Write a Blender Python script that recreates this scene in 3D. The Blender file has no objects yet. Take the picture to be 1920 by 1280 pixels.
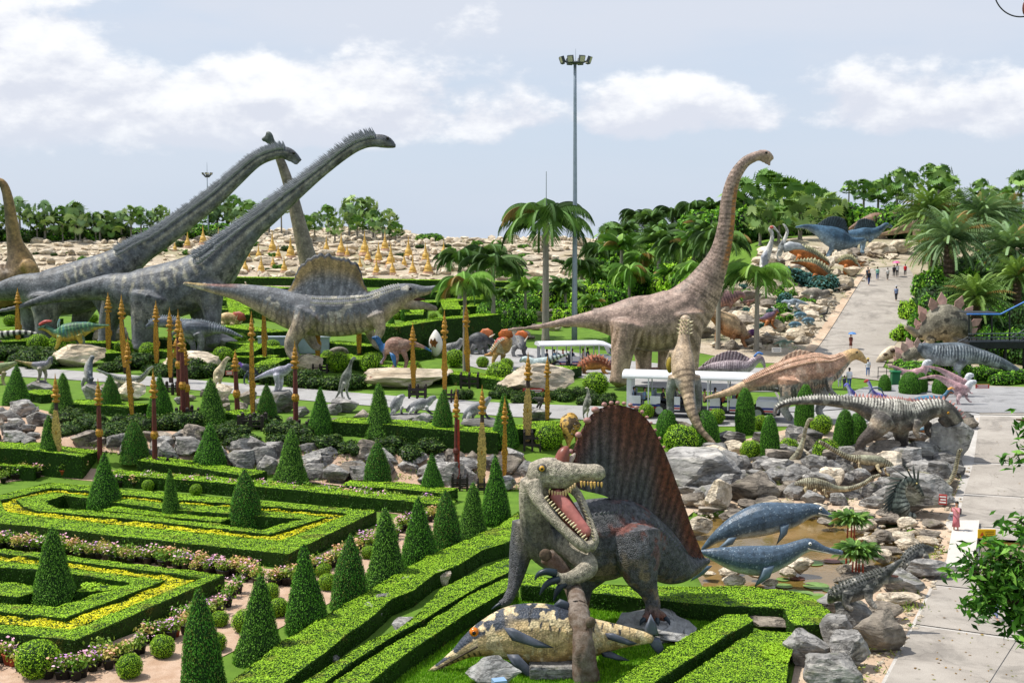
import bpy, bmesh, math, random
import numpy as np
R = math.radians
SC = bpy.context.scene
COL = SC.collection
random.seed(7); RNG = np.random.default_rng(7)

# ---------------------------------------------------------------- camera, sky, sun, exposure
FPX, CAMZ, PITCH = 2400.0, 15.0, math.atan(210 / 2400.0)
cd = bpy.data.cameras.new('camera'); cam = bpy.data.objects.new('camera', cd); COL.objects.link(cam)
cd.sensor_width = 36.0; cd.lens = FPX / 1920 * 36.0; cd.clip_start = 0.5; cd.clip_end = 9000
cam.location = (0, 0, CAMZ); cam.rotation_euler = (R(90) - PITCH, 0, 0)
SC.camera = cam
SUN_EL, SUN_AZ = R(62), R(-80)          # azimuth from +Y towards +X
sdir = (math.sin(SUN_AZ) * math.cos(SUN_EL), math.cos(SUN_AZ) * math.cos(SUN_EL), math.sin(SUN_EL))
sl = bpy.data.lights.new('sun', 'SUN'); so = bpy.data.objects.new('sun', sl); COL.objects.link(so)
sl.energy = 3.7; sl.angle = R(0.8); sl.color = (1.0, 0.95, 0.87)
so.rotation_euler = (R(90) - SUN_EL, 0, math.pi - SUN_AZ)
so.location = (-60, 80, 140)
SC.view_settings.view_transform = 'Standard'; SC.view_settings.look = 'None'
SC.view_settings.exposure = 0.62; SC.view_settings.gamma = 1.0
SC.view_settings.use_curve_mapping = False
SC.cycles.use_denoising = True
try: SC.cycles.denoiser = 'OPENIMAGEDENOISE'
except Exception: pass
SC.cycles.max_bounces = 5; SC.cycles.diffuse_bounces = 3; SC.cycles.transparent_max_bounces = 4

class NT:                                 # tiny node-tree helper
    def __init__(s, tree): s.t = tree; s.n = tree.nodes; s.l = tree.links
    def add(s, typ, **kw):
        n = s.n.new(typ)
        for k, v in kw.items():
            if k.startswith('i_'):
                key = k[2:]; key = int(key) if key.isdigit() else key.replace('_', ' ')
                if hasattr(v, 'is_output') and v.is_output: s.l.new(v, n.inputs[key])
                else: n.inputs[key].default_value = v
            else: setattr(n, k, v)
        return n
    def math(s, op, a, b=0.0, c=None, clamp=False):
        n = s.n.new('ShaderNodeMath'); n.operation = op; n.use_clamp = clamp
        for i, v in enumerate((a, b) if c is None else (a, b, c)):
            if hasattr(v, 'is_output'): s.l.new(v, n.inputs[i])
            else: n.inputs[i].default_value = v
        return n.outputs[0]
    def mix(s, f, a, b, mode='MIX'):
        n = s.n.new('ShaderNodeMix'); n.data_type = 'RGBA'; n.blend_type = mode
        for i, v in ((0, f), (6, a), (7, b)):
            if hasattr(v, 'is_output'): s.l.new(v, n.inputs[i])
            elif i == 0: n.inputs[0].default_value = v
            else: n.inputs[i].default_value = (*v[:3], 1)
        return n.outputs[2]
    def ramp(s, f, lo, hi, a=0.0, b=1.0, smooth=True):
        n = s.n.new('ShaderNodeMapRange'); n.interpolation_type = 'SMOOTHSTEP' if smooth else 'LINEAR'
        s.l.new(f, n.inputs[0])
        for i, v in enumerate((lo, hi, a, b)): n.inputs[i + 1].default_value = v
        return n.outputs[0]

world = bpy.data.worlds.new('World'); SC.world = world; world.use_nodes = True
w = NT(world.node_tree); w.n.clear()
sky = w.add('ShaderNodeTexSky', sky_type='NISHITA', sun_disc=False)
sky.sun_elevation = SUN_EL; sky.sun_rotation = SUN_AZ % (2 * math.pi)
sky.air_density = 1.0; sky.dust_density = 1.6; sky.ozone_density = 1.4; sky.altitude = 10
tc = w.add('ShaderNodeTexCoord'); sep = w.add('ShaderNodeSeparateXYZ', i_0=tc.outputs['Generated'])
zz = sep.outputs[2]
# humid tropical air: a thin even veil over the clear sky, a row of cumulus low down, torn high cloud above
veil = w.mix(w.ramp(zz, 0.0, 0.5, 0.86, 0.6), sky.outputs[0], (4.25, 4.9, 5.9))
CLX, CLY = 3.1, 1.7
def cloud_noise(dz):                      # cumulus density at a direction shifted up by dz
    st = w.add('ShaderNodeMapping', i_0=tc.outputs['Generated']); st.inputs['Scale'].default_value = (1, 1, 1.9)
    st.inputs['Location'].default_value = (CLX, CLY, 0.13 + dz)
    a = w.add('ShaderNodeTexNoise', i_Vector=st.outputs[0], i_Scale=5.2, i_Detail=11.0, i_Roughness=0.55, i_Lacunarity=2.15)
    b = w.add('ShaderNodeTexNoise', i_Vector=st.outputs[0], i_Scale=2.4, i_Detail=2.0, i_Roughness=0.5)
    return w.math('ADD', a.outputs[0], w.math('MULTIPLY', w.math('SUBTRACT', b.outputs[0], 0.5), 0.5))
dens = cloud_noise(0.0); dup = cloud_noise(0.022)
bias = w.math('MULTIPLY', w.ramp(zz, 0.035, 0.085), w.ramp(zz, 0.205, 0.065))
c1 = w.math('MULTIPLY', w.ramp(w.math('ADD', dens, w.math('MULTIPLY', w.math('SUBTRACT', bias, 1.0), 0.34)), 0.36, 0.45), w.ramp(zz, 0.03, 0.085))
st2 = w.add('ShaderNodeMapping', i_0=tc.outputs['Generated']); st2.inputs['Scale'].default_value = (1, 1, 4.4)
n2 = w.add('ShaderNodeTexNoise', i_Vector=st2.outputs[0], i_Scale=2.4, i_Detail=8.0, i_Roughness=0.55)
c2 = w.math('MULTIPLY', w.ramp(n2.outputs[0], 0.32, 0.62), w.ramp(zz, 0.08, 0.17, 0.3, 0.9))
lit = w.ramp(w.math('ADD', w.math('SUBTRACT', dens, dup), w.math('MULTIPLY', w.math('SUBTRACT', zz, 0.085), 0.9)), -0.06, 0.09)
cumul = w.mix(lit, (4.9, 5.15, 5.8), (6.7, 6.8, 7.0))
s1 = w.mix(c2, veil, (4.8, 5.1, 5.75))
s2 = w.mix(c1, s1, cumul)
bg = w.add('ShaderNodeBackground', i_Color=s2, i_Strength=0.098)
wo = w.add('ShaderNodeOutputWorld', i_Surface=bg.outputs[0])
# ---------------------------------------------------------------- helpers
def hx(h):
    v = np.array([int(h[i:i + 2], 16) / 255 for i in (0, 2, 4)])
    return np.where(v <= 0.04045, v / 12.92, ((v + 0.055) / 1.055) ** 2.4)
sp_, cp_ = math.sin(PITCH), math.cos(PITCH)
def ray(x, y):
    q = 640 - y
    return np.array([x - 960.0, q * sp_ + FPX * cp_, q * cp_ - FPX * sp_])
def px(x, y, d):                          # the point seen at photo pixel (x, y) at distance d (world Y)
    v = ray(x, y); return np.array([0, 0, CAMZ]) + v * (d / v[1])
def sst(a, b, x):
    t = np.clip((x - a) / (b - a), 0, 1); return t * t * (3 - 2 * t)
def gz(x, y):                             # terrain height
    x = np.asarray(x, float); y = np.asarray(y, float)
    k = sst(-2, 8, x)
    z = 2.0 * sst(75 * (1 - k) + 67 * k, 80 * (1 - k) + 88 * k, y)
    z = z + 4.2 * np.clip((y - 98) / 100, 0, 1)
    xr = x * 130 / np.maximum(y, 60)
    m = sst(13, 27, xr)
    z = z + 5.9 * sst(114, 172, y) * m + 2.0 * sst(170, 182, y) * m
    z = z + 7.0 * sst(198, 232, y) * (1 - m) + 2.5 * sst(236, 262, y) * sst(-10, -25, x) * sst(-90, -60, x)
    z = z - (z + 30) * sst(245, 420, y)
    return z
TS = np.concatenate([np.linspace(20, 130, 900), np.linspace(130.3, 420, 900)])
def gp(x, y, h=0.0):                      # where the view through pixel (x, y) meets the ground raised by h
    v = ray(x, y); v = v / v[1]
    Z = CAMZ + v[2] * TS - gz(v[0] * TS, TS) - h
    i = int(np.argmax(Z < 0)) if (Z < 0).any() else len(TS) - 1
    i = max(i, 1); a, b = Z[i - 1], Z[i]
    t = TS[i - 1] + (TS[i] - TS[i - 1]) * (a / (a - b) if a != b else 0)
    return np.array([v[0] * t, t, CAMZ + v[2] * t])
def vn(P, f, seed=0):                     # value noise
    Q = np.asarray(P) * f + seed * 17.3; I = np.floor(Q).astype(np.int64); F = Q - I; F = F * F * (3 - 2 * F)
    def h(i, j, k):
        n = (I[:, 0] + i) * 374761393 + (I[:, 1] + j) * 668265263 + (I[:, 2] + k) * 2147483647
        n = (n ^ (n >> 13)) * 1274126177; n = n ^ (n >> 16)
        return (n & 0xffff) / 65535.0
    r = 0
    for i in (0, 1):
        for j in (0, 1):
            for k in (0, 1):
                r = r + h(i, j, k) * (F[:, 0] if i else 1 - F[:, 0]) * (F[:, 1] if j else 1 - F[:, 1]) * (F[:, 2] if k else 1 - F[:, 2])
    return r
def fbm(P, f, o=4, seed=0):
    return sum(vn(P, f * 2 ** i, seed + i) * 0.5 ** i for i in range(o)) / sum(0.5 ** i for i in range(o))

# ---- objects
def tag(o, label=None, cat=None, group=None, kind=None):
    if label: o['label'] = label
    if cat: o['category'] = cat
    if group: o['group'] = group
    if kind: o['kind'] = kind
    return o
def mk(V, F, col=None, smooth=False):     # mesh from arrays; F an (m,k) array or a list of faces
    me = bpy.data.meshes.new('m'); V = np.asarray(V, np.float32)
    if isinstance(F, np.ndarray):
        m, k = F.shape
        me.vertices.add(len(V)); me.vertices.foreach_set('co', V.ravel())
        me.loops.add(m * k); me.loops.foreach_set('vertex_index', F.ravel().astype(np.int32))
        me.polygons.add(m); me.polygons.foreach_set('loop_start', np.arange(0, m * k, k, dtype=np.int32))
        me.update(calc_edges=True)
    else:
        me.from_pydata(V.tolist(), [], [list(map(int, f)) for f in F])
    if col is not None: setcol(me, col)
    if smooth: me.polygons.foreach_set('use_smooth', [True] * len(me.polygons))
    return me
def setcol(me, col):
    a = me.color_attributes.new('Col', 'FLOAT_COLOR', 'POINT')
    c = np.ones((len(me.vertices), 4), np.float32); c[:, :3] = np.asarray(col)
    a.data.foreach_set('color', c.ravel())
def ob(name, me, mat=None, parent=None, loc=(0, 0, 0), rz=0.0, sc=None):
    o = bpy.data.objects.new(name, me); COL.objects.link(o)
    if me is not None and mat is not None and not me.materials: me.materials.append(mat)
    o.location = [float(v) for v in loc]
    if rz: o.rotation_euler = (0, 0, rz)
    if sc is not None: o.scale = (sc, sc, sc) if np.isscalar(sc) else [float(v) for v in sc]
    if parent is not None: o.parent = parent
    return o
def empty(name, loc, label=None, cat=None, group=None, rz=0, sc=None):
    o = ob(name, None, None, None, loc, rz, sc); o.empty_display_size = 0.3
    return tag(o, label, cat, group)
class MB:                                 # collects pieces of ONE part
    def __init__(s): s.V = []; s.F = []; s.n = 0
    def add(s, V, F):
        V = np.asarray(V, float).reshape(-1, 3); s.V.append(V)
        s.F += [tuple(int(i) + s.n for i in f) for f in F]; s.n += len(V); return s
    def box(s, c, d, rz=0.0, bev=0.0):
        c = np.asarray(c, float); hx_, hy, hz = np.asarray(d, float) / 2
        if bev:
            b = min(bev, hx_ * .9, hy * .9, hz * .9); V = []
            for z, q in ((-hz, b), (-hz + b, 0), (hz - b, 0), (hz, b)):
                for sx, sy in ((-1, -1), (1, -1), (1, 1), (-1, 1)): V.append((sx * (hx_ - q), sy * (hy - q), z))
            F = [(3, 2, 1, 0), (12, 13, 14, 15)] + [(r * 4 + i, r * 4 + (i + 1) % 4, r * 4 + 4 + (i + 1) % 4, r * 4 + 4 + i) for r in range(3) for i in range(4)]
        else:
            V = [(x, y, z) for z in (-hz, hz) for x, y in ((-hx_, -hy), (hx_, -hy), (hx_, hy), (-hx_, hy))]
            F = [(3, 2, 1, 0), (4, 5, 6, 7)] + [(i, (i + 1) % 4, 4 + (i + 1) % 4, 4 + i) for i in range(4)]
        V = np.array(V)
        if rz:
            ca, sa = math.cos(rz), math.sin(rz); V = np.c_[V[:, 0] * ca - V[:, 1] * sa, V[:, 0] * sa + V[:, 1] * ca, V[:, 2]]
        return s.add(V + c, F)
    def tube(s, P, r, n=8, w=1.0, m=None, hint=(0, 1, 0)):
        V, F, _ = tube(P, r, w, n, m, hint); return s.add(V, F)
    def cone(s, p, q, r, n=5):
        p = np.asarray(p, float); q = np.asarray(q, float); t = q - p; t = t / (np.linalg.norm(t) + 1e-9)
        a = np.cross(t, (0, 0, 1) if abs(t[2]) < .9 else (1, 0, 0)); a = a / np.linalg.norm(a); b = np.cross(t, a)
        th = np.arange(n) * 2 * np.pi / n
        V = np.vstack([p + r * (np.cos(th)[:, None] * a + np.sin(th)[:, None] * b), q])
        return s.add(V, [(i, (i + 1) % n, n) for i in range(n)] + [tuple(range(n - 1, -1, -1))])
    def lathe(s, c, prof, n=12):
        th = np.arange(n) * 2 * np.pi / n; V = []
        for r, z in prof: V += [(c[0] + r * math.cos(t), c[1] + r * math.sin(t), c[2] + z) for t in th]
        k = len(prof)
        F = [(j * n + i, j * n + (i + 1) % n, (j + 1) * n + (i + 1) % n, (j + 1) * n + i) for j in range(k - 1) for i in range(n)]
        F += [tuple(range(n - 1, -1, -1)), tuple(range((k - 1) * n, k * n))]
        return s.add(V, F)
    def ball(s, c, r, n=10, m=7):
        r = np.broadcast_to(np.asarray(r, float), 3); V = []
        for j in range(m + 1):
            f = -math.pi / 2 + math.pi * j / m
            for i in range(n): V.append((c[0] + r[0] * math.cos(f) * math.cos(2 * math.pi * i / n), c[1] + r[1] * math.cos(f) * math.sin(2 * math.pi * i / n), c[2] + r[2] * math.sin(f)))
        return s.add(V, [(j * n + i, j * n + (i + 1) % n, (j + 1) * n + (i + 1) % n, (j + 1) * n + i) for j in range(m) for i in range(n)])
    def mesh(s, col=None, smooth=False): return mk(np.vstack(s.V), s.F, col, smooth)
    def build(s, name, mat, parent=None, loc=(0, 0, 0), smooth=False, **k):
        V = np.vstack(s.V) - (np.asarray(k['org']) if 'org' in k else 0)
        return ob(name, mk(V, s.F, None, smooth), mat, parent, loc)
def crom(P, m):                           # Catmull-Rom resampling, also of extra columns
    P = np.asarray(P, float); k = len(P)
    if k == 2:
        t = np.linspace(0, 1, m)[:, None]; return P[0] * (1 - t) + P[1] * t
    Q = np.vstack([2 * P[0] - P[1], P, 2 * P[-1] - P[-2]])
    L = np.r_[0, np.cumsum(np.linalg.norm(np.diff(P[:, :3], axis=0), axis=1) + 1e-6)]
    u = np.interp(np.linspace(0, L[-1], m), L, np.arange(k)); i = np.minimum(u.astype(int), k - 2); f = (u - i)[:, None]
    a, b, c, d = Q[i], Q[i + 1], Q[i + 2], Q[i + 3]
    return 0.5 * ((2 * b) + (c - a) * f + (2 * a - 5 * b + 4 * c - d) * f ** 2 + (3 * b - a - 3 * c + d) * f ** 3)
def tube(P, r, w=1.0, n=10, m=None, hint=(0, 1, 0)):
    P = np.asarray(P, float); r = np.broadcast_to(np.asarray(r, float), len(P)); ww = np.broadcast_to(np.asarray(w, float), len(P))
    m = m or max(4, 4 * (len(P) - 1) + 1)
    Q = crom(np.c_[P, r, ww], m); C = Q[:, :3]; rr = np.maximum(Q[:, 3], 1e-4); wv = Q[:, 4]
    T = np.gradient(C, axis=0); T /= np.linalg.norm(T, axis=1)[:, None] + 1e-12
    A = np.asarray(hint, float) - (T @ np.asarray(hint, float))[:, None] * T
    bad = np.linalg.norm(A, axis=1) < 0.25
    if bad.any():
        h2 = np.array([1.0, 0, 0]) if abs(hint[0]) < .5 else np.array([0, 0, 1.0]); A[bad] = h2 - (T[bad] @ h2)[:, None] * T[bad]
    A /= np.linalg.norm(A, axis=1)[:, None] + 1e-12
    B = np.cross(A, T)
    if (B[:, 2].mean()) < 0: B = -B
    th = np.arange(n) * 2 * np.pi / n
    V = (C[:, None] + rr[:, None, None] * (np.cos(th)[None, :, None] * B[:, None] + np.sin(th)[None, :, None] * A[:, None] * wv[:, None, None])).reshape(-1, 3)
    F = [(j * n + i, j * n + (i + 1) % n, (j + 1) * n + (i + 1) % n, (j + 1) * n + i) for j in range(m - 1) for i in range(n)]
    V = np.vstack([V, C[0] - T[0] * rr[0] * .55, C[-1] + T[-1] * rr[-1] * .55]); k = m * n
    F += [(k, (i + 1) % n, i) for i in range(n)] + [(k + 1, (m - 1) * n + i, (m - 1) * n + (i + 1) % n) for i in range(n)]
    return V, F, (C, rr, B, A, T)

# ---- materials
MATS = {}
def nmat(name):
    m = bpy.data.materials.new(name); m.use_nodes = True; t = NT(m.node_tree)
    b = t.n['Principled BSDF']; return m, t, b
def mat(h, rough=0.6, var=0.25, scale=3.0, bump=0.15, metal=0.0, spec=0.4):   # plain coloured surface with grain
    key = ('p', h, rough, var, scale, bump, metal)
    if key in MATS: return MATS[key]
    m, t, b = nmat('paint_' + h); c = hx(h); tc = t.add('ShaderNodeTexCoord')
    n = t.add('ShaderNodeTexNoise', i_Vector=tc.outputs['Object'], i_Scale=scale, i_Detail=5.0, i_Roughness=0.6)
    f = t.ramp(n.outputs[0], 0.3, 0.7)
    t.l.new(t.mix(f, c * (1 - var), np.minimum(c * (1 + var * .6), 1)), b.inputs['Base Color'])
    b.inputs['Roughness'].default_value = rough; b.inputs['Metallic'].default_value = metal
    b.inputs['Specular IOR Level'].default_value = spec
    if bump:
        bp = t.add('ShaderNodeBump', i_Strength=bump, i_Distance=0.05, i_Height=n.outputs[0]); t.l.new(bp.outputs[0], b.inputs['Normal'])
    MATS[key] = m; return m
def skin(scale=6.0, rough=0.55, bump=0.5, var=0.35, dist=0.04):      # painted hide: colour attribute, scales and folds in relief
    key = ('s', scale, rough, bump, var)
    if key in MATS: return MATS[key]
    m, t, b = nmat('hide'); at = t.add('ShaderNodeAttribute', attribute_name='Col'); tc = t.add('ShaderNodeTexCoord')
    n = t.add('ShaderNodeTexNoise', i_Vector=tc.outputs['Object'], i_Scale=scale * .6, i_Detail=6.0, i_Roughness=0.65)
    v = t.add('ShaderNodeTexVoronoi', i_Vector=tc.outputs['Object'], i_Scale=scale * 2.2)
    sm_ = t.add('ShaderNodeMapping', i_0=tc.outputs['Object']); sm_.inputs['Scale'].default_value = (1, 1, .12)
    dr = t.add('ShaderNodeTexNoise', i_Vector=sm_.outputs[0], i_Scale=scale * .5, i_Detail=4.0, i_Roughness=0.6)
    k = t.math('ADD', t.ramp(n.outputs[0], 0.28, 0.72, 1 - var, 1 + var * .7), t.ramp(v.outputs[0], 0.0, 0.6, 0.12, -0.28))
    k = t.math('MULTIPLY', k, t.ramp(dr.outputs[0], 0.42, 0.68, 1.05, 0.74))
    t.l.new(t.mix(1.0, at.outputs['Color'], t.add('ShaderNodeCombineColor', i_0=k, i_1=k, i_2=k).outputs[0], 'MULTIPLY'), b.inputs['Base Color'])
    h = t.math('ADD', t.math('MULTIPLY', v.outputs[0], -1.0), t.math('ADD', n.outputs[0], t.math('MULTIPLY', dr.outputs[0], .4)))
    bp = t.add('ShaderNodeBump', i_Strength=bump, i_Distance=dist, i_Height=h); t.l.new(bp.outputs[0], b.inputs['Normal'])
    b.inputs['Roughness'].default_value = rough; b.inputs['Specular IOR Level'].default_value = 0.3
    MATS[key] = m; return m
def leafmat():
    if 'leaf' in MATS: return MATS['leaf']
    m, t, b = nmat('leaves'); at = t.add('ShaderNodeAttribute', attribute_name='Col')
    t.l.new(at.outputs['Color'], b.inputs['Base Color']); b.inputs['Roughness'].default_value = 0.6
    b.inputs['Specular IOR Level'].default_value = 0.2
    tr = t.add('ShaderNodeBsdfTranslucent', i_Color=t.mix(1.0, at.outputs['Color'], (1.0, 1.0, 0.45), 'MULTIPLY'))
    mx = t.add('ShaderNodeMixShader', i_0=0.22, i_1=b.outputs[0], i_2=tr.outputs[0])
    t.l.new(mx.outputs[0], t.n['Material Output'].inputs[0]); MATS['leaf'] = m; return m
def ground_mat(name, cols, scale, bump=0.3, rough=0.9, fine=30.0, dist=0.05, worn=False):
    m, t, b = nmat(name); tc = t.add('ShaderNodeTexCoord'); o = tc.outputs['Object']
    n = t.add('ShaderNodeTexNoise', i_Vector=o, i_Scale=scale, i_Detail=8.0, i_Roughness=0.62)
    f = t.add('ShaderNodeTexNoise', i_Vector=o, i_Scale=fine, i_Detail=4.0, i_Roughness=0.7)
    big = t.add('ShaderNodeTexNoise', i_Vector=o, i_Scale=scale * .17, i_Detail=3.0)
    c = t.mix(t.ramp(n.outputs[0], 0.32, 0.68), cols[0], cols[1])
    c = t.mix(t.ramp(big.outputs[0], 0.4, 0.65, 0, 0.6), c, cols[2])
    k = t.ramp(f.outputs[0], 0.25, 0.75, 0.78, 1.2)
    if worn:                              # stains, hairline cracks, drip marks of old concrete
        wv = t.add('ShaderNodeTexNoise', i_Vector=o, i_Scale=1.3, i_Detail=3.0); vm = t.add('ShaderNodeVectorMath', operation='ADD'); t.l.new(o, vm.inputs[0]); t.l.new(wv.outputs['Color'], vm.inputs[1])
        cr_ = t.add('ShaderNodeTexVoronoi', feature='DISTANCE_TO_EDGE', i_Vector=vm.outputs[0], i_Scale=0.2); k = t.math('MULTIPLY', k, t.ramp(cr_.outputs[0], 0.0, 0.008, 0.8, 1.0))
        sn = t.add('ShaderNodeTexNoise', i_Vector=o, i_Scale=0.33, i_Detail=7.0, i_Roughness=0.68, i_Distortion=0.6); k = t.math('MULTIPLY', k, t.ramp(sn.outputs[0], 0.48, 0.66, 1.05, 0.7))
        sq = t.add('ShaderNodeTexVoronoi', i_Vector=o, i_Scale=0.9); k = t.math('MULTIPLY', k, t.ramp(sq.outputs[0], 0.05, 0.14, 0.8, 1.0))
    t.l.new(t.mix(1.0, c, t.add('ShaderNodeCombineColor', i_0=k, i_1=k, i_2=k).outputs[0], 'MULTIPLY'), b.inputs['Base Color'])
    bp = t.add('ShaderNodeBump', i_Strength=bump, i_Distance=dist, i_Height=t.math('ADD', f.outputs[0], n.outputs[0])); t.l.new(bp.outputs[0], b.inputs['Normal'])
    b.inputs['Roughness'].default_value = rough; b.inputs['Specular IOR Level'].default_value = 0.2
    return m
def rockmat(name, a, bcol, c):
    m, t, b = nmat(name); tc = t.add('ShaderNodeTexCoord'); o = tc.outputs['Object']
    oi = t.add('ShaderNodeObjectInfo')
    pos = t.add('ShaderNodeVectorMath', operation='ADD'); t.l.new(o, pos.inputs[0]); t.l.new(oi.outputs['Location'], pos.inputs[1])
    n = t.add('ShaderNodeTexNoise', i_Vector=pos.outputs[0], i_Scale=0.9, i_Detail=9.0, i_Roughness=0.66)
    n2 = t.add('ShaderNodeTexNoise', i_Vector=pos.outputs[0], i_Scale=6.0, i_Detail=6.0, i_Roughness=0.7)
    sp = t.add('ShaderNodeMapping', i_0=pos.outputs[0]); sp.inputs['Scale'].default_value = (1, 1, 4); sp.inputs['Rotation'].default_value = (0.3, 0.5, 0)
    n3 = t.add('ShaderNodeTexNoise', i_Vector=sp.outputs[0], i_Scale=1.6, i_Detail=6.0, i_Roughness=0.6, i_Distortion=1.0)
    col = t.mix(t.ramp(n.outputs[0], 0.35, 0.65), hx(a), hx(bcol))
    col = t.mix(t.ramp(n3.outputs[0], 0.5, 0.72, 0, .8), col, hx(c))
    vm = t.add('ShaderNodeVectorMath', operation='ADD'); t.l.new(pos.outputs[0], vm.inputs[0]); t.l.new(n3.outputs['Color'], vm.inputs[1])
    ck = t.add('ShaderNodeTexVoronoi', feature='DISTANCE_TO_EDGE', i_Vector=vm.outputs[0], i_Scale=0.9); crk = t.ramp(ck.outputs[0], 0.0, 0.03, 0.55, 1.0)
    ms = t.add('ShaderNodeTexNoise', i_Vector=pos.outputs[0], i_Scale=2.2, i_Detail=5.0); col = t.mix(t.ramp(ms.outputs[0], 0.60, 0.72, 0, .5), col, hx('5c5f3c'))
    k = t.math('MULTIPLY', t.math('MULTIPLY', crk, t.ramp(n2.outputs[0], 0.25, 0.75, 0.62, 1.28)), t.math('ADD', t.math('MULTIPLY', oi.outputs['Random'], 0.45), 0.78))
    t.l.new(t.mix(1.0, col, t.add('ShaderNodeCombineColor', i_0=k, i_1=k, i_2=k).outputs[0], 'MULTIPLY'), b.inputs['Base Color'])
    bp = t.add('ShaderNodeBump', i_Strength=0.75, i_Distance=0.12, i_Height=t.math('ADD', t.math('ADD', n2.outputs[0], t.math('MULTIPLY', n3.outputs[0], 1.6)), crk)); t.l.new(bp.outputs[0], b.inputs['Normal'])
    b.inputs['Roughness'].default_value = 0.85; b.inputs['Specular IOR Level'].default_value = 0.25
    return m

# ---- leaves scattered over surfaces
def leaf_quads(P, N, size, jit=0.9, up=0.25, asp=0.6):
    k = len(P); N = N + RNG.normal(0, jit, (k, 3)) * .6 + np.array([0, 0, up]); N /= np.linalg.norm(N, axis=1)[:, None] + 1e-9
    T = np.cross(N, RNG.normal(0, 1, (k, 3))); T /= np.linalg.norm(T, axis=1)[:, None] + 1e-9; B = np.cross(N, T)
    s = (size * RNG.uniform(.65, 1.35, k))[:, None]
    V = np.stack([P - T * s * .5, P + B * s * asp * .5 + N * s * .08, P + T * s * .5, P - B * s * asp * .5 + N * s * .08], 1).reshape(-1, 3)
    return V, np.arange(4 * k).reshape(k, 4)
def leaf_cols(k, pal, n=4, wts=None):
    pal = np.array([hx(c) for c in pal]); i = RNG.choice(len(pal), k, p=wts); c = pal[i] * RNG.uniform(1.0, 1.36, (k, 1))
    return np.repeat(c, n, 0)
def tri_sample(V, F, dens):               # random points on triangles/quads of a mesh
    V = np.asarray(V); T = []
    for f in F:
        for i in range(1, len(f) - 1): T.append((f[0], f[i], f[i + 1]))
    T = np.array(T); a, b, c = V[T[:, 0]], V[T[:, 1]], V[T[:, 2]]
    n = np.cross(b - a, c - a); A = np.linalg.norm(n, axis=1) / 2; n = n / (2 * A[:, None] + 1e-12)
    k = int(A.sum() * dens) + 1; i = RNG.choice(len(T), k, p=A / A.sum()); u = RNG.random((k, 2)); fl = u.sum(1) > 1; u[fl] = 1 - u[fl]
    return a[i] + u[:, :1] * (b - a)[i] + u[:, 1:] * (c - a)[i], n[i]
def join(parts):                          # [(V,F,col)] with quad/tri arrays -> one mesh with colours
    V = []; F = []; C = []; o = 0
    for v, f, c in parts:
        V.append(v); C.append(np.broadcast_to(c, (len(v), 3))); F += [tuple(int(q) + o for q in g) for g in f]; o += len(v)
    return mk(np.vstack(V), F, np.vstack(C))
def bigjoin(core, quads, qc):             # core (V,F list,col), quads array: fast path
    cv, cf, cc = core
    me_v = np.vstack([cv, quads[0]]); o = len(cv)
    cf4 = np.array([(f + (f[-1],)) if len(f) == 3 else f for f in cf]) if cf else np.zeros((0, 4), int)
    tri = np.array([f for f in cf if len(f) == 3]).reshape(-1, 3); qd = np.array([f for f in cf if len(f) == 4]).reshape(-1, 4)
    Q = np.vstack([qd.astype(int), quads[1] + o]) if len(qd) else quads[1] + o
    me = bpy.data.meshes.new('m'); V = np.asarray(me_v, np.float32)
    me.vertices.add(len(V)); me.vertices.foreach_set('co', V.ravel())
    nl = len(tri) * 3 + len(Q) * 4; me.loops.add(nl); me.loops.foreach_set('vertex_index', np.r_[tri.ravel(), Q.ravel()].astype(np.int32))
    me.polygons.add(len(tri) + len(Q)); me.polygons.foreach_set('loop_start', np.r_[np.arange(len(tri)) * 3, len(tri) * 3 + np.arange(len(Q)) * 4].astype(np.int32))
    me.update(calc_edges=True); setcol(me, np.vstack([np.broadcast_to(cc, (len(cv), 3)), qc])); return me
ORD = ['first', 'second', 'third', 'fourth', 'fifth', 'sixth', 'seventh', 'eighth', 'ninth', 'tenth', 'eleventh', 'twelfth', 'thirteenth', 'fourteenth', 'fifteenth', 'sixteenth', 'seventeenth', 'eighteenth', 'nineteenth', 'twentieth', 'twenty-first', 'twenty-second', 'twenty-third', 'twenty-fourth', 'twenty-fifth', 'twenty-sixth', 'twenty-seventh', 'twenty-eighth', 'twenty-ninth', 'thirtieth']
# ---------------------------------------------------------------- the setting: ground, roads, pond
def inside(P, poly):
    x, y = P[:, 0], P[:, 1]; r = np.zeros(len(P), bool); j = len(poly) - 1
    for i in range(len(poly)):
        xi, yi, xj, yj = *poly[i][:2], *poly[j][:2]
        c = ((yi > y) != (yj > y)) & (x < (xj - xi) * (y - yi) / (yj - yi + 1e-12) + xi); r ^= c; j = i
    return r
def pdist(P, poly):
    D = np.full(len(P), 1e9)
    for i in range(len(poly)):
        a = np.array(poly[i][:2]); b = np.array(poly[(i + 1) % len(poly)][:2]); ab = b - a
        t = np.clip(((P[:, :2] - a) @ ab) / (ab @ ab + 1e-9), 0, 1); D = np.minimum(D, np.linalg.norm(P[:, :2] - a - t[:, None] * ab, axis=1))
    return D
def gpoly(pts, h=0.0): return [gp(x, y, h) for x, y in pts]
POND = [(1280, 985), (1300, 962), (1380, 958), (1480, 952), (1600, 962), (1690, 985), (1760, 1008), (1768, 1040), (1710, 1046), (1650, 1075), (1596, 1108), (1540, 1112), (1400, 1100), (1300, 1104), (1225, 1102), (1215, 1062), (1270, 1020)]
PONDW = [p[:2] for p in gpoly(POND)]
CHAN = [p[:2] for p in gpoly([(1750, 1004), (1850, 1004), (1970, 1012), (1970, 1074), (1850, 1062), (1750, 1050)])]
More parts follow.
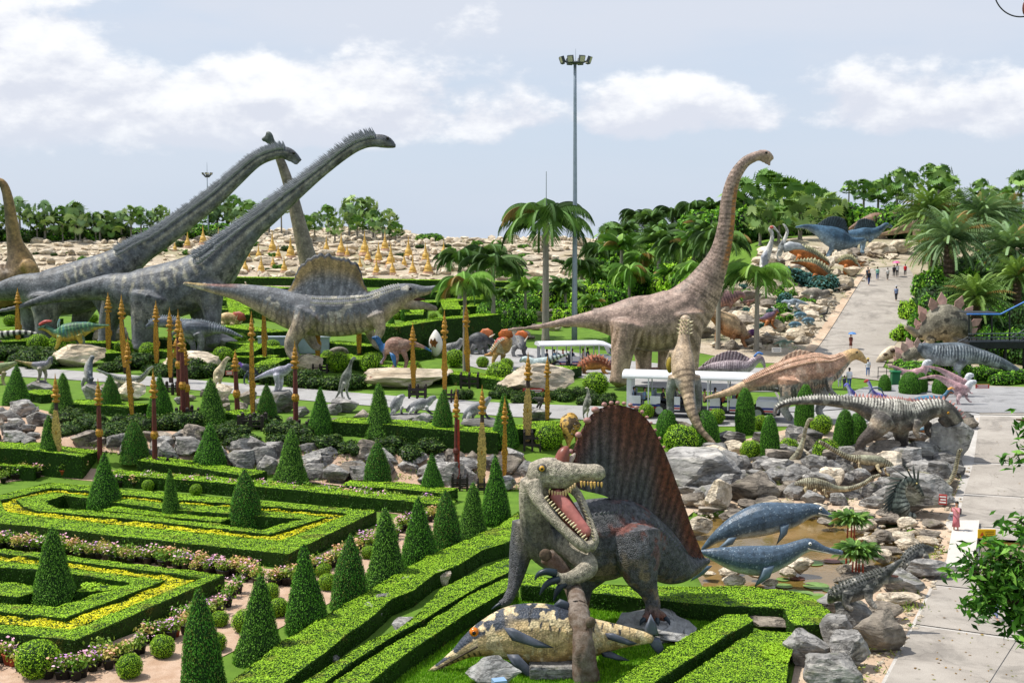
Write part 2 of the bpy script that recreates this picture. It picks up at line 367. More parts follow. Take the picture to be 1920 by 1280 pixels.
xs = np.unique(np.r_[-2500, -1200, -600, -350, -250, -180, np.arange(-130, -40, 3), np.arange(-40, 45, .6), np.arange(45, 130, 3), 180, 250, 350, 600, 1200, 2500].round(3))
ys = np.unique(np.r_[-60, -20, 0, 12, 22, np.arange(30, 100, .6), np.arange(100, 250, 1.5), np.arange(255, 430, 8), 480, 600, 900, 1500, 2500, 4500].round(3))
GX, GY = np.meshgrid(xs, ys); GZ = gz(GX, GY)
PP = np.c_[GX.ravel(), GY.ravel()]
zf = GZ.ravel().copy()
for poly in (PONDW, CHAN):
    near = (PP[:, 0] > 8) & (PP[:, 0] < 40) & (PP[:, 1] > 45) & (PP[:, 1] < 75); q = PP[near]
    ins = inside(q, poly); dd = pdist(q, poly); zf[near] -= np.where(ins, np.clip(dd * .9, 0, 0.8), 0)
nx, ny = len(xs), len(ys); idx = np.arange(nx * ny).reshape(ny, nx)
F = np.stack([idx[:-1, :-1], idx[:-1, 1:], idx[1:, 1:], idx[1:, :-1]], -1).reshape(-1, 4)
lawn = ground_mat('lawn', (np.array((.075, .155, .014)), np.array((.12, .225, .022)), np.array((.10, .18, .02))), 1.2, 0.5, 0.9, 45.0, 0.04)
tag(ob('ground', mk(np.c_[PP, zf], F, None, True), lawn), 'short green lawn covering the garden', None, None, 'structure')
def patch(name, pts, dz, m, kind='structure', label=None, parent=None, step=2.0, world=False):
    W = pts if world else gpoly(pts)
    bm = bmesh.new(); bm.faces.new([bm.verts.new((float(p[0]), float(p[1]), 0)) for p in W])
    A = np.array([p[:2] for p in W]); lo, hi = A.min(0), A.max(0)
    for ax in (0, 1):
        for c in np.arange(math.ceil(lo[ax] / step) * step, hi[ax], step):
            co = (c, 0, 0) if ax == 0 else (0, c, 0); no = (1, 0, 0) if ax == 0 else (0, 1, 0)
            bmesh.ops.bisect_plane(bm, geom=bm.verts[:] + bm.edges[:] + bm.faces[:], plane_co=co, plane_no=no)
    for f in bm.faces:
        if f.normal.z < 0: f.normal_flip()
    v = np.array([q.co[:] for q in bm.verts]); zz_ = gz(v[:, 0], v[:, 1]) + dz
    for q, z in zip(bm.verts, zz_): q.co.z = z
    me = bpy.data.meshes.new('m'); bm.to_mesh(me); bm.free()
    o = ob(name, me, m, parent)
    if parent is None: tag(o, label, None, None, kind)
    return o
concrete = ground_mat('concrete', (np.array((.30, .272, .24)), np.array((.365, .335, .297)), np.array((.26, .235, .205))), 0.8, 0.25, 0.85, 28.0, 0.02, True)
asphalt = ground_mat('asphalt', (np.array((.25, .25, .255)), np.array((.30, .30, .305)), np.array((.21, .21, .215))), 0.7, 0.25, 0.85, 35.0, 0.02, True)
pathm = ground_mat('pathway', (np.array((.30, .295, .29)), np.array((.35, .345, .34)), np.array((.26, .255, .25))), 0.9, 0.2, 0.85, 35.0, 0.02, True)
sand = ground_mat('sandy_soil', (np.array((.45, .34, .24)), np.array((.56, .45, .34)), np.array((.40, .28, .19))), 1.5, 0.6, 0.95, 18.0, 0.05)
bed = ground_mat('bed_soil', (np.array((.38, .25, .17)), np.array((.48, .35, .26)), np.array((.42, .30, .21))), 1.5, 0.5, 0.95, 25.0, 0.04)
hillsoil = ground_mat('hill_soil', (np.array((.40, .33, .24)), np.array((.50, .43, .34)), np.array((.22, .22, .10))), 0.5, 0.7, 0.95, 8.0, 0.2)
gravel = ground_mat('pale_gravel', (np.array((.42, .40, .37)), np.array((.50, .48, .45)), np.array((.36, .33, .30))), 1.2, 0.5, 0.95, 22.0, 0.04)
# sandy strip and rocky soil around pond and banks
patch('sandy_ground', [(1240, 960), (1300, 850), (1500, 800), (1640, 790), (1800, 780), (1835, 782), (1822, 860), (1800, 930), (1790, 990), (1770, 1075), (1740, 1140), (1690, 1230), (1645, 1300), (1480, 1300), (1500, 1200), (1570, 1130), (1596, 1104), (1650, 1072), (1712, 1043), (1770, 1040), (1762, 1006), (1690, 983), (1600, 960), (1480, 950), (1380, 956), (1300, 960), (1270, 985)], 0.03, sand, label='bare sandy ground around the pond')
patch('bank_soil', [(-60, 760), (60, 765), (200, 800), (480, 830), (700, 842), (980, 850), (1010, 920), (830, 915), (640, 912), (480, 878), (200, 848), (60, 845), (-60, 840)], 0.06, bed, step=0.6, label='bare earth of the rocky bank')
# parterre gravel walks
patch('gravel_walk', [(-60, 996), (60, 1004), (250, 1030), (430, 1062), (520, 1068), (600, 1040), (720, 985), (760, 960), (850, 945), (860, 985), (740, 1060), (620, 1130), (500, 1190), (380, 1250), (330, 1300), (-60, 1300), (-60, 1225), (150, 1225), (300, 1170), (430, 1092), (300, 1070), (60, 1035), (-60, 1022)], 0.03, bed, label='pinkish gravel walk between the parterres')
patch('flower_walk', [(-60, 880), (60, 872), (200, 880), (420, 905), (700, 935), (850, 950), (770, 968), (480, 925), (300, 910), (90, 892), (-60, 910)], 0.03, bed, label='pinkish gravel strip behind the upper parterre')
# roads
patch('pathway', [(-60, 682), (60, 690), (200, 700), (480, 722), (640, 735), (960, 757), (1170, 764), (1460, 770), (1560, 768), (1640, 752), (1800, 742), (1838, 778), (1690, 790), (1500, 800), (1300, 800), (1170, 792), (960, 782), (640, 757), (480, 742), (200, 717), (60, 708), (-60, 702)], 0.05, pathm, label='grey path winding past the statues')
road = patch('road', [(1800, 742), (1720, 722), (1560, 705), (1490, 690), (1524, 660), (1572, 595), (1612, 530), (1632, 505), (1700, 498), (1712, 515), (1712, 570), (1700, 615), (1672, 655), (1655, 690), (1720, 712), (1800, 722), (1960, 728), (1960, 780), (1838, 778)], 0.07, concrete, label='pale concrete road climbing the hill')
patch('road_crossing', [(1700, 722), (1800, 726), (1960, 730), (1960, 776), (1836, 776), (1790, 772), (1690, 760), (1500, 775), (1450, 772), (1560, 750), (1620, 728)], 0.11, asphalt, label='grey asphalt crossing at the foot of the hill')
patch('road_verge', [(1526, 662), (1574, 592), (1614, 528), (1633, 504), (1626, 500), (1604, 525), (1560, 588), (1506, 660)], 0.13, sand, label='pebbled verge beside the climbing road')
pave = tag(empty('pavement', gp(1800, 1000)), 'pale concrete pavement of large slabs beside the pond', None, None, 'structure')
def slab(pts, m=None, dz=0.07, name='slab'):
    o = patch(name, pts, dz, m or concrete, parent=None); o.parent = pave
    o.matrix_parent_inverse.identity(); o.location = -np.array(pave.location)
    for k in ('kind', 'label'):
        if k in o: del o[k]
    return o
slab([(1838, 781), (1962, 784), (1962, 872), (1826, 868)])
slab([(1825, 871), (1962, 875), (1962, 936), (1808, 926)])
slab([(1807, 929), (1962, 939), (1962, 997), (1795, 986)])
slab([(1794, 989), (1962, 1000), (1962, 1018), (1850, 1012), (1790, 1008)])
slab([(1772, 1052), (1850, 1055), (1962, 1064), (1962, 1120), (1752, 1098)])
slab([(1751, 1101), (1962, 1123), (1962, 1206), (1716, 1172)])
slab([(1715, 1175), (1905, 1203), (1840, 1305), (1648, 1305)])
slab([(1907, 1203), (1962, 1211), (1990, 1305), (1843, 1305)])
patch('pavement_bed', [(1800, 778), (1962, 780), (1962, 1016), (1795, 1010), (1772, 985), (1800, 900)], 0.035, gravel, label='pale gravel bed under the far pavement slabs')
patch('pavement_base', [(1768, 1054), (1962, 1066), (1962, 1305), (1640, 1305), (1700, 1190)], 0.035, gravel, label='pale gravel bed under the near pavement slabs')
patch('statue_plaza', [(850, 662), (950, 650), (1060, 658), (1150, 674), (1320, 690), (1450, 690), (1530, 700), (1560, 722), (1480, 735), (1330, 735), (1180, 724), (1050, 702), (960, 702), (900, 692), (850, 678)], 0.045, pathm, label='grey paved area under the trams and horned statues')
# water
def watermat(name, c1_, c2_, rough=0.06):
    m, t, b = nmat(name); tc = t.add('ShaderNodeTexCoord')
    n = t.add('ShaderNodeTexNoise', i_Vector=tc.outputs['Object'], i_Scale=0.5, i_Detail=4.0)
    n2 = t.add('ShaderNodeTexNoise', i_Vector=tc.outputs['Object'], i_Scale=5.0, i_Detail=3.0)
    t.l.new(t.mix(t.ramp(n.outputs[0], .4, .62), c1_, c2_), b.inputs['Base Color'])
    b.inputs['Roughness'].default_value = rough; b.inputs['Specular IOR Level'].default_value = 0.4
    bp = t.add('ShaderNodeBump', i_Strength=0.12, i_Distance=0.05, i_Height=n2.outputs[0]); t.l.new(bp.outputs[0], b.inputs['Normal'])
    return m
wm = watermat('pond_water', (.13, .085, .02), (.22, .14, .05), 0.07)
def flat(name, W, z, m, label):
    me = mk([(p[0], p[1], z) for p in W], [list(range(len(W)))[::-1]]); 
    if me.polygons[0].normal.z < 0: me.flip_normals()
    return tag(ob(name, me, m), label, None, None, 'structure')
flat('pond_water', PONDW, -0.16, wm, 'muddy brown water of the pond')
flat('channel_water', CHAN, -0.07, wm, 'brown water in the channel under the slab bridge')
# ---------------------------------------------------------------- stones
def boulder_mesh(seed, sub=4, cuts=15):
    bm = bmesh.new(); bmesh.ops.create_icosphere(bm, subdivisions=sub, radius=1.0)
    V = np.array([v.co[:] for v in bm.verts]); r = np.random.default_rng(seed)
    for _ in range(cuts):
        n = r.normal(0, 1, 3); n[2] *= .8; n /= np.linalg.norm(n); d = r.uniform(.42, .78)
        q = V @ n; V = V - np.where(q > d, (q - d) * .93, 0)[:, None] * n
    V += (fbm(V, 1.6, 4, seed)[:, None] - .5) * V * .35 + (fbm(V, 4.5, 4, seed + 5)[:, None] - .5) * V * .2
    V -= (V.max(0) + V.min(0)) / 2; V /= np.ptp(V, axis=0); V[:, 2] += .5
    for v, c in zip(bm.verts, V): v.co = c
    me = bpy.data.meshes.new('boulder'); bm.to_mesh(me); bm.free(); return me
grey = rockmat('grey_rock', '5f5d5a', '9c9a97', 'c0bcb4'); beige = rockmat('beige_rock', 'b8a88f', 'd8ccb8', '97846e'); pale = rockmat('pale_rock', '8c8c8a', 'b8b8b6', '9c9a94'); buff = rockmat('brown_rock', '6d655c', 'a09688', '4c4742')
BG = [boulder_mesh(i) for i in range(7)]; BB = [boulder_mesh(20 + i, 4, 12) for i in range(6)]; BW = [boulder_mesh(40 + i, 4, 14) for i in range(4)]
for me in BG: me.materials.append(grey)
for me in BB: me.materials.append(beige)
for me in BW: me.materials.append(buff)
BP = [boulder_mesh(80 + i, 4, 10) for i in range(2)]
for me in BP: me.materials.append(pale)
BK = {'g': BG, 'b': BB, 'w': BW, 'p': BP}
def rock(cx, by, w_, h_, k='g', label=None, group=None, d=None, dep=.8, rz=None, name='boulder'):
    G = gp(cx, by) if d is None else px(cx, by, d)
    s = G[1] / FPX; W_, H_ = w_ * s, h_ * s
    o = ob(name, random.choice(BK[k]), None, None, (G[0], G[1] + W_ * dep * .42, G[2] - H_ * .12), random.uniform(-.5, .5) + random.choice((0, math.pi)) if rz is None else rz, (W_, W_ * dep, H_ * 1.15))
    return tag(o, label, 'boulder', group)
def scatter(poly, n, smin, seed):
    r = np.random.default_rng(seed); P = np.array(poly); lo, hi = P.min(0), P.max(0); out = []; tries = 0
    while len(out) < n and tries < n * 60:
        tries += 1; q = lo + r.random(2) * (hi - lo)
        if inside(q[None], poly)[0] and all(abs(q[0] - o[0]) / 1.8 + abs(q[1] - o[1]) > smin for o in out): out.append(q)
    return sorted(out, key=lambda q: q[1])
def rocks(poly, n, w0, w1, asp, kinds, label, group, smin, seed, name='boulder', keep=999):
    for q in scatter(poly, n, smin, seed):
        w_ = random.uniform(w0, w1); rock(q[0], q[1], w_, w_ * asp * random.uniform(.75, 1.25), random.choice(kinds), label, group, name=name)
rocks([(120, 838), (300, 824), (480, 846), (640, 856), (860, 872), (990, 868), (990, 925), (830, 920), (640, 915), (480, 892), (300, 872), (150, 858)], 60, 34, 66, .62, 'ggggw', 'grey boulder of the rocky bank behind the upper parterre', 'boulders of the bank behind the parterre', 13, 1)
rocks([(-20, 780), (60, 770), (110, 800), (60, 840), (-20, 845)], 14, 28, 55, .6, 'gggw', 'grey boulder at the end of the bank beside the low hedges', 'boulders at the end of the bank', 13, 2)
rocks([(560, 770), (640, 778), (860, 790), (860, 802), (640, 812), (540, 792), (430, 780), (140, 735), (160, 725), (400, 745)], 26, 18, 42, .6, 'gw', 'small grey boulder along the edge of the grey path', 'boulders along the grey path', 9, 3)
rocks([(1255, 880), (1400, 872), (1600, 880), (1780, 860), (1800, 900), (1780, 960), (1620, 955), (1480, 950), (1290, 955)], 84, 34, 74, .55, 'ggggwb', 'dark grey boulder on the far shore of the pond', 'boulders on the far pond shore', 14, 4)
rocks([(1300, 842), (1450, 830), (1600, 842), (1640, 800), (1800, 790), (1825, 800), (1800, 870), (1600, 878), (1300, 875)], 50, 30, 66, .5, 'gggwb', 'grey boulder on the slope between pond and path', 'boulders on the slope above the pond', 12, 5)
rocks([(1290, 950), (1480, 948), (1600, 962), (1700, 985), (1765, 985), (1770, 1035), (1700, 1050), (1650, 1080), (1590, 1112), (1570, 1095), (1640, 1040), (1600, 1000), (1480, 985), (1330, 985)], 40, 26, 56, .42, 'bbbw', 'pale sandstone rock at the edge of the pond', 'pale rocks in the pond', 12, 6, 'pond_rock')
rocks([(1330, 1075), (1500, 1062), (1520, 1090), (1420, 1105), (1320, 1100)], 8, 26, 50, .4, 'b', 'low pale rock under the sea reptiles', 'low pale rocks under the sea reptiles', 12, 7, 'pond_rock')
for i, (x, y, w_, h_, k, lb) in enumerate([(1652, 1232, 112, 84, 'w', 'huge grey boulder beneath the lower crocodile statue'), (1610, 1188, 86, 56, 'g', 'grey boulder under the tail of the lower crocodile'), (1668, 1172, 76, 40, 'w', 'brownish boulder under the jaws of the lower crocodile'), (1575, 1222, 70, 62, 'g', 'dark angular boulder beside the hedge corner'), (1600, 1262, 84, 70, 'g', 'grey boulder below the dark angular one'), (1518, 1256, 90, 66, 'g', 'grey boulder wedged against the foreground hedge'), (1572, 1300, 120, 66, 'g', 'pale grey boulder at the bottom edge of the picture'), (1450, 1184, 84, 20, 'w', 'flat grey slab of rock between two hedge arms'), (1582, 1160, 90, 40, 'g', 'grey rock at the corner of the clipped hedge'), (1698, 1120, 86, 44, 'g', 'grey rock under the gaping shark head'), (1690, 1140, 90, 24, 'b', 'thin pale stone slab beside the pavement'), (1750, 1090, 90, 34, 'g', 'grey rock under the upper crocodile statue'),
        (1240, 1206, 160, 30, 'p', 'pale flat boulder under the hind foot of the sailed statue'), (924, 1300, 112, 58, 'p', 'rounded boulder supporting the beaked marine reptile'), (830, 1100, 34, 30, 'b', 'small pale rock in the hedge channel'), (905, 1048, 50, 26, 'w', 'weathered grey rock at the hedge edge behind the arm'),
        (1320, 925, 165, 72, 'g', 'big grey boulder beside the sail of the nearest statue'), (1348, 960, 58, 58, 'b', 'square pale block standing in the pond'), (1415, 950, 110, 60, 'w', 'wide dark boulder behind the upper sea reptile'), (1735, 975, 130, 82, 'g', 'large boulder carrying a red and white plate'), (1690, 876, 215, 18, 'g', 'broad flat boulder under the feet of the spined theropod'),
        (1790, 868, 80, 90, 'g', 'tall boulder at the edge of the pavement'), (1283, 832, 62, 40, 'w', 'upright grey block under the tail of the crouching theropod'), (1510, 845, 70, 44, 'g', 'smooth grey rock by the upright long neck'), (1350, 905, 100, 50, 'g', 'dark boulder below the striped tail'), (1310, 1006, 60, 34, 'b', 'cream rock in the brown water beside the sail'), (1500, 1078, 60, 30, 'b', 'pale rock between the two sea reptiles')]):
    rock(x, y, w_, h_, k, lb, dep=1.25 if 'hind foot' in lb else .75, rz=0.2 * (i % 3 - 1))
for i, (x, y, w_, h_) in enumerate([(695, 1172, 56, 34), (722, 1150, 44, 36), (752, 1118, 60, 30), (660, 1196, 50, 26), (800, 1092, 40, 22), (620, 1246, 34, 18), (762, 1190, 60, 24)]):
    rock(x, y, w_, h_, 'g', 'grey stone in the channel between the foreground hedges', 'stones in the hedge channel')
# hill: rock garden beside the climbing road
patch('hill_soil', [(1300, 660), (1320, 560), (1400, 500), (1440, 462), (1600, 440), (1720, 440), (1960, 440), (1960, 700), (1800, 705), (1700, 690), (1665, 690), (1668, 650), (1692, 610), (1702, 570), (1704, 515), (1692, 498), (1638, 503), (1622, 530), (1585, 595), (1535, 660), (1500, 682), (1400, 680)], 0.04, hillsoil, label='stony soil of the hillside')
rocks([(1430, 482), (1560, 470), (1640, 468), (1700, 472), (1690, 486), (1622, 500), (1590, 540), (1548, 590), (1505, 650), (1430, 660), (1320, 655), (1330, 580), (1400, 530)], 190, 14, 44, .55, 'bbbbw', 'pale limestone block on the hillside left of the climbing road', 'limestone blocks on the hillside', 6.5, 8, 'limestone_block')
rocks([(1690, 640), (1740, 560), (1900, 560), (1930, 700), (1800, 712), (1700, 700)], 26, 16, 40, .5, 'bw', 'stone on the shaded slope right of the climbing road', 'stones right of the climbing road', 10, 9, 'limestone_block')
rocks([(880, 640), (960, 570), (1120, 560), (1150, 600), (1000, 640)], 30, 16, 44, .45, 'bbw', 'pale stone among the palms behind the ceratopsians', 'pale stones among the palms', 8, 10, 'limestone_block')
for x, y, w_, h_, lb in [(760, 730, 175, 34, 'broad pale plinth rock under the blue and brown statue'), (1005, 745, 150, 58, 'white plinth rock with red writing behind gold posts'), (135, 690, 110, 42, 'pale plinth rock under the green crested statue'), (350, 700, 120, 38, 'pale plinth rock with a red plate behind the posts'), (645, 775, 56, 27, 'grey rock under the upright slender dinosaur'), (70, 743, 60, 27, 'grey rock under the small running dinosaur'), (170, 752, 44, 34, 'grey rock under the dinosaur seen from behind'), (240, 752, 60, 34, 'pale rock under the crouching striped dinosaur'), (415, 755, 40, 34, 'pale rock under the cream dinosaur'), (525, 775, 64, 40, 'grey rock under the lavender dinosaur'), (572, 700, 64, 34, 'white block under the hind foot of the grey sailed statue'), (770, 795, 96, 14, 'flat rock under the two badger-like animals'), (905, 800, 84, 13, 'flat grey rock under the single badger-like animal'), (1010, 790, 50, 24, 'low grey rock under the small feathered runner'), (400, 660, 90, 34, 'brown rock under the feet of the long-necked giant'), (200, 645, 70, 40, 'pale rock between the legs of the giants')]:
    rock(x, y, w_, h_, 'b' if 'pale' in lb or 'white' in lb else 'g', lb, dep=.7, rz=0, name='plinth_rock')
# far terraced stone wall: courses of stones
wall = empty('stone_terrace', (-30, 215, 9), 'long terraced wall of pale stones below the far palms', 'wall')
cand = []
for row in range(13):
    yy = 200 + row * 2.6; x = -100.0
    while x < 27:
        w_ = random.uniform(.7, 2.1) if random.random() < .8 else random.uniform(2.1, 3.6); random.random() < .07 or cand.append((x + w_ / 2, yy + random.uniform(-.7, .7), w_, random.uniform(.45, 1.3))); x += w_ * random.uniform(.92, 1.15)
for row in range(8):
    yy = 237 + row * 3; x = -62 + row * 2.5
    while x < -14 - row * 1.5:
        w_ = random.uniform(1.2, 2.6); cand.append((x + w_ / 2, yy, w_, random.uniform(.6, 1.2))); x += w_ * 1.3
cand = [c for c in cand if c[0] > -960 / FPX * c[1] - 3]
cand.sort(key=lambda c: -c[2] * c[3] / c[1])
rest = MB(); base = [np.array([v.co[:] for v in me.vertices]) for me in (boulder_mesh(60, 1, 7), boulder_mesh(61, 1, 7), boulder_mesh(62, 1, 7))]
bmeshes = [boulder_mesh(60 + i, 2, 7) for i in range(3)]; fl = [[tuple(p.vertices) for p in m.polygons] for m in (boulder_mesh(60, 1, 7), boulder_mesh(61, 1, 7), boulder_mesh(62, 1, 7))]
for m in bmeshes: m.materials.append(beige)
L0 = np.array(wall.location)
for i, (x, y, w_, h_) in enumerate(cand):
    z = float(gz(x, y)); k = i % 3
    if i < 295: ob('stone', bmeshes[k], None, wall, np.array((x, y, z - .25)) - L0, random.choice((0, math.pi)) + random.uniform(-.2, .2), (w_, 1.5, h_))
    else: rest.add(base[k] * (w_, 1.5, h_) + np.array((x, y, z - .25)) - L0, fl[k])
tag(rest.build('stones', beige, wall), None, None, None, 'stuff')
patch('terrace_soil', [(x, y) for x, y in [(-140, 197), (32, 197), (32, 233), (-14, 262), (-66, 262), (-140, 233)]], 0.03, hillsoil, world=True, step=3, label='dry soil between the far terrace stones')

# loose stones and weeds lying between the boulders
pb = MB(); icos = np.array([v.co[:] for v in boulder_mesh(90, 1, 6).vertices]); icf = [tuple(p.vertices) for p in boulder_mesh(90, 1, 6).polygons]
for poly, n in (([(1290, 958), (1480, 950), (1600, 962), (1700, 985), (1765, 990), (1768, 1036), (1700, 1046), (1640, 1030), (1600, 985), (1480, 968), (1330, 975)], 260), ([(1290, 850), (1600, 850), (1810, 800), (1800, 930), (1780, 1000), (1600, 962), (1300, 958), (1270, 900)], 420), ([(1780, 1000), (1800, 930), (1822, 860), (1770, 1075), (1700, 1220), (1640, 1300), (1560, 1300), (1600, 1130), (1700, 1050)], 380), ([(120, 830), (480, 845), (860, 868), (990, 868), (990, 925), (640, 915), (300, 872)], 340), ([(1330, 560), (1560, 470), (1690, 480), (1600, 545), (1500, 655), (1340, 655)], 500)):
    for q in scatter(poly, n, 0.5, n):
        G = gp(*q); s_ = random.uniform(.06, .26) * (G[1] / 70) ** .5; a = random.uniform(0, 6); ca, sa = math.cos(a), math.sin(a); v = icos * (s_ * 1.4, s_, s_ * .7); pb.add(np.c_[v[:, 0] * ca - v[:, 1] * sa, v[:, 0] * sa + v[:, 1] * ca, v[:, 2]] + G, icf)
tag(pb.build('gravel', beige), 'loose small stones scattered between the boulders', 'gravel', None, 'stuff')
# ---------------------------------------------------------------- clipped hedges
LEAF = leafmat()
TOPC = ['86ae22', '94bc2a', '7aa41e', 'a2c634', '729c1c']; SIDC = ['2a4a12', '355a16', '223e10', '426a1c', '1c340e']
YELC = ['c9c414', 'd6cf1e', 'b4b51a', 'e0d62c', '93a01c']
def orient(W):
    A = sum(W[i][0] * W[(i + 1) % len(W)][1] - W[(i + 1) % len(W)][0] * W[i][1] for i in range(len(W)))
    return W if A > 0 else W[::-1]
def worn(c, p):                           # uneven growth: paler and browner patches
    n = np.repeat(fbm(p + 40, .55, 3), 4); m = np.repeat(fbm(p + 90, 1.3, 3), 4); c = c * (0.82 + .42 * n)[:, None]
    return lerp3(c, hx('7a6a34'), sst(.66, .80, m) * .55)
def lerp3(a, b, f): return a + (b - a) * f[:, None]
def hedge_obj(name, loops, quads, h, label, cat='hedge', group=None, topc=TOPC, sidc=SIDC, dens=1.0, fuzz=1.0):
    allp = np.vstack([np.array(l) for l in loops]); org = np.array([allp[:, 0].mean(), allp[:, 1].mean(), 0.0]); org[2] = float(gz(org[0], org[1]))
    d = allp[:, 1].mean(); dn = 560 * dens / fuzz * (48 / d) ** 1.5; ls = 0.058 * fuzz * (d / 48) ** .8
    mb_top = MB(); mb_side = MB()
    if quads is None:
        bm = bmesh.new(); W = orient(loops[0]); bm.faces.new([bm.verts.new(tuple(float(q) for q in p)) for p in W]); bmesh.ops.triangulate(bm, faces=bm.faces[:])
        bm.verts.index_update(); mb_top.add([v.co[:] for v in bm.verts], [[v.index for v in f.verts] for f in bm.faces]); bm.free()
    else:
        for q in quads: mb_top.add(orient(q), [(0, 1, 2, 3)])
    for li, l in enumerate(loops):
        W = orient(l); W = W if li == 0 else W[::-1]
        for i in range(len(W)):
            a, b = np.array(W[i]), np.array(W[(i + 1) % len(W)]); a0, b0 = a.copy(), b.copy(); a0[2] = gz(a[0], a[1]) - .05; b0[2] = gz(b[0], b[1]) - .05
            mb_side.add([a0, b0, b, a], [(0, 1, 2, 3)])
    vt, vs = np.vstack(mb_top.V) - org, np.vstack(mb_side.V) - org
    pt, nt = tri_sample(vt, mb_top.F, dn); ps, ns = tri_sample(vs, mb_side.F, dn * .75)
    nt[nt[:, 2] < 0] *= -1
    pt[:, 2] += (fbm(pt, 1.4, 3) - .5) * .16 * fuzz; ps += ns * ((fbm(ps, 2.5, 2) - .4) * .10)[:, None]
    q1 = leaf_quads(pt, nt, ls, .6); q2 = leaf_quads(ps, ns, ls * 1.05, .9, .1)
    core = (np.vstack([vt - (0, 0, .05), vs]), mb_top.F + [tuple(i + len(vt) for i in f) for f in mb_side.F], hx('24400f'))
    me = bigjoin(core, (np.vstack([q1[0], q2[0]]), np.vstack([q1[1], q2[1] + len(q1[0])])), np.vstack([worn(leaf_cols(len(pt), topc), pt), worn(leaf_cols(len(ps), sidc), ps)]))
    return tag(ob(name, me, LEAF, None, org), label, cat, group)
def hedge(pts, h, label, **k): return hedge_obj('hedge', [[gp(x, y, h) for x, y in pts]], None, h, label, **k)
def ring(A, B, h, label, name='hedge', **k):
    a = [gp(x, y, h) for x, y in A]; b = [gp(x, y, h) for x, y in B]; n = len(a)
    return hedge_obj(name, [a, b], [[a[i], a[(i + 1) % n], b[(i + 1) % n], b[i]] for i in range(n)], h, label, **k)
def lhedge(pts, wid, h, label, **k):       # hedge along a line, wid metres wide
    P = np.array([gp(x, y, h) for x, y in pts]); T = np.gradient(P[:, :2], axis=0); T /= np.linalg.norm(T, axis=1)[:, None]; N = np.c_[-T[:, 1], T[:, 0]] * wid / 2
    L = np.c_[P[:, :2] + N, P[:, 2]]; Q = np.c_[P[:, :2] - N, P[:, 2]]
    return hedge_obj('hedge', [list(np.vstack([L, Q[::-1]]))], [[L[i], L[i + 1], Q[i + 1], Q[i]] for i in range(len(P) - 1)], h, label, **k)
P1 = [[(-40, 938), (92, 904), (300, 922), (480, 938), (706, 957), (540, 1038), (250, 1008), (60, 986), (-60, 975)],
      [(0, 938), (96, 914), (300, 934), (480, 947), (655, 962), (525, 1013), (250, 986), (60, 966), (10, 958)],
      [(30, 940), (100, 922), (300, 941), (480, 955), (615, 968), (505, 1006), (250, 978), (70, 962), (45, 955)],
      [(85, 940), (120, 928), (300, 953), (480, 967), (565, 972), (490, 992), (250, 963), (110, 952), (95, 948)]]
P2 = [[(-60, 1022), (114, 1040), (421, 1077), (140, 1200), (-60, 1180)], [(-60, 1031), (114, 1049), (378, 1082), (133, 1180), (-60, 1163)],
      [(-60, 1046), (114, 1062), (308, 1088), (122, 1163), (-60, 1146)], [(-60, 1058), (114, 1072), (246, 1092), (105, 1138), (-60, 1124)]]
for R_, nm in ((P1, 'upper'), (P2, 'lower')):
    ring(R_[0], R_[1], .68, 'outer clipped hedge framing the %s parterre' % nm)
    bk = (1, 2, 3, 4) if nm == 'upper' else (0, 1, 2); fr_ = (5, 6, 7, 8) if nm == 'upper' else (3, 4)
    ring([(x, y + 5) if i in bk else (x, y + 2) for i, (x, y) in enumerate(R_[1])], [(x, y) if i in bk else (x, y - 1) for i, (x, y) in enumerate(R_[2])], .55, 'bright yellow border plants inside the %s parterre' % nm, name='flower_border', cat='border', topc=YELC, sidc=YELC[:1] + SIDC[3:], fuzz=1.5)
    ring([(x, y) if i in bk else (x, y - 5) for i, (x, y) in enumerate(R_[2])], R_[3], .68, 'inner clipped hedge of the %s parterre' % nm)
lhedge([(205, 950), (330, 962), (430, 972)], 1.6, .5, 'short straight hedge between cones inside the upper parterre')
lhedge([(-40, 1098), (20, 1104), (60, 1110)], 1.6, .5, 'short hedge beside the cone inside the lower parterre')
lhedge([(150, 1100), (200, 1098), (240, 1090)], 1.4, .5, 'loose low shrubs in the corner of the lower parterre', fuzz=1.8)
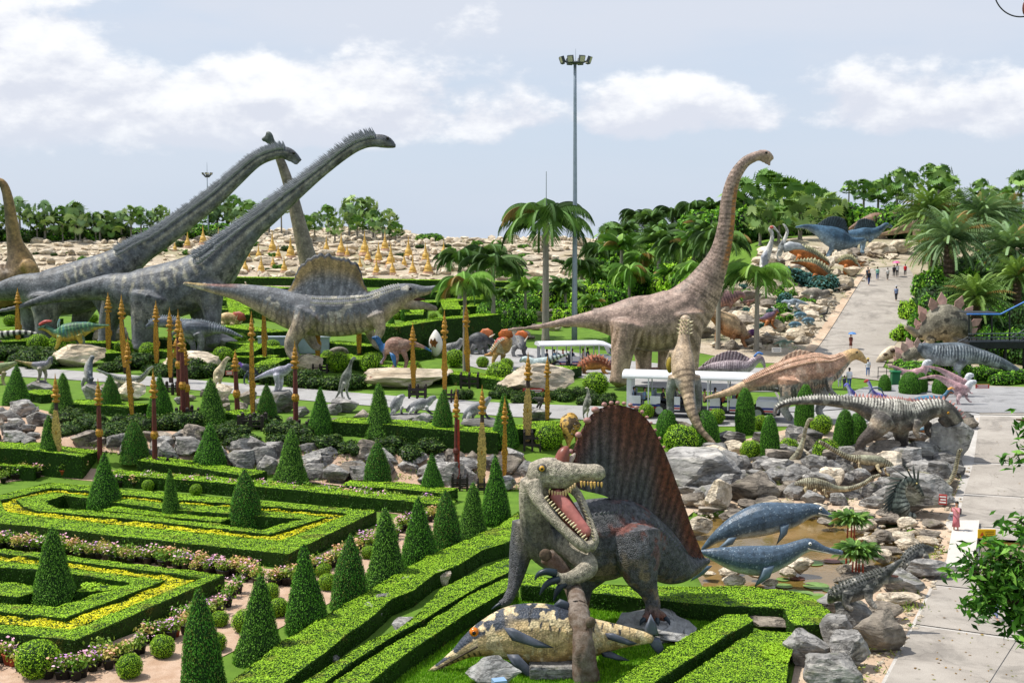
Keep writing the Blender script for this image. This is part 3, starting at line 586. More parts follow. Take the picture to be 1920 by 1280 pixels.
for pts, wd, h, lb in [([(-40, 832), (60, 836), (170, 850)], 2.2, 1.3, 'low hedge at the bank end beside the gold tipped post'), ([(-40, 866), (40, 869), (75, 872)], 1.6, .8, 'low hedge in front of the bank end hedge'),
        ([(208, 884), (400, 898), (600, 917), (835, 940)], 1.5, 1.0, 'long straight hedge behind the upper parterre'), ([(270, 858), (380, 872), (482, 888)], 1.7, 1.2, 'hedge between the boulders and the long straight hedge'),
        ([(648, 905), (750, 910), (845, 920)], 1.6, 1.0, 'short hedge at the foot of the boulders'), ([(46, 733), (80, 735), (100, 738)], 2.0, .9, 'short hedge behind the leftmost cone of the upper row'),
        ([(130, 752), (190, 755), (260, 760)], 2.2, 1.0, 'hedge between the second and fourth cones of the upper row'), ([(628, 786), (740, 791), (860, 803), (935, 806)], 2.2, 1.2, 'dark hedge running through the upper row of cones'),
        ([(430, 770), (480, 776)], 2.0, .9, 'short hedge beside the black fence'), ([(1040, 790), (1000, 800), (960, 800)], 2.0, .9, 'hedge end beside the brown fence'),
        ([(728, 612), (800, 600), (925, 588)], 2.4, 3.2, 'tall clipped hedge behind the cracked egg'), ([(412, 519), (560, 521), (830, 525), (960, 528)], 3.0, 1.6, 'long hedge at the foot of the far stone terrace'),
        ([(640, 665), (760, 690), (900, 703), (960, 712)], 2.0, 1.2, 'hedge behind the rounded bushes by the blue statue'), ([(1010, 700), (1050, 690), (1066, 686)], 2.6, 1.1, 'hedge curl beside the white striped statue'),
        ([(150, 658), (190, 655), (215, 662)], 1.8, 1.0, 'hedge beside the green crested statue'), ([(300, 655), (420, 668), (520, 668)], 2.0, .9, 'low hedge under the grey theropod'), ([(480, 690), (520, 672), (600, 668), (680, 668)], 2.0, .9, 'low hedge behind the white foot block')]:
    lhedge(pts, wd, h * (.72 if h < 2 else 1), lb)
k_ = 0
for pts, wd in [([(150, 622), (200, 618)], 3), ([(410, 560), (540, 568)], 3), ([(420, 580), (470, 575), (545, 590)], 2.5), ([(430, 610), (520, 622)], 2.5), ([(690, 560), (800, 566), (900, 560)], 3), ([(440, 640), (530, 652)], 2.2), ([(420, 535), (500, 537), (540, 540)], 2.5), ([(700, 545), (760, 548), (830, 546)], 2.5), ([(690, 625), (735, 632)], 2), ([(860, 575), (915, 570)], 2), ([(455, 660), (490, 640)], 2), ([(60, 600), (110, 596)], 2.4), ([(150, 640), (240, 642)], 2.2), ([(960, 540), (1010, 535)], 2.5), ([(300, 632), (360, 640)], 2.2), ([(840, 560), (848, 580)], 2.2), ([(780, 560), (776, 590)], 2.2), ([(440, 555), (450, 590)], 2.4), ([(720, 580), (790, 584)], 2.5), ([(880, 560), (940, 548)], 2.5), ([(10, 620), (70, 612)], 2.5), ([(0, 640), (90, 634)], 2.5), ([(820, 545), (900, 538), (960, 540)], 2.5), ([(460, 545), (530, 548)], 2.5), ([(0, 575), (60, 572)], 2.5), ([(620, 640), (700, 648)], 2.2), ([(720, 640), (790, 655)], 2.2)]:
    lhedge(pts, wd, 1.0, 'low maze hedge in the garden behind the grey path', group='low maze hedges in the middle garden'); k_ += 1
# foreground maze hedges
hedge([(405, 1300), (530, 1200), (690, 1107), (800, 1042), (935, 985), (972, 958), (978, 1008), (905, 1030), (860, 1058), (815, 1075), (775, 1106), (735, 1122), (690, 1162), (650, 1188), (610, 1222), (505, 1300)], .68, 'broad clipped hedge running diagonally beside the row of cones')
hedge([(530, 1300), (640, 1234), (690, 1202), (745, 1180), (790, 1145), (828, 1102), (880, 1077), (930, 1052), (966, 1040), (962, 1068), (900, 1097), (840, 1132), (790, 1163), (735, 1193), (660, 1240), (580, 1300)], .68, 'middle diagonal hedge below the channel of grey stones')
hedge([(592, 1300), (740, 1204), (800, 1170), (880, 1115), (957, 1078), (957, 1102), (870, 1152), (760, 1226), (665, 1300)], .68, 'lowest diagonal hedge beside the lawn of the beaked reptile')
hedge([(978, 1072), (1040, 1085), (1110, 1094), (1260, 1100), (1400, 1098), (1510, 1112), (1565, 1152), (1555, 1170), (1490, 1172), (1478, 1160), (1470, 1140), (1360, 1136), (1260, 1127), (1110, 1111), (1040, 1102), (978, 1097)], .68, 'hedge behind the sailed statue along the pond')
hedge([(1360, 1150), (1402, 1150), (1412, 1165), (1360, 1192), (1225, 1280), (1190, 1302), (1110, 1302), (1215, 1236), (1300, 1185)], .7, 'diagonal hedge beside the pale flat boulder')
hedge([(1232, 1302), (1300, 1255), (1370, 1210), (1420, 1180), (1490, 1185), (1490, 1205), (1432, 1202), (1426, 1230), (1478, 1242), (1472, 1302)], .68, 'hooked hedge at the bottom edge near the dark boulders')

# ---------------------------------------------------------------- topiary and shrubs (shared meshes)
def blob(name, lobes, n, ls, pal, core, jit=.8, sub=2, spread=.06):
    V0 = []; F0 = []; P = []; N = []; o = 0
    A = np.array([l[3] * l[4] for l in lobes]); A = A / A.sum()
    for (x, y, z, rx, rz), a in zip(lobes, A):
        bm = bmesh.new(); bmesh.ops.create_icosphere(bm, subdivisions=sub, radius=1.0); v = np.array([q.co[:] for q in bm.verts]); f = [tuple(q.index + o for q in g.verts) for g in bm.faces]; bm.free()
        w_ = v * (rx * .93, rx * .93, rz * .93) * (0.9 + .2 * fbm(v + x, 1.5, 2)[:, None]) + (x, y, z); V0.append(w_); F0 += f; o += len(v)
        k = int(n * a); u = RNG.normal(0, 1, (k, 3)); u /= np.linalg.norm(u, axis=1)[:, None]
        p = u * (rx, rx, rz) * (0.9 + .2 * fbm(u + x, 1.5, 2)[:, None]) * RNG.uniform(1 - spread, 1 + spread, (k, 1)) + (x, y, z); P.append(p); N.append(u)
    P = np.vstack(P); N = np.vstack(N); k_ = P[:, 2] > 0.0; P, N = P[k_], N[k_]
    q = leaf_quads(P, N, ls, jit); V0 = np.vstack(V0); V0[:, 2] = np.maximum(V0[:, 2], 0)
    me = bigjoin((V0, F0, hx(core)), q, leaf_cols(len(P), pal)); me.materials.append(LEAF); return me
CONEC = ['4a8022', '5c962c', '3a6c1c', '70aa38', '2e5a14']
def cone_mesh(prof, n, ls, pal, core):     # unit height, unit width
    th = np.linspace(0, 2 * np.pi, 25)[:-1]; V = []; F = []
    for j, (r, z) in enumerate(prof): V += [(r * .47 * math.cos(t), r * .47 * math.sin(t), z * .98) for t in th]
    for j in range(len(prof) - 1): F += [(j * 24 + i, j * 24 + (i + 1) % 24, (j + 1) * 24 + (i + 1) % 24, (j + 1) * 24 + i) for i in range(24)]
    V = np.array(V); V[:, :2] *= (0.94 + .14 * fbm(V * (3, 3, 2), 2.0, 2))[:, None]
    P, N = tri_sample(V, F, n / 2.0); P = P + N * (RNG.uniform(-.01, .035, (len(P), 1)))
    q = leaf_quads(P, N, ls, .95, .2); me = bigjoin((V, F, hx(core)), q, leaf_cols(len(P), pal)); me.materials.append(LEAF); return me
CP = [(1.0, 0), (1.0, .05), (.86, .22), (.68, .45), (.46, .68), (.25, .87), (.1, .97), (.03, 1.0)]
CR = [(.8, 0), (.95, .08), (1.0, .3), (.92, .55), (.72, .78), (.42, .93), (.12, 1.0)]
cones = [cone_mesh([(r * (1 + .09 * math.sin(z * 6 + k * 2.1)), z) for r, z in CP], 8000, .026, [CONEC, ['56842a', '6a9a34', '44721e', '7eae44', '365e18'], ['3e7420', '4f8a2a', '2f601a', '629c38', '6c7a34']][k], '1a360c') for k in range(3)]
rcones = [cone_mesh(CR, 6500, .030, CONEC, '1a360c') for k in range(2)]
def lean(o): o.rotation_euler[0] = random.uniform(-.035, .035); o.rotation_euler[1] = random.uniform(-.035, .035); return o
def topiary(me, x, by, w_, h_, label, group=None, name='topiary_cone', cat='topiary'):
    G = gp(x, by); s = G[1] / FPX; W_ = w_ * s
    return lean(tag(ob(name, me, None, None, (G[0], G[1] + W_ * .42, float(gz(G[0], G[1] + W_ * .42)) - .03), random.uniform(0, 6), (W_ * random.uniform(.93, 1.06), W_ * random.uniform(.93, 1.06), h_ * s)), label, cat, group))
for i, (x, y, w_, h_) in enumerate([(22, 763, 54, 80), (110, 778, 52, 80), (203, 778, 48, 78), (295, 782, 50, 80), (392, 797, 60, 88), (497, 800, 50, 82), (598, 820, 52, 95), (710, 825, 60, 104), (828, 830, 50, 96), (947, 850, 52, 104)]):
    topiary(cones[i % 3], x, y, w_, h_, '%s cone topiary from the left in the upper row along the path' % ORD[i], 'cones of the upper row')
for i, (x, y, w_, h_) in enumerate([(88, 887, 54, 98), (247, 884, 62, 84), (388, 897, 64, 94), (540, 912, 68, 108), (705, 922, 64, 98), (810, 937, 50, 88)]):
    topiary(cones[(i + 1) % 3], x, y, w_, h_, '%s cone topiary from the left along the foot of the boulder bank' % ORD[i], 'cones of the bank row')
for i, (x, y, w_, h_) in enumerate([(188, 964, 68, 116), (317, 980, 44, 102), (455, 994, 78, 116)]):
    topiary(cones[i % 3], x, y, w_, h_, '%s cone topiary from the left inside the upper parterre' % ORD[i], 'cones inside the upper parterre')
topiary(cones[1], 88, 1138, 94, 152, 'large cone topiary standing inside the lower parterre')
for i, (x, y, w_, h_) in enumerate([(930, 988, 58, 138), (885, 1015, 64, 112), (838, 1040, 70, 124), (785, 1070, 80, 140), (722, 1110, 90, 158), (650, 1150, 90, 150), (570, 1196, 90, 180), (478, 1252, 98, 176), (372, 1312, 104, 215)]):
    topiary(cones[i % 3], x, y, w_, h_, '%s cone topiary counted from the far end of the diagonal row' % ORD[i], 'cones of the diagonal row')
for i, (x, y, w_, h_, lb) in enumerate([(1400, 816, 40, 88, 'tall rounded cone shrub in front of the white tram'), (1447, 872, 40, 94, 'pointed cone shrub beside the spined theropod tail'), (1585, 852, 40, 84, 'pointed cone shrub behind the leg of the spined theropod'), (1252, 832, 42, 62, 'leaning oval shrub left of the grey block'), (1325, 842, 54, 70, 'dark oval shrub under the striped tail'), (1510, 805, 38, 84, 'rounded cone shrub behind the theropod tail'), (1662, 736, 26, 34, 'small cone shrub in front of the green bin'), (1712, 742, 44, 44, 'wide cone shrub behind the spined back'), (1730, 738, 26, 40, 'narrow shrub beside the wide cone shrub'), (1768, 742, 34, 36, 'rounded shrub under the pink dinosaurs'), (1612, 835, 40, 60, 'dark shrub behind the spined theropod belly'), (1145, 660, 14, 34, 'small pointed shrub in the maze behind the tall hedge'), (760, 602, 18, 34, 'small cone shrub behind the open jaws'), (733, 618, 14, 26, 'tiny cone shrub at the tall hedge end')]):
    topiary(rcones[i % 2], x, y, w_, h_, lb, None, 'rounded_shrub', 'shrub')
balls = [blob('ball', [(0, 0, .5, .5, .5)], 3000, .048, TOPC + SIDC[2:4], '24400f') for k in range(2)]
for x, y, r, lb in [(1118, 745, 24, 'round ball shrub behind the sail of the nearest statue'), (1280, 862, 32, 'large round ball shrub beside the brown sail'), (1213, 786, 15, 'small ball shrub in front of the tram wheel'), (1346, 797, 16, 'small ball shrub under the tram side'), (1410, 866, 20, 'ball shrub left of the pointed cone by the theropod'), (1545, 818, 20, 'ball shrub under the theropod tail middle'), (1553, 874, 25, 'ball shrub in front of the theropod hind foot'), (1482, 860, 19, 'ball shrub between two pointed shrubs'), (1030, 850, 26, 'dark ball shrub beside the brown fence'), (1428, 808, 15, 'ball shrub right of the tall rounded cone')]:
    topiary(balls[0], x, y, 2 * r, 2 * r * .95, lb, None, 'ball_shrub', 'shrub')
for i, (x, y, r) in enumerate([(65, 665, 21), (110, 668, 23), (228, 668, 17), (274, 675, 18), (172, 606, 10), (415, 685, 19), (449, 646, 12), (632, 700, 22), (697, 704, 24), (852, 690, 19), (937, 725, 25), (950, 695, 13), (508, 668, 17), (614, 682, 14), (545, 668, 13), (775, 705, 16), (905, 690, 12), (980, 715, 15), (15, 612, 12), (8, 660, 12), (425, 570, 9), (445, 572, 8), (418, 590, 9), (436, 600, 10), (455, 595, 9), (500, 600, 11), (470, 585, 8), (762, 585, 8), (785, 598, 9), (800, 582, 8), (830, 590, 8), (885, 582, 8), (872, 596, 9), (812, 602, 9), (745, 600, 9), (480, 560, 8), (530, 575, 9), (700, 600, 8), (860, 560, 7), (920, 560, 7)]):
    topiary(balls[i % 2], x, y, 2 * r, 2 * r * .9, 'clipped round green bush in the garden beyond the cones', 'round bushes of the middle garden', 'round_bush', 'bush')
JUN = ['33501c', '28431a', '456425', '5a7030', '1f3512']
def lump(seed, pal, n=2600, ls=.08):
    r = np.random.default_rng(seed); L = [(r.uniform(-.4, .4), r.uniform(-.35, .35), r.uniform(.15, .3), r.uniform(.18, .34), r.uniform(.18, .32)) for _ in range(8)]
    return blob('lump', L, n, ls, pal, '1a2c0e', 1.1, 2, .12)
bush = [lump(i, JUN) for i in range(3)]; gbush = [lump(10 + i, ['4f8420', '3c6c1a', '6a9c2c', '2c5214', '80ac3a']) for i in range(3)]; tealb = [lump(20 + i, ['3f6a66', '4d7b78', '2f5350', '5e8c86']) for i in range(2)]; lime = [lump(30, ['8ab82c', '9cc838', '6f9f22', 'b2d44a'])]; dkb = [lump(40, ['2c4e1c', '3a6222', '223c16', '4a7230']), lump(41, ['34562a', '2a4620', '486a30'])]
def shrub(me, x, by, w_, h_, label, group=None, name='shrub', cat='shrub', d=None):
    G = gp(x, by) if d is None else px(x, by, d); s = G[1] / FPX; W_ = w_ * s
    return tag(ob(name, me, None, None, (G[0], G[1] + W_ * .35, G[2] - .05), random.uniform(0, 6), (W_, W_ * .9, h_ * s * 1.7)), label, cat, group)
for poly, n, w0, w1, asp, mm, lb, gr, smin, sd in [
    ([(90, 775), (300, 790), (480, 800), (640, 835), (880, 850), (870, 872), (640, 862), (480, 848), (300, 836), (120, 826)], 34, 40, 74, .45, bush, 'dark spreading juniper-like shrub on the bank among boulders', 'spreading shrubs on the bank', 13, 11),
    ([(-10, 672), (70, 672), (200, 690), (460, 708), (700, 728), (700, 740), (460, 722), (200, 702), (-10, 690)], 26, 44, 74, .5, bush, 'dark loose shrub behind the grey path', 'loose shrubs behind the path', 11, 12),
    ([(830, 738), (1000, 746), (1150, 750), (1150, 765), (960, 756), (830, 748)], 14, 30, 50, .6, bush, 'dark shrub between path and plinth rocks', 'shrubs by the plinth rocks', 10, 13),
    ([(880, 600), (1000, 560), (1140, 545), (1150, 585), (1010, 625), (930, 640)], 22, 36, 66, .8, gbush + lime, 'leafy green shrub at the foot of the palm grove', 'leafy shrubs of the palm grove', 11, 14),
    ([(1130, 500), (1320, 490), (1330, 560), (1140, 560)], 26, 44, 84, .8, gbush + lime, 'dense green shrub behind the long-necked statue', 'dense shrubs behind the long neck', 12, 15),
    ([(1745, 585), (1770, 530), (1930, 500), (1930, 690), (1830, 690), (1750, 660)], 34, 44, 90, .8, dkb + gbush[:1], 'dark shrub in the shade of the date palms', 'dark shrubs under the date palms', 13, 16),
    ([(1340, 560), (1440, 520), (1580, 540), (1540, 620), (1400, 640)], 18, 22, 44, .6, gbush + tealb, 'small green shrub between the limestone blocks', 'small shrubs on the hillside', 12, 17),
    ([(1700, 700), (1850, 712), (1930, 716), (1930, 722), (1840, 722), (1720, 715)], 12, 40, 70, .55, gbush, 'bright green leafy shrub along the asphalt', 'leafy shrubs along the asphalt', 10, 18),
    ([(-30, 452), (300, 446), (420, 442), (420, 449), (-30, 456)], 26, 40, 80, .4, gbush + bush[:1], 'low dark shrub on the crest of the far terrace', 'dark shrubs on the far crest', 8, 19),
    ([(1330, 470), (1470, 440), (1560, 418), (1720, 412), (1930, 420), (1930, 440), (1720, 430), (1560, 436), (1470, 460), (1340, 490)], 54, 60, 110, .62, dkb + gbush + gbush, 'broad leafy tree crown on top of the hill', 'leafy crowns on the hilltop', 8, 20)]:
    for q in scatter(poly, n, smin, sd):
        w_ = random.uniform(w0, w1); shrub(random.choice(mm), q[0], q[1] if sd != 20 else 448, w_, w_ * asp, lb, gr, d=None if sd != 20 else 184 + random.random() * 30)
for q in scatter([(-20, 462), (400, 458), (800, 460), (1120, 458), (1120, 508), (400, 508), (-20, 505)], 46, 9, 77):
    w_ = random.uniform(10, 26); shrub(random.choice(gbush + bush), q[0], q[1], w_, w_ * .5, 'small green shrub growing between the far terrace stones', 'shrubs between the terrace stones')
for x, y, w_, h_, me, lb in [(1505, 538, 90, 40, tealb[0], 'blue-green feathery shrub on the hillside beside the ankylosaurs'), (1550, 548, 70, 34, tealb[1], 'second blue-green feathery shrub nearer the road'), (1475, 575, 44, 30, tealb[0], 'small blue-green shrub behind the palm trunk'), (802, 452, 40, 18, gbush[1], 'lone round bush on the crest of the far terrace'), (1708, 600, 34, 40, lime[0], 'yellow-green tufted shrub beside the road'), (1690, 640, 36, 34, lime[0], 'yellow-green tuft below the stegosaurus head'), (1765, 650, 40, 26, lime[0], 'yellow-green tuft under the stegosaurus belly'), (1855, 520, 60, 40, lime[0], 'bright lime shrub under the date palms')]:
    shrub(me, x, y, w_, h_, lb)

# ---------------------------------------------------------------- palms
def frond(L, e0, e1, n, ll, kind='feather', wd=.05):
    t = np.linspace(0, 1, n); e = e0 + (e1 - e0) * t ** 1.2; dx = np.cos(e), np.sin(e)
    C = np.c_[np.cumsum(np.cos(e)) * L / n, np.zeros(n), np.cumsum(np.sin(e)) * L / n]; T = np.c_[np.cos(e), 0 * e, np.sin(e)]
    V = []; F = []
    for i in range(n):
        if t[i] < .12: continue
        l = ll * (math.sin(math.pi * min(1, .18 + t[i] * .84)) ** .6) * random.uniform(.85, 1.1)
        for sgn in (-1, 1):
            dv = T[i] * .55 + np.array([0, sgn * .85, 0]) + np.array([0, 0, -.45 - .35 * random.random()]); dv /= np.linalg.norm(dv)
            k = len(V); a = C[i]; V += [a - T[i] * wd, a + T[i] * wd, a + dv * l * .55 + T[i] * wd * .8 + (0, 0, .05 * l), a + dv * l + (0, 0, -.16 * l)]; F.append((k, k + 1, k + 2, k + 3))
    k = len(V)
    for i in range(n - 1): V += [C[i] + (0, -.03, 0), C[i] + (0, .03, 0), C[i + 1] + (0, .02, 0), C[i + 1] + (0, -.02, 0)]; F.append((k, k + 1, k + 2, k + 3)); k += 4
    return np.array(V), F
def fan(L, e, r, n=14):
    pet = np.array([math.cos(e), 0, math.sin(e)]); c = pet * L; outw = pet * .45 + np.array([-math.sin(e), 0, math.cos(e)]) * random.choice((.9, .9, -.6)); outw = outw / np.linalg.norm(outw); V = [np.array((0, -.03, 0)), np.array((0, .03, 0)), c + (0, .02, 0), c - (0, .02, 0)]; F = [(0, 1, 2, 3)]
    side = np.array([0, 1, 0])
    for i in range(n):
        a = -2.1 + 4.2 * i / (n - 1); dv = outw * math.cos(a) + side * math.sin(a); tip = c + dv * r * random.uniform(.85, 1.1) + np.array([0, 0, -.12 * r]) + pet * .1 * r
        pr = np.cross(dv, np.cross(outw, side)); pr = pr / np.linalg.norm(pr) * r * .13; mid = c + dv * r * .55; k = len(V); V += [c, mid - pr, tip, mid + pr]; F.append((k, k + 1, k + 2, k + 3))
    return np.array(V), F
def crown(kind, pal, seed):
    random.seed(seed); V = []; F = []; C = []; o = 0
    n = {'royal': 22, 'date': 64, 'fan': 30, 'young': 20}[kind]; pc = [hx(c) for c in pal]
    for i in range(n):
        f = i / (n - 1); az = i * 2.399 + random.uniform(-.2, .2)
        if kind == 'royal': v, g = frond(1.28 * random.uniform(.9, 1.1), R(76 - 56 * f), R(-72 - 26 * f), 36, .40, wd=.012)
        elif kind == 'young': v, g = frond(1.0 * random.uniform(.85, 1.1), R(84 - 50 * f), R(-10 - 50 * f), 26, .30, wd=.016)
        elif kind == 'date': v, g = frond(1.0 * random.uniform(.85, 1.1), R(84 - 105 * f), R(10 - 88 * f), 20, .17, wd=.009)
        else: v, g = fan(.60 * (.8 + .4 * random.random()), R(88 - 140 * f), .36 * random.uniform(.85, 1.1))
        ca, sa = math.cos(az), math.sin(az); v = np.c_[v[:, 0] * ca - v[:, 1] * sa, v[:, 0] * sa + v[:, 1] * ca, v[:, 2]]
        c = pc[random.randrange(len(pc))] * random.uniform(.8, 1.35); c = c * .86 + c.mean() * .14; c = hx('8a7440') if random.random() < .04 and kind != 'fan' else c; q = np.broadcast_to(c, (len(v), 3))
        V.append(v); F += [tuple(a + o for a in h) for h in g]; C.append(q); o += len(v)
    random.seed(seed + 99); me = mk(np.vstack(V), np.array(F), np.vstack(C)); me.materials.append(LEAF); return me
GR1 = ['44682a', '567c34', '34521f', '6a9044']; GR2 = ['5c8c2a', '74a23a', '487422', '8cb44c']; GR3 = ['5c7c4a', '70905c', '84a46c', '46653a']; GR4 = ['6c9040', '84a452', '587a34', 'a0b870']
crowns = {('royal', 0): crown('royal', GR1, 1), ('royal', 1): crown('royal', GR2, 2), ('royal', 2): crown('royal', ['426428', '54783a', '35541f', '68884a'], 3), ('young', 0): crown('young', GR2, 4), ('young', 1): crown('young', GR1, 5), ('date', 0): crown('date', GR3, 6), ('date', 1): crown('date', ['587a30', '6c8c3a', '7d9c40', '4a6a28'], 7), ('fan', 0): crown('fan', GR4, 8), ('fan', 1): crown('fan', ['557f2c', '6c9638', '456c24', '84aa4c'], 9), ('fan', 2): crown('fan', GR3 + GR4[:2], 10)}
tm = MB(); tm.lathe((0, 0, 0), [(1.25, 0), (1.05, .06)] + [((1.0 - .3 * z) * (1.05 if i % 2 else .97), z) for i, z in enumerate(np.linspace(.1, .98, 22))] + [(.5, 1.02)], 10)
TRK = tm.mesh(None, True); TRK.materials.append(mat('8d877c', .85, .35, 5, .5))
tm2 = MB(); tm2.lathe((0, 0, 0), [((1.0 + .25 * (i % 2)), z) for i, z in enumerate(np.linspace(0, 1, 24))], 9); TRK2 = tm2.mesh(); TRK2.materials.append(mat('4e3f30', .9, .4, 5, .6))
def palm(x, by, ty, cr_, kind, var, label, group=None, tr=None, d=None, name=None):
    if kind == 'fan': cr_ = cr_ * random.uniform(.85, 1.3); ty = ty + random.uniform(-6, 6)
    G = gp(x, by) if d is None else px(x, by, d); s = G[1] / FPX; H = max((by - ty) * s, .5)
    e = empty(name or {'royal': 'feather_palm', 'young': 'feather_palm', 'date': 'date_palm', 'fan': 'fan_palm'}[kind], G, label, 'palm', group, random.uniform(0, 6))
    r = (tr or (cr_ * .075 if kind != 'date' else cr_ * .1)) * s
    ob('trunk', TRK2 if kind == 'date' else TRK, None, e, (0, 0, -.1), 0, (r, r, H + .1)); lean(ob('crown', crowns[(kind, var)], None, e, (0, 0, H), 0, (cr_ * s, cr_ * s * random.uniform(.85, 1.1), cr_ * s * random.uniform(.85, 1.15))))
    return e
for a in [(1023, 642, 418, 96, 'royal', 0, 'tall drooping feather palm left of the light mast'), (872, 705, 538, 62, 'royal', 1, 'feather palm right of the open jaws of the grey sailed statue'), (925, 632, 500, 62, 'royal', 2, 'feather palm with grey trunk behind the tall hedge'), (1418, 657, 520, 72, 'royal', 1, 'feather palm with bright fronds right of the long neck'), (1346, 655, 455, 64, 'royal', 0, 'feather palm whose grey trunk stands behind the long neck'), (862, 560, 488, 50, 'royal', 2, 'dark feather palm before the far terrace'), (908, 548, 478, 48, 'royal', 2, 'feather palm beside the dark one before the terrace')]: palm(*a)
for i, (x, by, ty, c, k, v) in enumerate(sorted([(985, 600, 545, 46, 'young', 0), (1060, 585, 548, 48, 'young', 1), (1110, 600, 570, 40, 'young', 0), (1130, 530, 478, 46, 'royal', 2), (1165, 545, 470, 56, 'young', 0), (1205, 540, 490, 50, 'royal', 1), (1235, 545, 455, 58, 'young', 1), (1275, 540, 470, 54, 'royal', 0), (1300, 530, 462, 52, 'young', 0), (1180, 560, 515, 44, 'royal', 1), (1255, 560, 520, 46, 'young', 0), (1310, 560, 510, 46, 'royal', 1), (1325, 520, 440, 46, 'young', 1), (960, 560, 520, 40, 'young', 0), (945, 600, 560, 36, 'young', 1), (1090, 540, 500, 38, 'royal', 2), (1145, 500, 448, 36, 'fan', 1), (1220, 480, 418, 44, 'young', 1), (1260, 470, 405, 44, 'royal', 2), (1300, 470, 398, 46, 'royal', 2), (1335, 465, 400, 44, 'young', 1), (1195, 470, 410, 40, 'royal', 2), (1150, 525, 500, 44, 'young', 0), (1225, 520, 480, 46, 'young', 0), (1285, 515, 482, 46, 'young', 1), (1110, 540, 520, 40, 'young', 0), (1240, 500, 440, 44, 'young', 1), (1170, 490, 440, 42, 'young', 1), (1318, 495, 425, 44, 'young', 0)])):
    palm(x, by, ty, c, k, v, '%s feather palm from the left in the grove between mast and long neck' % ORD[i], 'palms of the middle grove')
for i, (x, by, ty, c, k, v) in enumerate(sorted([(1395, 440, 372, 44, 'fan', 1), (1440, 440, 352, 46, 'fan', 1), (1385, 460, 410, 40, 'fan', 1), (1425, 460, 405, 42, 'fan', 0), (1480, 440, 372, 50, 'fan', 1), (1520, 435, 378, 50, 'fan', 1), (1555, 435, 392, 42, 'fan', 0), (1590, 430, 348, 18, 'fan', 1), (1618, 430, 362, 30, 'fan', 1), (1645, 430, 358, 32, 'fan', 1), (1680, 425, 345, 34, 'fan', 1), (1708, 425, 340, 30, 'fan', 1), (1738, 420, 328, 18, 'fan', 1), (1758, 425, 345, 34, 'fan', 1), (1775, 425, 365, 34, 'fan', 1), (1835, 430, 352, 30, 'fan', 1), (1858, 430, 365, 28, 'fan', 0), (1885, 430, 372, 28, 'fan', 1), (1912, 430, 345, 34, 'fan', 1), (1500, 450, 405, 44, 'fan', 0), (1460, 455, 410, 40, 'fan', 1)])):
    palm(x, 444 if by <= 440 else by, ty, c, k, v, '%s fan palm from the left on the crest of the hill' % ORD[i], 'fan palms on the hill crest', d=190 + (i * 7) % 26 if by <= 440 else None)
for x, by, ty, c, v, lb in [(1778, 560, 452, 92, 0, 'big grey-green date palm nearest the climbing road'), (1893, 560, 470, 96, 0, 'big grey-green date palm at the edge of the picture'), (1742, 490, 402, 84, 1, 'yellow-green date palm behind the nearest one'), (1838, 500, 405, 74, 0, 'date palm between the two big ones'), (1828, 650, 560, 84, 1, 'dark date palm above the steel stairs'), (1905, 600, 520, 70, 1, 'date palm over the blue rail'), (1748, 520, 462, 56, 1, 'shaggy date palm hanging over the road edge'), (1880, 480, 400, 60, 0, 'date palm high on the slope')]: palm(x, by, ty, c, 'date', v, lb)
for i, (x, ty, c) in enumerate(sorted([(-5, 402, 26), (12, 405, 22), (38, 398, 26), (58, 410, 22), (85, 402, 26), (102, 415, 24), (118, 408, 26), (143, 402, 30), (150, 420, 26), (180, 408, 26), (203, 412, 24), (188, 425, 26), (228, 418, 24), (246, 408, 24), (265, 410, 24), (285, 418, 22), (303, 408, 26), (320, 420, 24), (345, 420, 26), (215, 428, 24), (70, 422, 26)])):
    palm(x, 452, ty, c, 'fan', i % 3, '%s fan palm from the left in the row on the far crest' % ORD[i], 'fan palms on the far left crest')
for i, (x, by, ty, c) in enumerate(sorted([(392, 440, 405, 26), (408, 440, 395, 28), (425, 440, 400, 26), (440, 435, 388, 24), (460, 430, 372, 24), (478, 430, 368, 24), (492, 430, 362, 24), (470, 440, 395, 26), (505, 440, 390, 24), (575, 430, 378, 18), (600, 425, 374, 20), (625, 425, 376, 22), (645, 430, 380, 22), (660, 435, 392, 24), (680, 440, 398, 26), (692, 442, 394, 24), (655, 445, 410, 26), (615, 445, 405, 26), (590, 450, 418, 22), (628, 455, 422, 22), (700, 450, 415, 24), (730, 448, 408, 24), (742, 452, 432, 20), (718, 452, 430, 22), (670, 450, 420, 24), (575, 455, 425, 22), (448, 445, 412, 26), (528, 440, 395, 22)])):
    palm(x, by, ty, c, 'fan', (i + 1) % 3, '%s pale fan palm from the left on the stony knoll behind the terrace' % ORD[i], 'fan palms on the stony knoll')
for i, (x, by, r) in enumerate([(1608, 1085, 60), (1597, 1062, 52)]):   # red-stemmed clump in the pond
    G = gp(x, by); s = G[1] / FPX; e = empty('red_stem_palm', G, ['red-stemmed clump palm standing in the pond', 'smaller red-stemmed palm behind the clump'][i], 'palm')
    for k in range(4 - i): m_ = MB(); q = np.array([(k - 1.5) * 7 * s, random.uniform(-.2, .2), 0]); m_.tube([q - (0, 0, .4), q * .9 + (0, 0, (22 + 20 * i) * s), q * .8 + (0, 0, (46 + 40 * i) * s)], [2.0 * s, 1.8 * s, 1.2 * s], 6); m_.build('stem', mat('9c3a1c', .5), e); ob('crown', crowns[('young', k % 2)], None, e, q * .8 + (0, 0, (44 + 40 * i) * s), k * 1.7, r * s * .8)

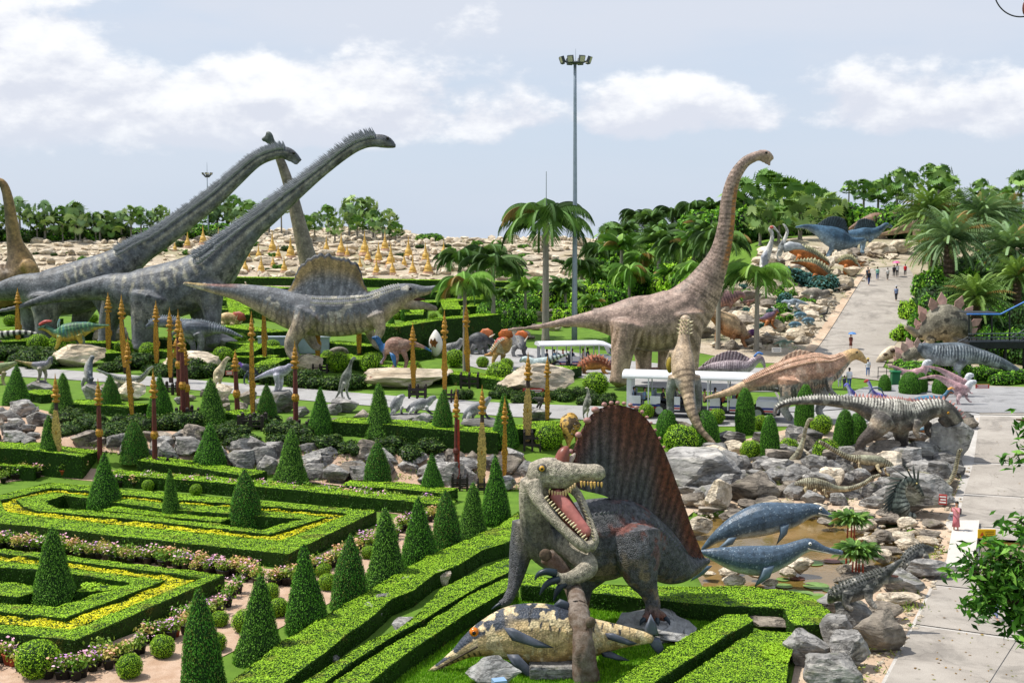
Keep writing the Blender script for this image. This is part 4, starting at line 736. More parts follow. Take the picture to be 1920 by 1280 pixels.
# ---------------------------------------------------------------- potted flowers
def plant_mesh(seed, pal, fl, n=120):
    r = np.random.default_rng(seed); P = r.normal(0, .13, (n, 3)) * (1, 1, .8) + (0, 0, .48); N = r.normal(0, 1, (n, 3)) + (0, 0, .8)
    q = leaf_quads(P, N, .12, .6); me = mk(q[0], q[1], leaf_cols(n, pal)); me.materials.append(LEAF)
    f = r.normal(0, .14, (26, 3)) * (1, 1, .5) + (0, 0, .60); qf = leaf_quads(f, f * 0 + (0, 0, 1), .09, .8, .5, .9); mf = mk(qf[0], qf[1], leaf_cols(26, fl)); mf.materials.append(LEAF); return me, mf
PL = [plant_mesh(1, ['7d9436', '5f7c28', '93a248'], ['c98fb0', 'd8a8c0']), plant_mesh(2, ['6c8a30', '88a040', '56702a'], ['b878c0', 'c894d0']), plant_mesh(3, ['a8a058', '8c9440', 'b8a868'], ['d8a890', 'c89078']), plant_mesh(4, ['5c8428', '7ca038', '486c20'], ['d8b0c8', 'e0c0d0'])]
pm = MB(); pm.lathe((0, 0, 0), [(.13, 0), (.18, .27), (.2, .27), (.2, .31), (.16, .31), (.15, .26)], 10); POT = pm.mesh(None, True); POT.materials.append(mat('262422', .6)); POT2 = pm.mesh(None, True); POT2.materials.append(mat('a04a28', .8))
def pots(line, n, wid, label, group, tc=0.0):
    L = np.array(line, float); seg = np.r_[0, np.cumsum(np.linalg.norm(np.diff(L, axis=0), axis=1))]
    for i in range(n):
        t = seg[-1] * (i + random.uniform(.2, .8)) / n; x = np.interp(t, seg, L[:, 0]); y = np.interp(t, seg, L[:, 1]) + random.uniform(-wid, wid); G = gp(x, y)
        k = random.choices(range(4), [3, 2, 2, 2])[0]; s = random.uniform(.85, 1.25); e = empty('potted_plant', G + (0, 0, .03), label, 'potted plant', group, random.uniform(0, 6), s)
        ob('pot', POT2 if random.random() < tc else POT, None, e); ob('foliage', PL[k][0], None, e); 
        if random.random() < .75: ob('flowers', PL[k][1], None, e)['kind'] = 'stuff'
pots([(-20, 1027), (120, 1041), (300, 1061), (440, 1083), (490, 1094)], 78, 6, 'potted flowering shrub in the row between the two parterres', 'potted plants between the parterres')
pots([(505, 1098), (560, 1092), (612, 1066), (692, 1030), (772, 996), (815, 978)], 46, 8, 'potted flowering shrub along the slanting side of the upper parterre', 'potted plants beside the upper parterre')
pots([(-20, 905), (60, 890), (160, 882)], 24, 8, 'potted plant behind the corner of the upper parterre', 'potted plants behind the parterre corner', .3)
pots([(210, 910), (420, 920), (640, 940), (830, 958), (850, 970)], 66, 5, 'potted flowering shrub behind the upper parterre', 'potted plants behind the upper parterre')
pots([(-20, 1246), (60, 1260), (150, 1264), (250, 1230), (330, 1190), (410, 1144), (450, 1116)], 48, 12, 'potted flowering plant in front of the lower parterre', 'potted plants before the lower parterre', .1)
for i, (x, y, r) in enumerate([(300, 1238, 24), (236, 1278, 26), (410, 1178, 17), (402, 1225, 20), (505, 1128, 18), (520, 1160, 20), (605, 1085, 15), (612, 1110, 18), (690, 1050, 14), (30, 886, 12), (275, 922, 12), (365, 930, 12), (560, 938, 12), (655, 948, 13), (752, 955, 13), (60, 1280, 40), (455, 1190, 24)]):
    topiary(balls[i % 2], x, y, 2 * r, 1.9 * r, 'small clipped ball among the potted flowers', 'small balls among the pots', 'round_bush', 'bush')
# short grass blades over the nearest lawn
gpol = [gp(x, y)[:2] for x, y in [(700, 1300), (870, 1175), (965, 1120), (1120, 1130), (1370, 1150), (1300, 1200), (1200, 1300)]]
A = np.array(gpol); P = A.min(0) + RNG.random((90000, 2)) * np.ptp(A, axis=0); P = P[inside(P, gpol)]; k = len(P); a = RNG.uniform(0, 6.28, k); h = RNG.uniform(.06, .13, k); P3 = np.c_[P, gz(P[:, 0], P[:, 1])]
ta = np.c_[np.cos(a), np.sin(a), 0 * a] * .018; tip = np.c_[RNG.normal(0, .035, (k, 2)), h]
tag(ob('grass', mk(np.stack([P3 - ta, P3 + ta, P3 + tip], 1).reshape(-1, 3), np.arange(3 * k).reshape(k, 3), leaf_cols(k, ['5a8c14', '6ea01c', '4a7a12', '82b028'], 3)), LEAF), 'short grass of the lawn around the beaked reptile', 'grass', None, 'stuff')
# weeds between the boulders
wp = []
for poly, n in (([(1290, 850), (1600, 850), (1810, 800), (1800, 930), (1600, 955), (1290, 950)], 90), ([(120, 830), (480, 845), (860, 868), (990, 868), (990, 925), (640, 915), (300, 872)], 110), ([(1330, 560), (1560, 470), (1690, 480), (1600, 545), (1500, 655), (1340, 655)], 120), ([(1700, 1060), (1790, 990), (1760, 1080), (1690, 1220), (1620, 1300), (1560, 1300)], 40)):
    for q in scatter(poly, n, 1, n + 5):
        G = gp(*q); k = 14; wp.append(G + np.random.default_rng(int(q[0])).normal(0, .18, (k, 3)) * (1, 1, .6) + (0, 0, .15))
wp = np.vstack(wp); q = leaf_quads(wp, wp * 0 + RNG.normal(0, 1, wp.shape), .24, .5, .2, .22)
tag(ob('weeds', mk(q[0], q[1], leaf_cols(len(wp), ['6c8a34', '54742a', '86964a', '9a9a58'])), LEAF), 'low weeds growing between the boulders', 'weeds', None, 'stuff')
# fallen leaves on the pavement
fl_ = np.vstack([gp(x, y) for x, y in scatter([(1840, 800), (1950, 800), (1950, 1290), (1700, 1290), (1770, 1100), (1900, 1050)], 150, 1, 5)] + [gp(x, y) for x, y in scatter([(1560, 600), (1690, 540), (1690, 620), (1560, 690)], 30, 1, 6)]) + (0, 0, .085)
q = leaf_quads(fl_, fl_ * 0 + (0, 0, 1.0), .13, .15, .3, .5); tag(ob('fallen_leaves', mk(q[0], q[1], leaf_cols(len(fl_), ['8a6a34', '6c5228', '7a7a3a'])), LEAF), 'dry fallen leaves scattered on the pavement', 'leaves', None, 'stuff')
# lily pads
lp = MB(); lp.add([(0, 0, 0)] + [(.5 * math.cos(t), .5 * math.sin(t), .012) for t in np.linspace(.25, 6.1, 16)], [(0, i, i + 1) for i in range(1, 16)]); LP = lp.mesh(); LP.materials.append(mat('6c8a48', .5)); LP2 = lp.mesh(); LP2.materials.append(mat('7a5044', .5))
for i, (x, y, w_) in enumerate([(1470, 1092, 34), (1495, 1078, 30), (1530, 1092, 50), (1490, 1104, 36), (1508, 1106, 36), (1468, 1080, 26), (1525, 1050, 38), (1560, 1046, 34), (1590, 1048, 30), (1535, 1110, 24), (1555, 1100, 26), (1250, 1085, 30), (1490, 1060, 24), (1620, 1060, 30)]):
    G = gp(x, y); s = G[1] / FPX; tag(ob('lily_pad', LP2 if i in (1, 7) else LP, None, None, (G[0], G[1], -.135 + .004 * (i % 5)), i * 1.3, (w_ * s, w_ * s, 1)), 'reddish lily pad floating on the pond' if i in (1, 7) else 'green lily pad floating on the pond', 'lily pad', 'lily pads on the pond')
# tree at the right edge, near the camera: trunk outside the frame, boughs reaching in
G = np.array([7.3, 13.2, 0.0]); tr_ = empty('broadleaf_tree', G, 'leafy branches of a near tree reaching in over the pavement', 'tree')
tb = MB(); tb.tube([(0, 0, -.3), (.1, .1, 4), (0, 0, 8), (-.1, 0, 12.5)], [.22, .18, .14, .06], 10); lv = []
def bough(pts, r0, n, fr=0.15):
    W_ = [px(x, y, d) - G for x, y, d in pts]; tb.tube(W_, list(np.linspace(r0, .008, len(W_))), 6); C = crom(np.array(W_), 40)
    for i in range(n):
        t = fr + (1 - fr) * random.random(); q = C[int(t * 39)]; dv = np.array([random.gauss(0, 1), random.gauss(0, 1), random.gauss(0, .7)]); dv /= np.linalg.norm(dv); L = random.uniform(.05, .30); e = q + dv * L; tb.tube([q, (q + e) / 2 + (0, 0, .02), e], [.006, .005, .003], 4, m=3)
        for k in range(13): lv.append((e + np.random.normal(0, .05, 3), dv))
np.random.seed(3)
b0 = [(2190, 1150, 13.2)]
for pts, n in [([(2190, 1180, 13.2), (2020, 1130, 13.1), (1930, 1095, 13.0), (1870, 1075, 12.9), (1815, 1072, 12.8)], 54), ([(2190, 1180, 13.2), (2010, 1120, 13.3), (1930, 1070, 13.3), (1892, 1040, 13.2), (1868, 1050, 13.1)], 34), ([(2190, 1120, 13.2), (2010, 1040, 13.2), (1942, 1000, 13.1), (1912, 975, 13.0)], 16), ([(2190, 1180, 13.2), (2000, 1150, 13.0), (1915, 1130, 12.9), (1860, 1125, 12.9), (1830, 1145, 12.8)], 36), ([(2190, 1230, 13.2), (2020, 1190, 13.0), (1945, 1165, 13.0), (1905, 1170, 12.9)], 26), ([(2190, 900, 13.2), (2020, 860, 13.2), (1950, 850, 13.1), (1912, 852, 13.1)], 7), ([(2190, 820, 13.2), (2020, 800, 13.2), (1950, 790, 13.1), (1905, 786, 13.1)], 6), ([(2190, 1000, 13.2), (2080, 900, 13.4), (2000, 840, 13.6)], 30), ([(2200, 1000, 13.2), (2300, 900, 13.0), (2400, 820, 13.0)], 40)]: bough(pts, .05, int(n * 2.1), .35)
tb.build('trunk', mat('5a4a38', .9, .4, 8, .5), tr_, smooth=True)
P = np.array([a for a, b in lv]); N = np.random.normal(0, 1, P.shape) + (0, 0, .9); q = leaf_quads(P, N, .135, .35, .3, .36)
ob('leaves', mk(q[0], q[1], leaf_cols(len(P), ['4a7a26', '35601c', '5c8c30', '28481a', '6e9a3c'])), LEAF, tr_)
# ---------------------------------------------------------------- statues of prehistoric animals
TMP = bpy.data.scenes.new('tmp_build')
def voxel(V, F, vs, smooth=2):
    me = mk(V, F); o = bpy.data.objects.new('t', me); COL.objects.link(o)
    m = o.modifiers.new('r', 'REMESH'); m.mode = 'VOXEL'; m.voxel_size = vs; m.use_smooth_shade = True
    if smooth:
        q = o.modifiers.new('s', 'SMOOTH'); q.iterations = smooth; q.factor = .5
    dg = bpy.context.evaluated_depsgraph_get(); r = bpy.data.meshes.new_from_object(o.evaluated_get(dg))
    bpy.data.objects.remove(o); bpy.data.meshes.remove(me); return r
def lerp(a, b, f): return a + (b - a) * f[:, None]
def paint(V, sp, ops, s):
    C, rr, B, A, T = sp; D = np.full(len(V), 1e9); K = np.zeros(len(V), int)
    for k in range(len(C)):
        d = ((V - C[k]) ** 2).sum(1) / rr[k] ** .6; m = d < D; D[m] = d[m]; K[m] = k
    W = V - C[K]; v = (W * B[K]).sum(1) / rr[K]; u = (K + np.clip((W * T[K]).sum(1) / (np.linalg.norm(C[1] - C[0]) + 1e-6), -.5, .5)) / (len(C) - 1)
    z = V[:, 2]; col = np.zeros((len(V), 3)) + .3
    for op in ops:
        k = op[0]
        if k == 'v': col = lerp(np.broadcast_to(hx(op[1]), V.shape), hx(op[2]), sst(op[3], op[4], v + .35 * (fbm(V, .12 / s, 3) - .5)))
        elif k == 'leg': col = lerp(col, hx(op[1]), sst(op[2], op[3], v))
        elif k == 'st':
            _, c, n, du, v0, v1, u0, u1 = op[:8]; wob = op[8] if len(op) > 8 else .35
            f = np.abs(((u * n + wob * (fbm(V, .06 / s, 3) - .5) * 2) % 1) - .5) * 2; m = sst(1 - du + .1, 1 - du - .1, 1 - f) * sst(v0, v0 + .25, v) * sst(v1, v1 - .25, v) * (u > u0) * (u < u1)
            m = sst(du + .12, du - .12, f) * sst(v0 - .1, v0 + .15, v) * sst(v1 + .1, v1 - .15, v) * (u > u0) * (u < u1); col = lerp(col, hx(c), m)
        elif k == 'no': col = lerp(col, hx(op[1]), sst(op[3], op[3] + op[4], fbm(V, op[2] / s, 3, 3)) * (op[5] if len(op) > 5 else 1.0))
        elif k == 'u': col = lerp(col, hx(op[1]), sst(op[2] - .03, op[2] + .03, u) * sst(op[3] + .03, op[3] - .03, u) * (sst(op[4] - .1, op[4] + .1, v) * sst(op[5] + .1, op[5] - .1, v) if len(op) > 4 else 1))
        elif k == 'z': col = lerp(col, hx(op[1]), sst(op[2], op[3], z / s))
        elif k == 'box':
            _, c, x0, z0, x1, z1 = op[:6]; yy = op[6] if len(op) > 6 else 1e9; fz = 5 * (fbm(V, .1 / s, 2) - .5)
            col = lerp(col, hx(c), sst(x0 - 5, x0 + 5, V[:, 0] / s + fz) * sst(x1 + 5, x1 - 5, V[:, 0] / s + fz) * sst(z0 - 8, z0 + 8, z / s + fz) * sst(z1 + 5, z1 - 5, z / s + fz) * sst(yy + 8, yy - 8, V[:, 1] / s))
    return np.clip(col * 1.14, 0, .9)
def conv(pts, d, s, org):                  # photo pixels (x, y, r[, depth px]) -> local metres
    P = []; r = []
    for p in pts:
        dd = d + (p[3] if len(p) > 3 else 0) * s; P.append(px(p[0], p[1], dd) - org); r.append(p[2] * dd / FPX)
    return P, r
def creature(name, label, base, chains, ops, vs=1.2, ex=(), cat='statue', group=None, lift=0.0, d=None, hide=None, sm=2, dd=0.0, on=None):
    if on is not None: d = gp(*on)[1] + .5
    bx, by = base; G = gp(bx, by) if d is None else px(bx, by, d); d = G[1] + dd; s = d / FPX; org = px(bx, by, d)
    mb = MB(); sp = None; vs = vs * 1.5
    for ch in chains:
        pts, w_ = ch[0], ch[1]; P, r = conv(pts, d, s, org); r = [max(q, vs * s * 1.15) for q in r]; n = 16 if sp is None else 12; hint = ch[2] if len(ch) > 2 else (0, 1, 0)
        V, F_, q = tube(P, r, w_, n, max(6, 7 * (len(P) - 1)), hint); mb.add(V, F_)
        if sp is None: sp = q
    me = voxel(np.vstack(mb.V), mb.F, vs * s, sm)
    V = np.empty(len(me.vertices) * 3, np.float32); me.vertices.foreach_get('co', V); V = V.reshape(-1, 3).astype(float)
    setcol(me, paint(V, sp, ops, s))
    hm = hide or skin(round(.11 / s, 1))
    root = empty(name, org, label, cat, group); body = ob('body', me, hm, root)
    for e in ex:
        k = e[0]
        if k == 'eye':
            x, y, r, dep, c = e[1:6]; p = px(x, y, d + dep * s) - org; m_ = MB(); m_.ball(p, r * s, 12, 9); q = m_.build('eye', mat(c, .15, .1, 3, 0), root, smooth=True)
            m2 = MB(); m2.ball(p + np.array((0, -r * s * .62, 0)) + (np.array(e[6]) * s if len(e) > 6 else 0), r * s * .5, 10, 7); m2.build('pupil', mat('0c0a08', .1, 0, 3, 0), q, smooth=True)
        elif k == 'spk':                   # rows of spikes along the back
            _, u0, u1, n, phis, L, r, c, nm = e[:9]; m_ = MB(); C, rr, B, A, T = sp; lean = e[9] if len(e) > 9 else .3
            for u in np.linspace(u0, u1, n):
                i = min(int(u * (len(C) - 1)), len(C) - 1)
                f = u * (len(C) - 1) - i; j = min(i + 1, len(C) - 1); cc = C[i] * (1 - f) + C[j] * f; r_ = rr[i] * (1 - f) + rr[j] * f
                for ph in phis:
                    a = R(ph); dv = math.cos(a) * B[i] + math.sin(a) * A[i]; p = cc + r_ * .92 * dv; l = L * s * random.uniform(.7, 1.2)
                    m_.cone(p, p + dv * l - T[i] * l * lean, r * s, 4)
            q = m_.build(nm, mat(c), root)
            if len(phis) * n > 12: q['kind'] = 'stuff'
        elif k == 'plates':
            _, u0, u1, n, L, w_, c = e[:7]; C, rr, B, A, T = sp
            for j, u in enumerate(np.linspace(u0, u1, n)):
                i = min(int(u * (len(C) - 1)), len(C) - 1); sd = (1 if j % 2 else -1) * .22; dv = B[i] + A[i] * sd; dv /= np.linalg.norm(dv); p = C[i] + dv * rr[i] * .9; l = L * s * (.45 + .55 * math.sin(math.pi * (j + .7) / (n + .4))); ww = w_ * s * l / (L * s)
                V_ = np.array([p - T[i] * ww * .35, p - T[i] * ww * .55 + dv * l * .45, p + dv * l, p + T[i] * ww * .55 + dv * l * .45, p + T[i] * ww * .35]); th = A[i] * .05 * l
                m_ = MB(); m_.add(np.vstack([V_ - th, V_ + th]), [(0, 1, 2, 3, 4), (9, 8, 7, 6, 5)] + [(a, 5 + a, 5 + (a + 1) % 5, (a + 1) % 5) for a in range(5)]); m_.build('plate', mat(c), root)
        elif k == 'horn':                  # tapered curved horn, claw, tooth ...
            _, nm, pts, c = e[:4]; P, r = conv(pts, d, s, org); m_ = MB(); m_.tube(P, r, 7, 1.0); m_.build(nm, mat(c, .4, .2, 4, .1), root, smooth=True)
        elif k == 'tube':
            _, nm, pts, w_, c = e[:5]; P, r = conv(pts, d, s, org); m_ = MB(); m_.tube(P, r, 10, w_); m_.build(nm, mat(c), root, smooth=True)
        elif k == 'blade':                 # flipper, fluke, frill: a lens of real thickness
            _, nm, pts, t, dep, c = e[:6]; P = np.array([px(x, y, d + (dep if np.isscalar(dep) else dep[i]) * s) - org for i, (x, y) in enumerate(pts)]); n = len(P); ce = P.mean(0); nr = np.cross(P[0] - ce, P[1 % n] - ce); nr = nr / (np.linalg.norm(nr) + 1e-9) * t * s
            mid = ce + (P - ce) * .6
            V_ = np.vstack([P, mid + nr, mid - nr, ce + nr * 1.2, ce - nr * 1.2]); F_ = []
            for i in range(n):
                j = (i + 1) % n; F_ += [(i, j, n + j, n + i), (j, i, 2 * n + i, 2 * n + j), (n + i, n + j, 3 * n), (2 * n + j, 2 * n + i, 3 * n + 1)]
            m_ = MB(); m_.add(V_, F_); m_.build(nm, mat(c, .5, .3, 4), root, smooth=True)
        elif k == 'sail':
            _, nm, base_, top_, t, ribs, colf = e[:7]; amp = e[7] if len(e) > 7 else .5
            nu, nv = max(40, ribs * 4), 18; jag = e[8] if len(e) > 8 else 2.0; jr = np.random.default_rng(ribs).random(nu); Bp = crom(np.array([(*p, 0)[:3] for p in base_], float), nu); Tp = crom(np.array([(*p, 0)[:3] for p in top_], float), nu); V_ = []; C_ = []
            for side in (-1, 1):
                for j in range(nv):
                    f = j / (nv - 1); Q = Bp * (1 - f) + Tp * f; th = t * (1 - .75 * f) * (1 if j < nv - 1 else .3)
                    for i in range(nu):
                        rb = math.cos(2 * math.pi * i / nu * ribs); q = px(Q[i, 0], Q[i, 1] + (jag * (jr[i] - .2) * f ** 3), d + (Q[i, 2] + side * (th + amp * rb * (1 - .4 * f))) * s) - org; V_.append(q); C_.append(colf(i / (nu - 1), f, rb))
            V_ = np.array(V_); nn = nv * nu; F_ = []
            for j in range(nv - 1):
                for i in range(nu - 1):
                    a = j * nu + i; F_ += [(a, a + 1, a + nu + 1, a + nu), (nn + a + 1, nn + a, nn + a + nu, nn + a + nu + 1)]
            for i in range(nu - 1): a = (nv - 1) * nu + i; F_.append((a, a + 1, nn + a + 1, nn + a))
            for j in range(nv - 1):
                for i in (0, nu - 1): a = j * nu + i; F_.append((a, a + nu, nn + a + nu, nn + a))
            me2 = mk(V_, F_, np.array(C_), True); ob(nm, me2, hm, root)
        elif k == 'ball':
            _, nm, x, y, rx, rz, dep, c = e[:8]; m_ = MB(); p = px(x, y, d + dep * s) - org; m_.ball(p, np.array((rx, rx, rz)) * s * (.78 if nm == 'sail_knob' else 1), 12, 8); m_.build(nm, mat(c, .5, .25, 4), root, smooth=True)
        elif k == 'teeth':                 # a row of single teeth between two points
            _, pts, n, L, r, dirv, c = e[:7]; P, _r = conv([(*p[:2], 1, *p[2:]) for p in pts], d, s, org); Q = crom(np.array(P), n); dv = np.array(dirv, float); dv /= np.linalg.norm(dv)
            m_ = MB(); m_.tube([(0, 0, 0), dv * .6 + (0, -.05, 0), dv], [.22, .16, .03], 6); tm_ = m_.mesh(None, True); tm_.materials.append(mat(c, .3, .2, 6, 0))
            for i in range(n): ob('tooth', tm_, None, root, Q[i], 0, L * s * random.uniform(.65, 1.15))
    return root
def hxl(a, b, f): return hx(a) * (1 - f) + hx(b) * f
# ---- nearest: sailed dinosaur over a beaked marine reptile
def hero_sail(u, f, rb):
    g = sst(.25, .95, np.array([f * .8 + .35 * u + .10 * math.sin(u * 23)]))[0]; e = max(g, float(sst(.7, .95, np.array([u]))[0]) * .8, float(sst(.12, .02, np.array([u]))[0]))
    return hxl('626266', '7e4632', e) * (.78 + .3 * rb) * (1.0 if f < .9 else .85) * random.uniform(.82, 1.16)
knobs = [('ball', 'sail_knob', x, y, rx, rz, dp, 'a0746e') for x, y, rx, rz, dp in [(1070, 846, 7, 6, 14), (1085, 815, 9, 8, 20), (1101, 788, 10, 8, 26), (1116, 768, 10, 8, 32), (1133, 758, 7, 6, 40), (1146, 755, 6, 5, 46), (1158, 755, 6, 5, 52), (1170, 756, 6, 5, 58), (1182, 759, 6, 5, 64), (1193, 764, 6, 5, 68), (1204, 772, 5, 5, 72), (1213, 782, 5, 4, 76), (1221, 793, 4, 4, 80), (1229, 806, 4, 4, 84), (1237, 821, 4, 4, 88), (1245, 838, 4, 4, 92)]]
fing = lambda pts, c='1c2a34': ('horn', 'claw', pts, c)
hero = creature('sailed_dinosaur', 'huge grey sail-backed dinosaur statue with gaping jaws in front', (1220, 1164), [
    ([(1330, 1050, 5, 150), (1295, 1062, 22, 138), (1262, 1058, 40, 120), (1215, 1028, 58, 90), (1165, 1010, 76, 60), (1110, 1012, 80, 34), (1058, 1014, 68, 14), (1024, 1004, 50, -6), (1009, 968, 36, -26), (1002, 930, 30, -38), (1003, 900, 28, -42)], .82),
    ([(998, 890, 24, -42), (1026, 886, 30, -50), (1054, 889, 28, -56), (1076, 886, 20, -62), (1098, 885, 16, -68), (1118, 886, 17, -72), (1130, 890, 12, -74)], .85),
    ([(1000, 908, 20, -60), (1008, 934, 13, -78), (1030, 964, 11, -94), (1058, 993, 10, -112), (1086, 1018, 11, -124), (1104, 1028, 11, -126)], .9),
    ([(1060, 905, 12, -36), (1082, 925, 9, -50), (1097, 955, 8, -70), (1109, 988, 8, -92), (1114, 1012, 10, -112), (1104, 1027, 13, -120)], 1.0),
    ([(992, 985, 34, 6), (978, 1030, 24, 0), (970, 1070, 17, -10), (962, 1102, 12, -22), (950, 1126, 10, -34), (938, 1132, 7, -42)], .9),
    ([(1050, 1005, 30, -40), (1078, 1034, 22, -80), (1103, 1060, 20, -118), (1088, 1076, 17, -138), (1066, 1084, 13, -148), (1050, 1082, 9, -152), (1038, 1074, 7, -154)], .95),
    ([(1070, 1086, 9, -148), (1052, 1090, 8, -154), (1044, 1086, 7, -156)], 1.0), ([(1074, 1088, 9, -146), (1064, 1098, 7, -150), (1056, 1094, 7, -152)], 1.0),
    ([(1188, 1000, 52, 10), (1196, 1045, 46, -6), (1203, 1078, 34, -10), (1216, 1108, 19, 2), (1224, 1132, 15, 4), (1222, 1150, 15, -2)], .85),
    ([(1222, 1148, 13, 0), (1212, 1156, 9, -16), (1207, 1161, 6, -26)], .8), ([(1223, 1148, 13, 0), (1230, 1156, 9, -18), (1232, 1161, 6, -28)], .8), ([(1224, 1148, 13, 0), (1242, 1155, 9, -12), (1248, 1160, 6, -20)], .8),
    ([(1140, 1010, 44, 80), (1120, 1060, 34, 74), (1096, 1100, 18, 70), (1090, 1140, 14, 66), (1082, 1172, 11, 56)], .85)],
    [('v', '94846a', '4c4e52', -.75, .1), ('u', '7a4c44', .30, .66, .3, .7), ('no', '64666c', .05, .42, .12, .9), ('no', '7a4c44', .035, .66, .04, .5), ('u', '7c776d', .60, 1.1, -2, .6), ('u', 'b8ae9c', .88, 1.1, -2, 2), ('u', '5c5d60', .5, .9, .5, 2), ('no', '4c4e52', .05, .6, .1, .6), ('leg', '5a5b5f', -1.0, -1.35), ('z', '8a5a45', 34, 8), ('box', 'b4aa98', -250, 225, -70, 330, -20), ('box', 'a29a88', -215, 120, -85, 230, -74), ('no', '6c6a68', .16, .64, .05, .3)], 1.25,
    [('sail', 'sail', [(1066, 905, 2), (1090, 918, 12), (1135, 930, 36), (1180, 955, 68), (1225, 985, 98), (1270, 1035, 128), (1322, 1060, 150)], [(1072, 848, 10), (1090, 806, 20), (1116, 770, 34), (1160, 758, 54), (1208, 780, 76), (1245, 842, 94), (1276, 925, 118), (1302, 1000, 140), (1324, 1052, 150)], 7, 22, hero_sail, 1.6),
     ('ball', 'eyelid', 1016, 877, 9, 8, -70, '4a4846'), ('eye', 1016, 878, 5.6, -76, 'b88c20'), ('tube', 'tongue', [(1040, 925, 12, -66), (1062, 950, 13, -86), (1085, 980, 12, -104), (1102, 1000, 10, -116)], .5, 'a4625c'), ('tube', 'mouth_lining', [(1040, 920, 18, -58), (1062, 955, 19, -76), (1085, 988, 17, -94), (1104, 1014, 13, -108)], .4, '4a1610'),
     ('horn', 'crest', [(1052, 868, 16, -48), (1058, 848, 12, -46), (1064, 838, 5, -44)], '7d4436'), ('horn', 'crest_tip', [(1066, 866, 7, -42), (1074, 856, 5, -38), (1078, 850, 2, -36)], 'a8988a'),
     fing([(1042, 1074, 8, -155), (1024, 1071, 7, -160), (1010, 1076, 5, -162), (1002, 1087, 1, -163)]), fing([(1048, 1085, 8, -157), (1032, 1090, 7, -162), (1020, 1100, 5, -164), (1012, 1115, 1, -165)]), fing([(1059, 1093, 8, -153), (1050, 1100, 7, -157), (1043, 1111, 5, -159), (1038, 1126, 1, -160)]),
     fing([(1208, 1160, 5, -26), (1203, 1164, 4, -32), (1200, 1172, 1, -36)]), fing([(1232, 1160, 5, -28), (1233, 1165, 4, -34), (1234, 1172, 1, -38)]), fing([(1248, 1158, 5, -20), (1253, 1163, 4, -26), (1256, 1171, 1, -29)]), fing([(938, 1132, 5, -42), (930, 1136, 3, -46), (922, 1142, 1, -48)]),
     ('teeth', [(1030, 918, -68), (1050, 922, -74), (1066, 915, -78), (1078, 906, -80)], 11, 11, 4, (0, -.1, -1), 'd0b080'), ('teeth', [(1090, 902, -80), (1106, 903, -84), (1128, 904, -86)], 7, 12, 4, (0, -.1, -1), 'd0a860'),
     ('teeth', [(1022, 934, -92), (1047, 962, -106), (1074, 988, -122), (1096, 1012, -134)], 18, 9, 3, (.7, -.3, .7), 'd8c8a4'), ('teeth', [(1088, 932, -62), (1098, 958, -80), (1109, 988, -102), (1115, 1012, -122)], 13, 8, 3, (-.7, -.5, .6), 'd8c8a4'),
     ('spk', .22, .62, 26, (-34, -20), 6, 4, '5a5d62', 'back_knobs', .1), ('spk', .02, .22, 16, (-24, -10, 8), 5, 3, '4a4d52', 'tail_knobs', .1)] + knobs, hide=skin(11.0, .55, .8, .45, .05), sm=3, d=gp(1225, 1186)[1])
creature('beaked_marine_reptile', 'cream and black long-beaked marine reptile statue pinned under the claws', (1000, 1252), [
    ([(803, 1260, 4, -14), (830, 1244, 8, -12), (858, 1226, 14, -10), (882, 1210, 24, -6), (915, 1196, 38), (960, 1187, 54), (1010, 1188, 60), (1060, 1192, 54), (1110, 1194, 38), (1160, 1193, 24), (1205, 1195, 13), (1222, 1197, 9)], .8)],
    [('v', 'b89458', 'd2b888', -.9, .1), ('st', 'b89e70', 90, .3, -1.5, .6, .3, .95, .2), ('u', '3d4450', .40, .72, .62, 2), ('u', '3d4450', .0, .40, .4, 2), ('st', '2e3238', 26, .25, .3, 1.2, .45, .9, .6), ('no', 'd8c49a', .06, .56, .03), ('st', '2a2624', 40, .4, -.8, -.35, .03, .25, .1)], 1.2,
    [('eye', 889, 1184, 9, -34, 'd0741c'), ('blade', 'flipper', [(944, 1176), (962, 1176), (1000, 1195), (1040, 1214), (1008, 1214), (960, 1200)], 3, (-54, -58, -64, -72, -72, -62), '4a505c'), ('blade', 'flipper', [(950, 1226), (972, 1226), (1000, 1256), (1020, 1284), (990, 1270), (962, 1248)], 3, (-44, -46, -50, -54, -54, -48), '4a505c'), ('blade', 'flipper', [(1134, 1186), (1150, 1186), (1196, 1206), (1180, 1210), (1140, 1198)], 2.5, (-30, -32, -38, -38, -32), '4a505c'), ('blade', 'flipper', [(1124, 1220), (1145, 1220), (1182, 1238), (1160, 1238), (1130, 1230)], 2.5, (-14, -16, -22, -22, -18), '4a505c'),
     ('blade', 'tail_fluke', [(1212, 1192), (1208, 1178), (1220, 1150), (1230, 1170), (1236, 1192)], 2.5, 0, '4f5663'), ('blade', 'tail_fluke', [(1212, 1198), (1236, 1194), (1248, 1222), (1236, 1229), (1224, 1216)], 2.5, 0, '4f5663'), ('blade', 'dorsal_fin', [(1035, 1136), (1050, 1122), (1066, 1128), (1076, 1146)], 3, 0, '3d4450'), ('tube', 'jaw_line', [(806, 1262, 1.2, -18), (850, 1237, 1.6, -24), (895, 1212, 2, -32)], .6, '3a2c20')], lift=.3)
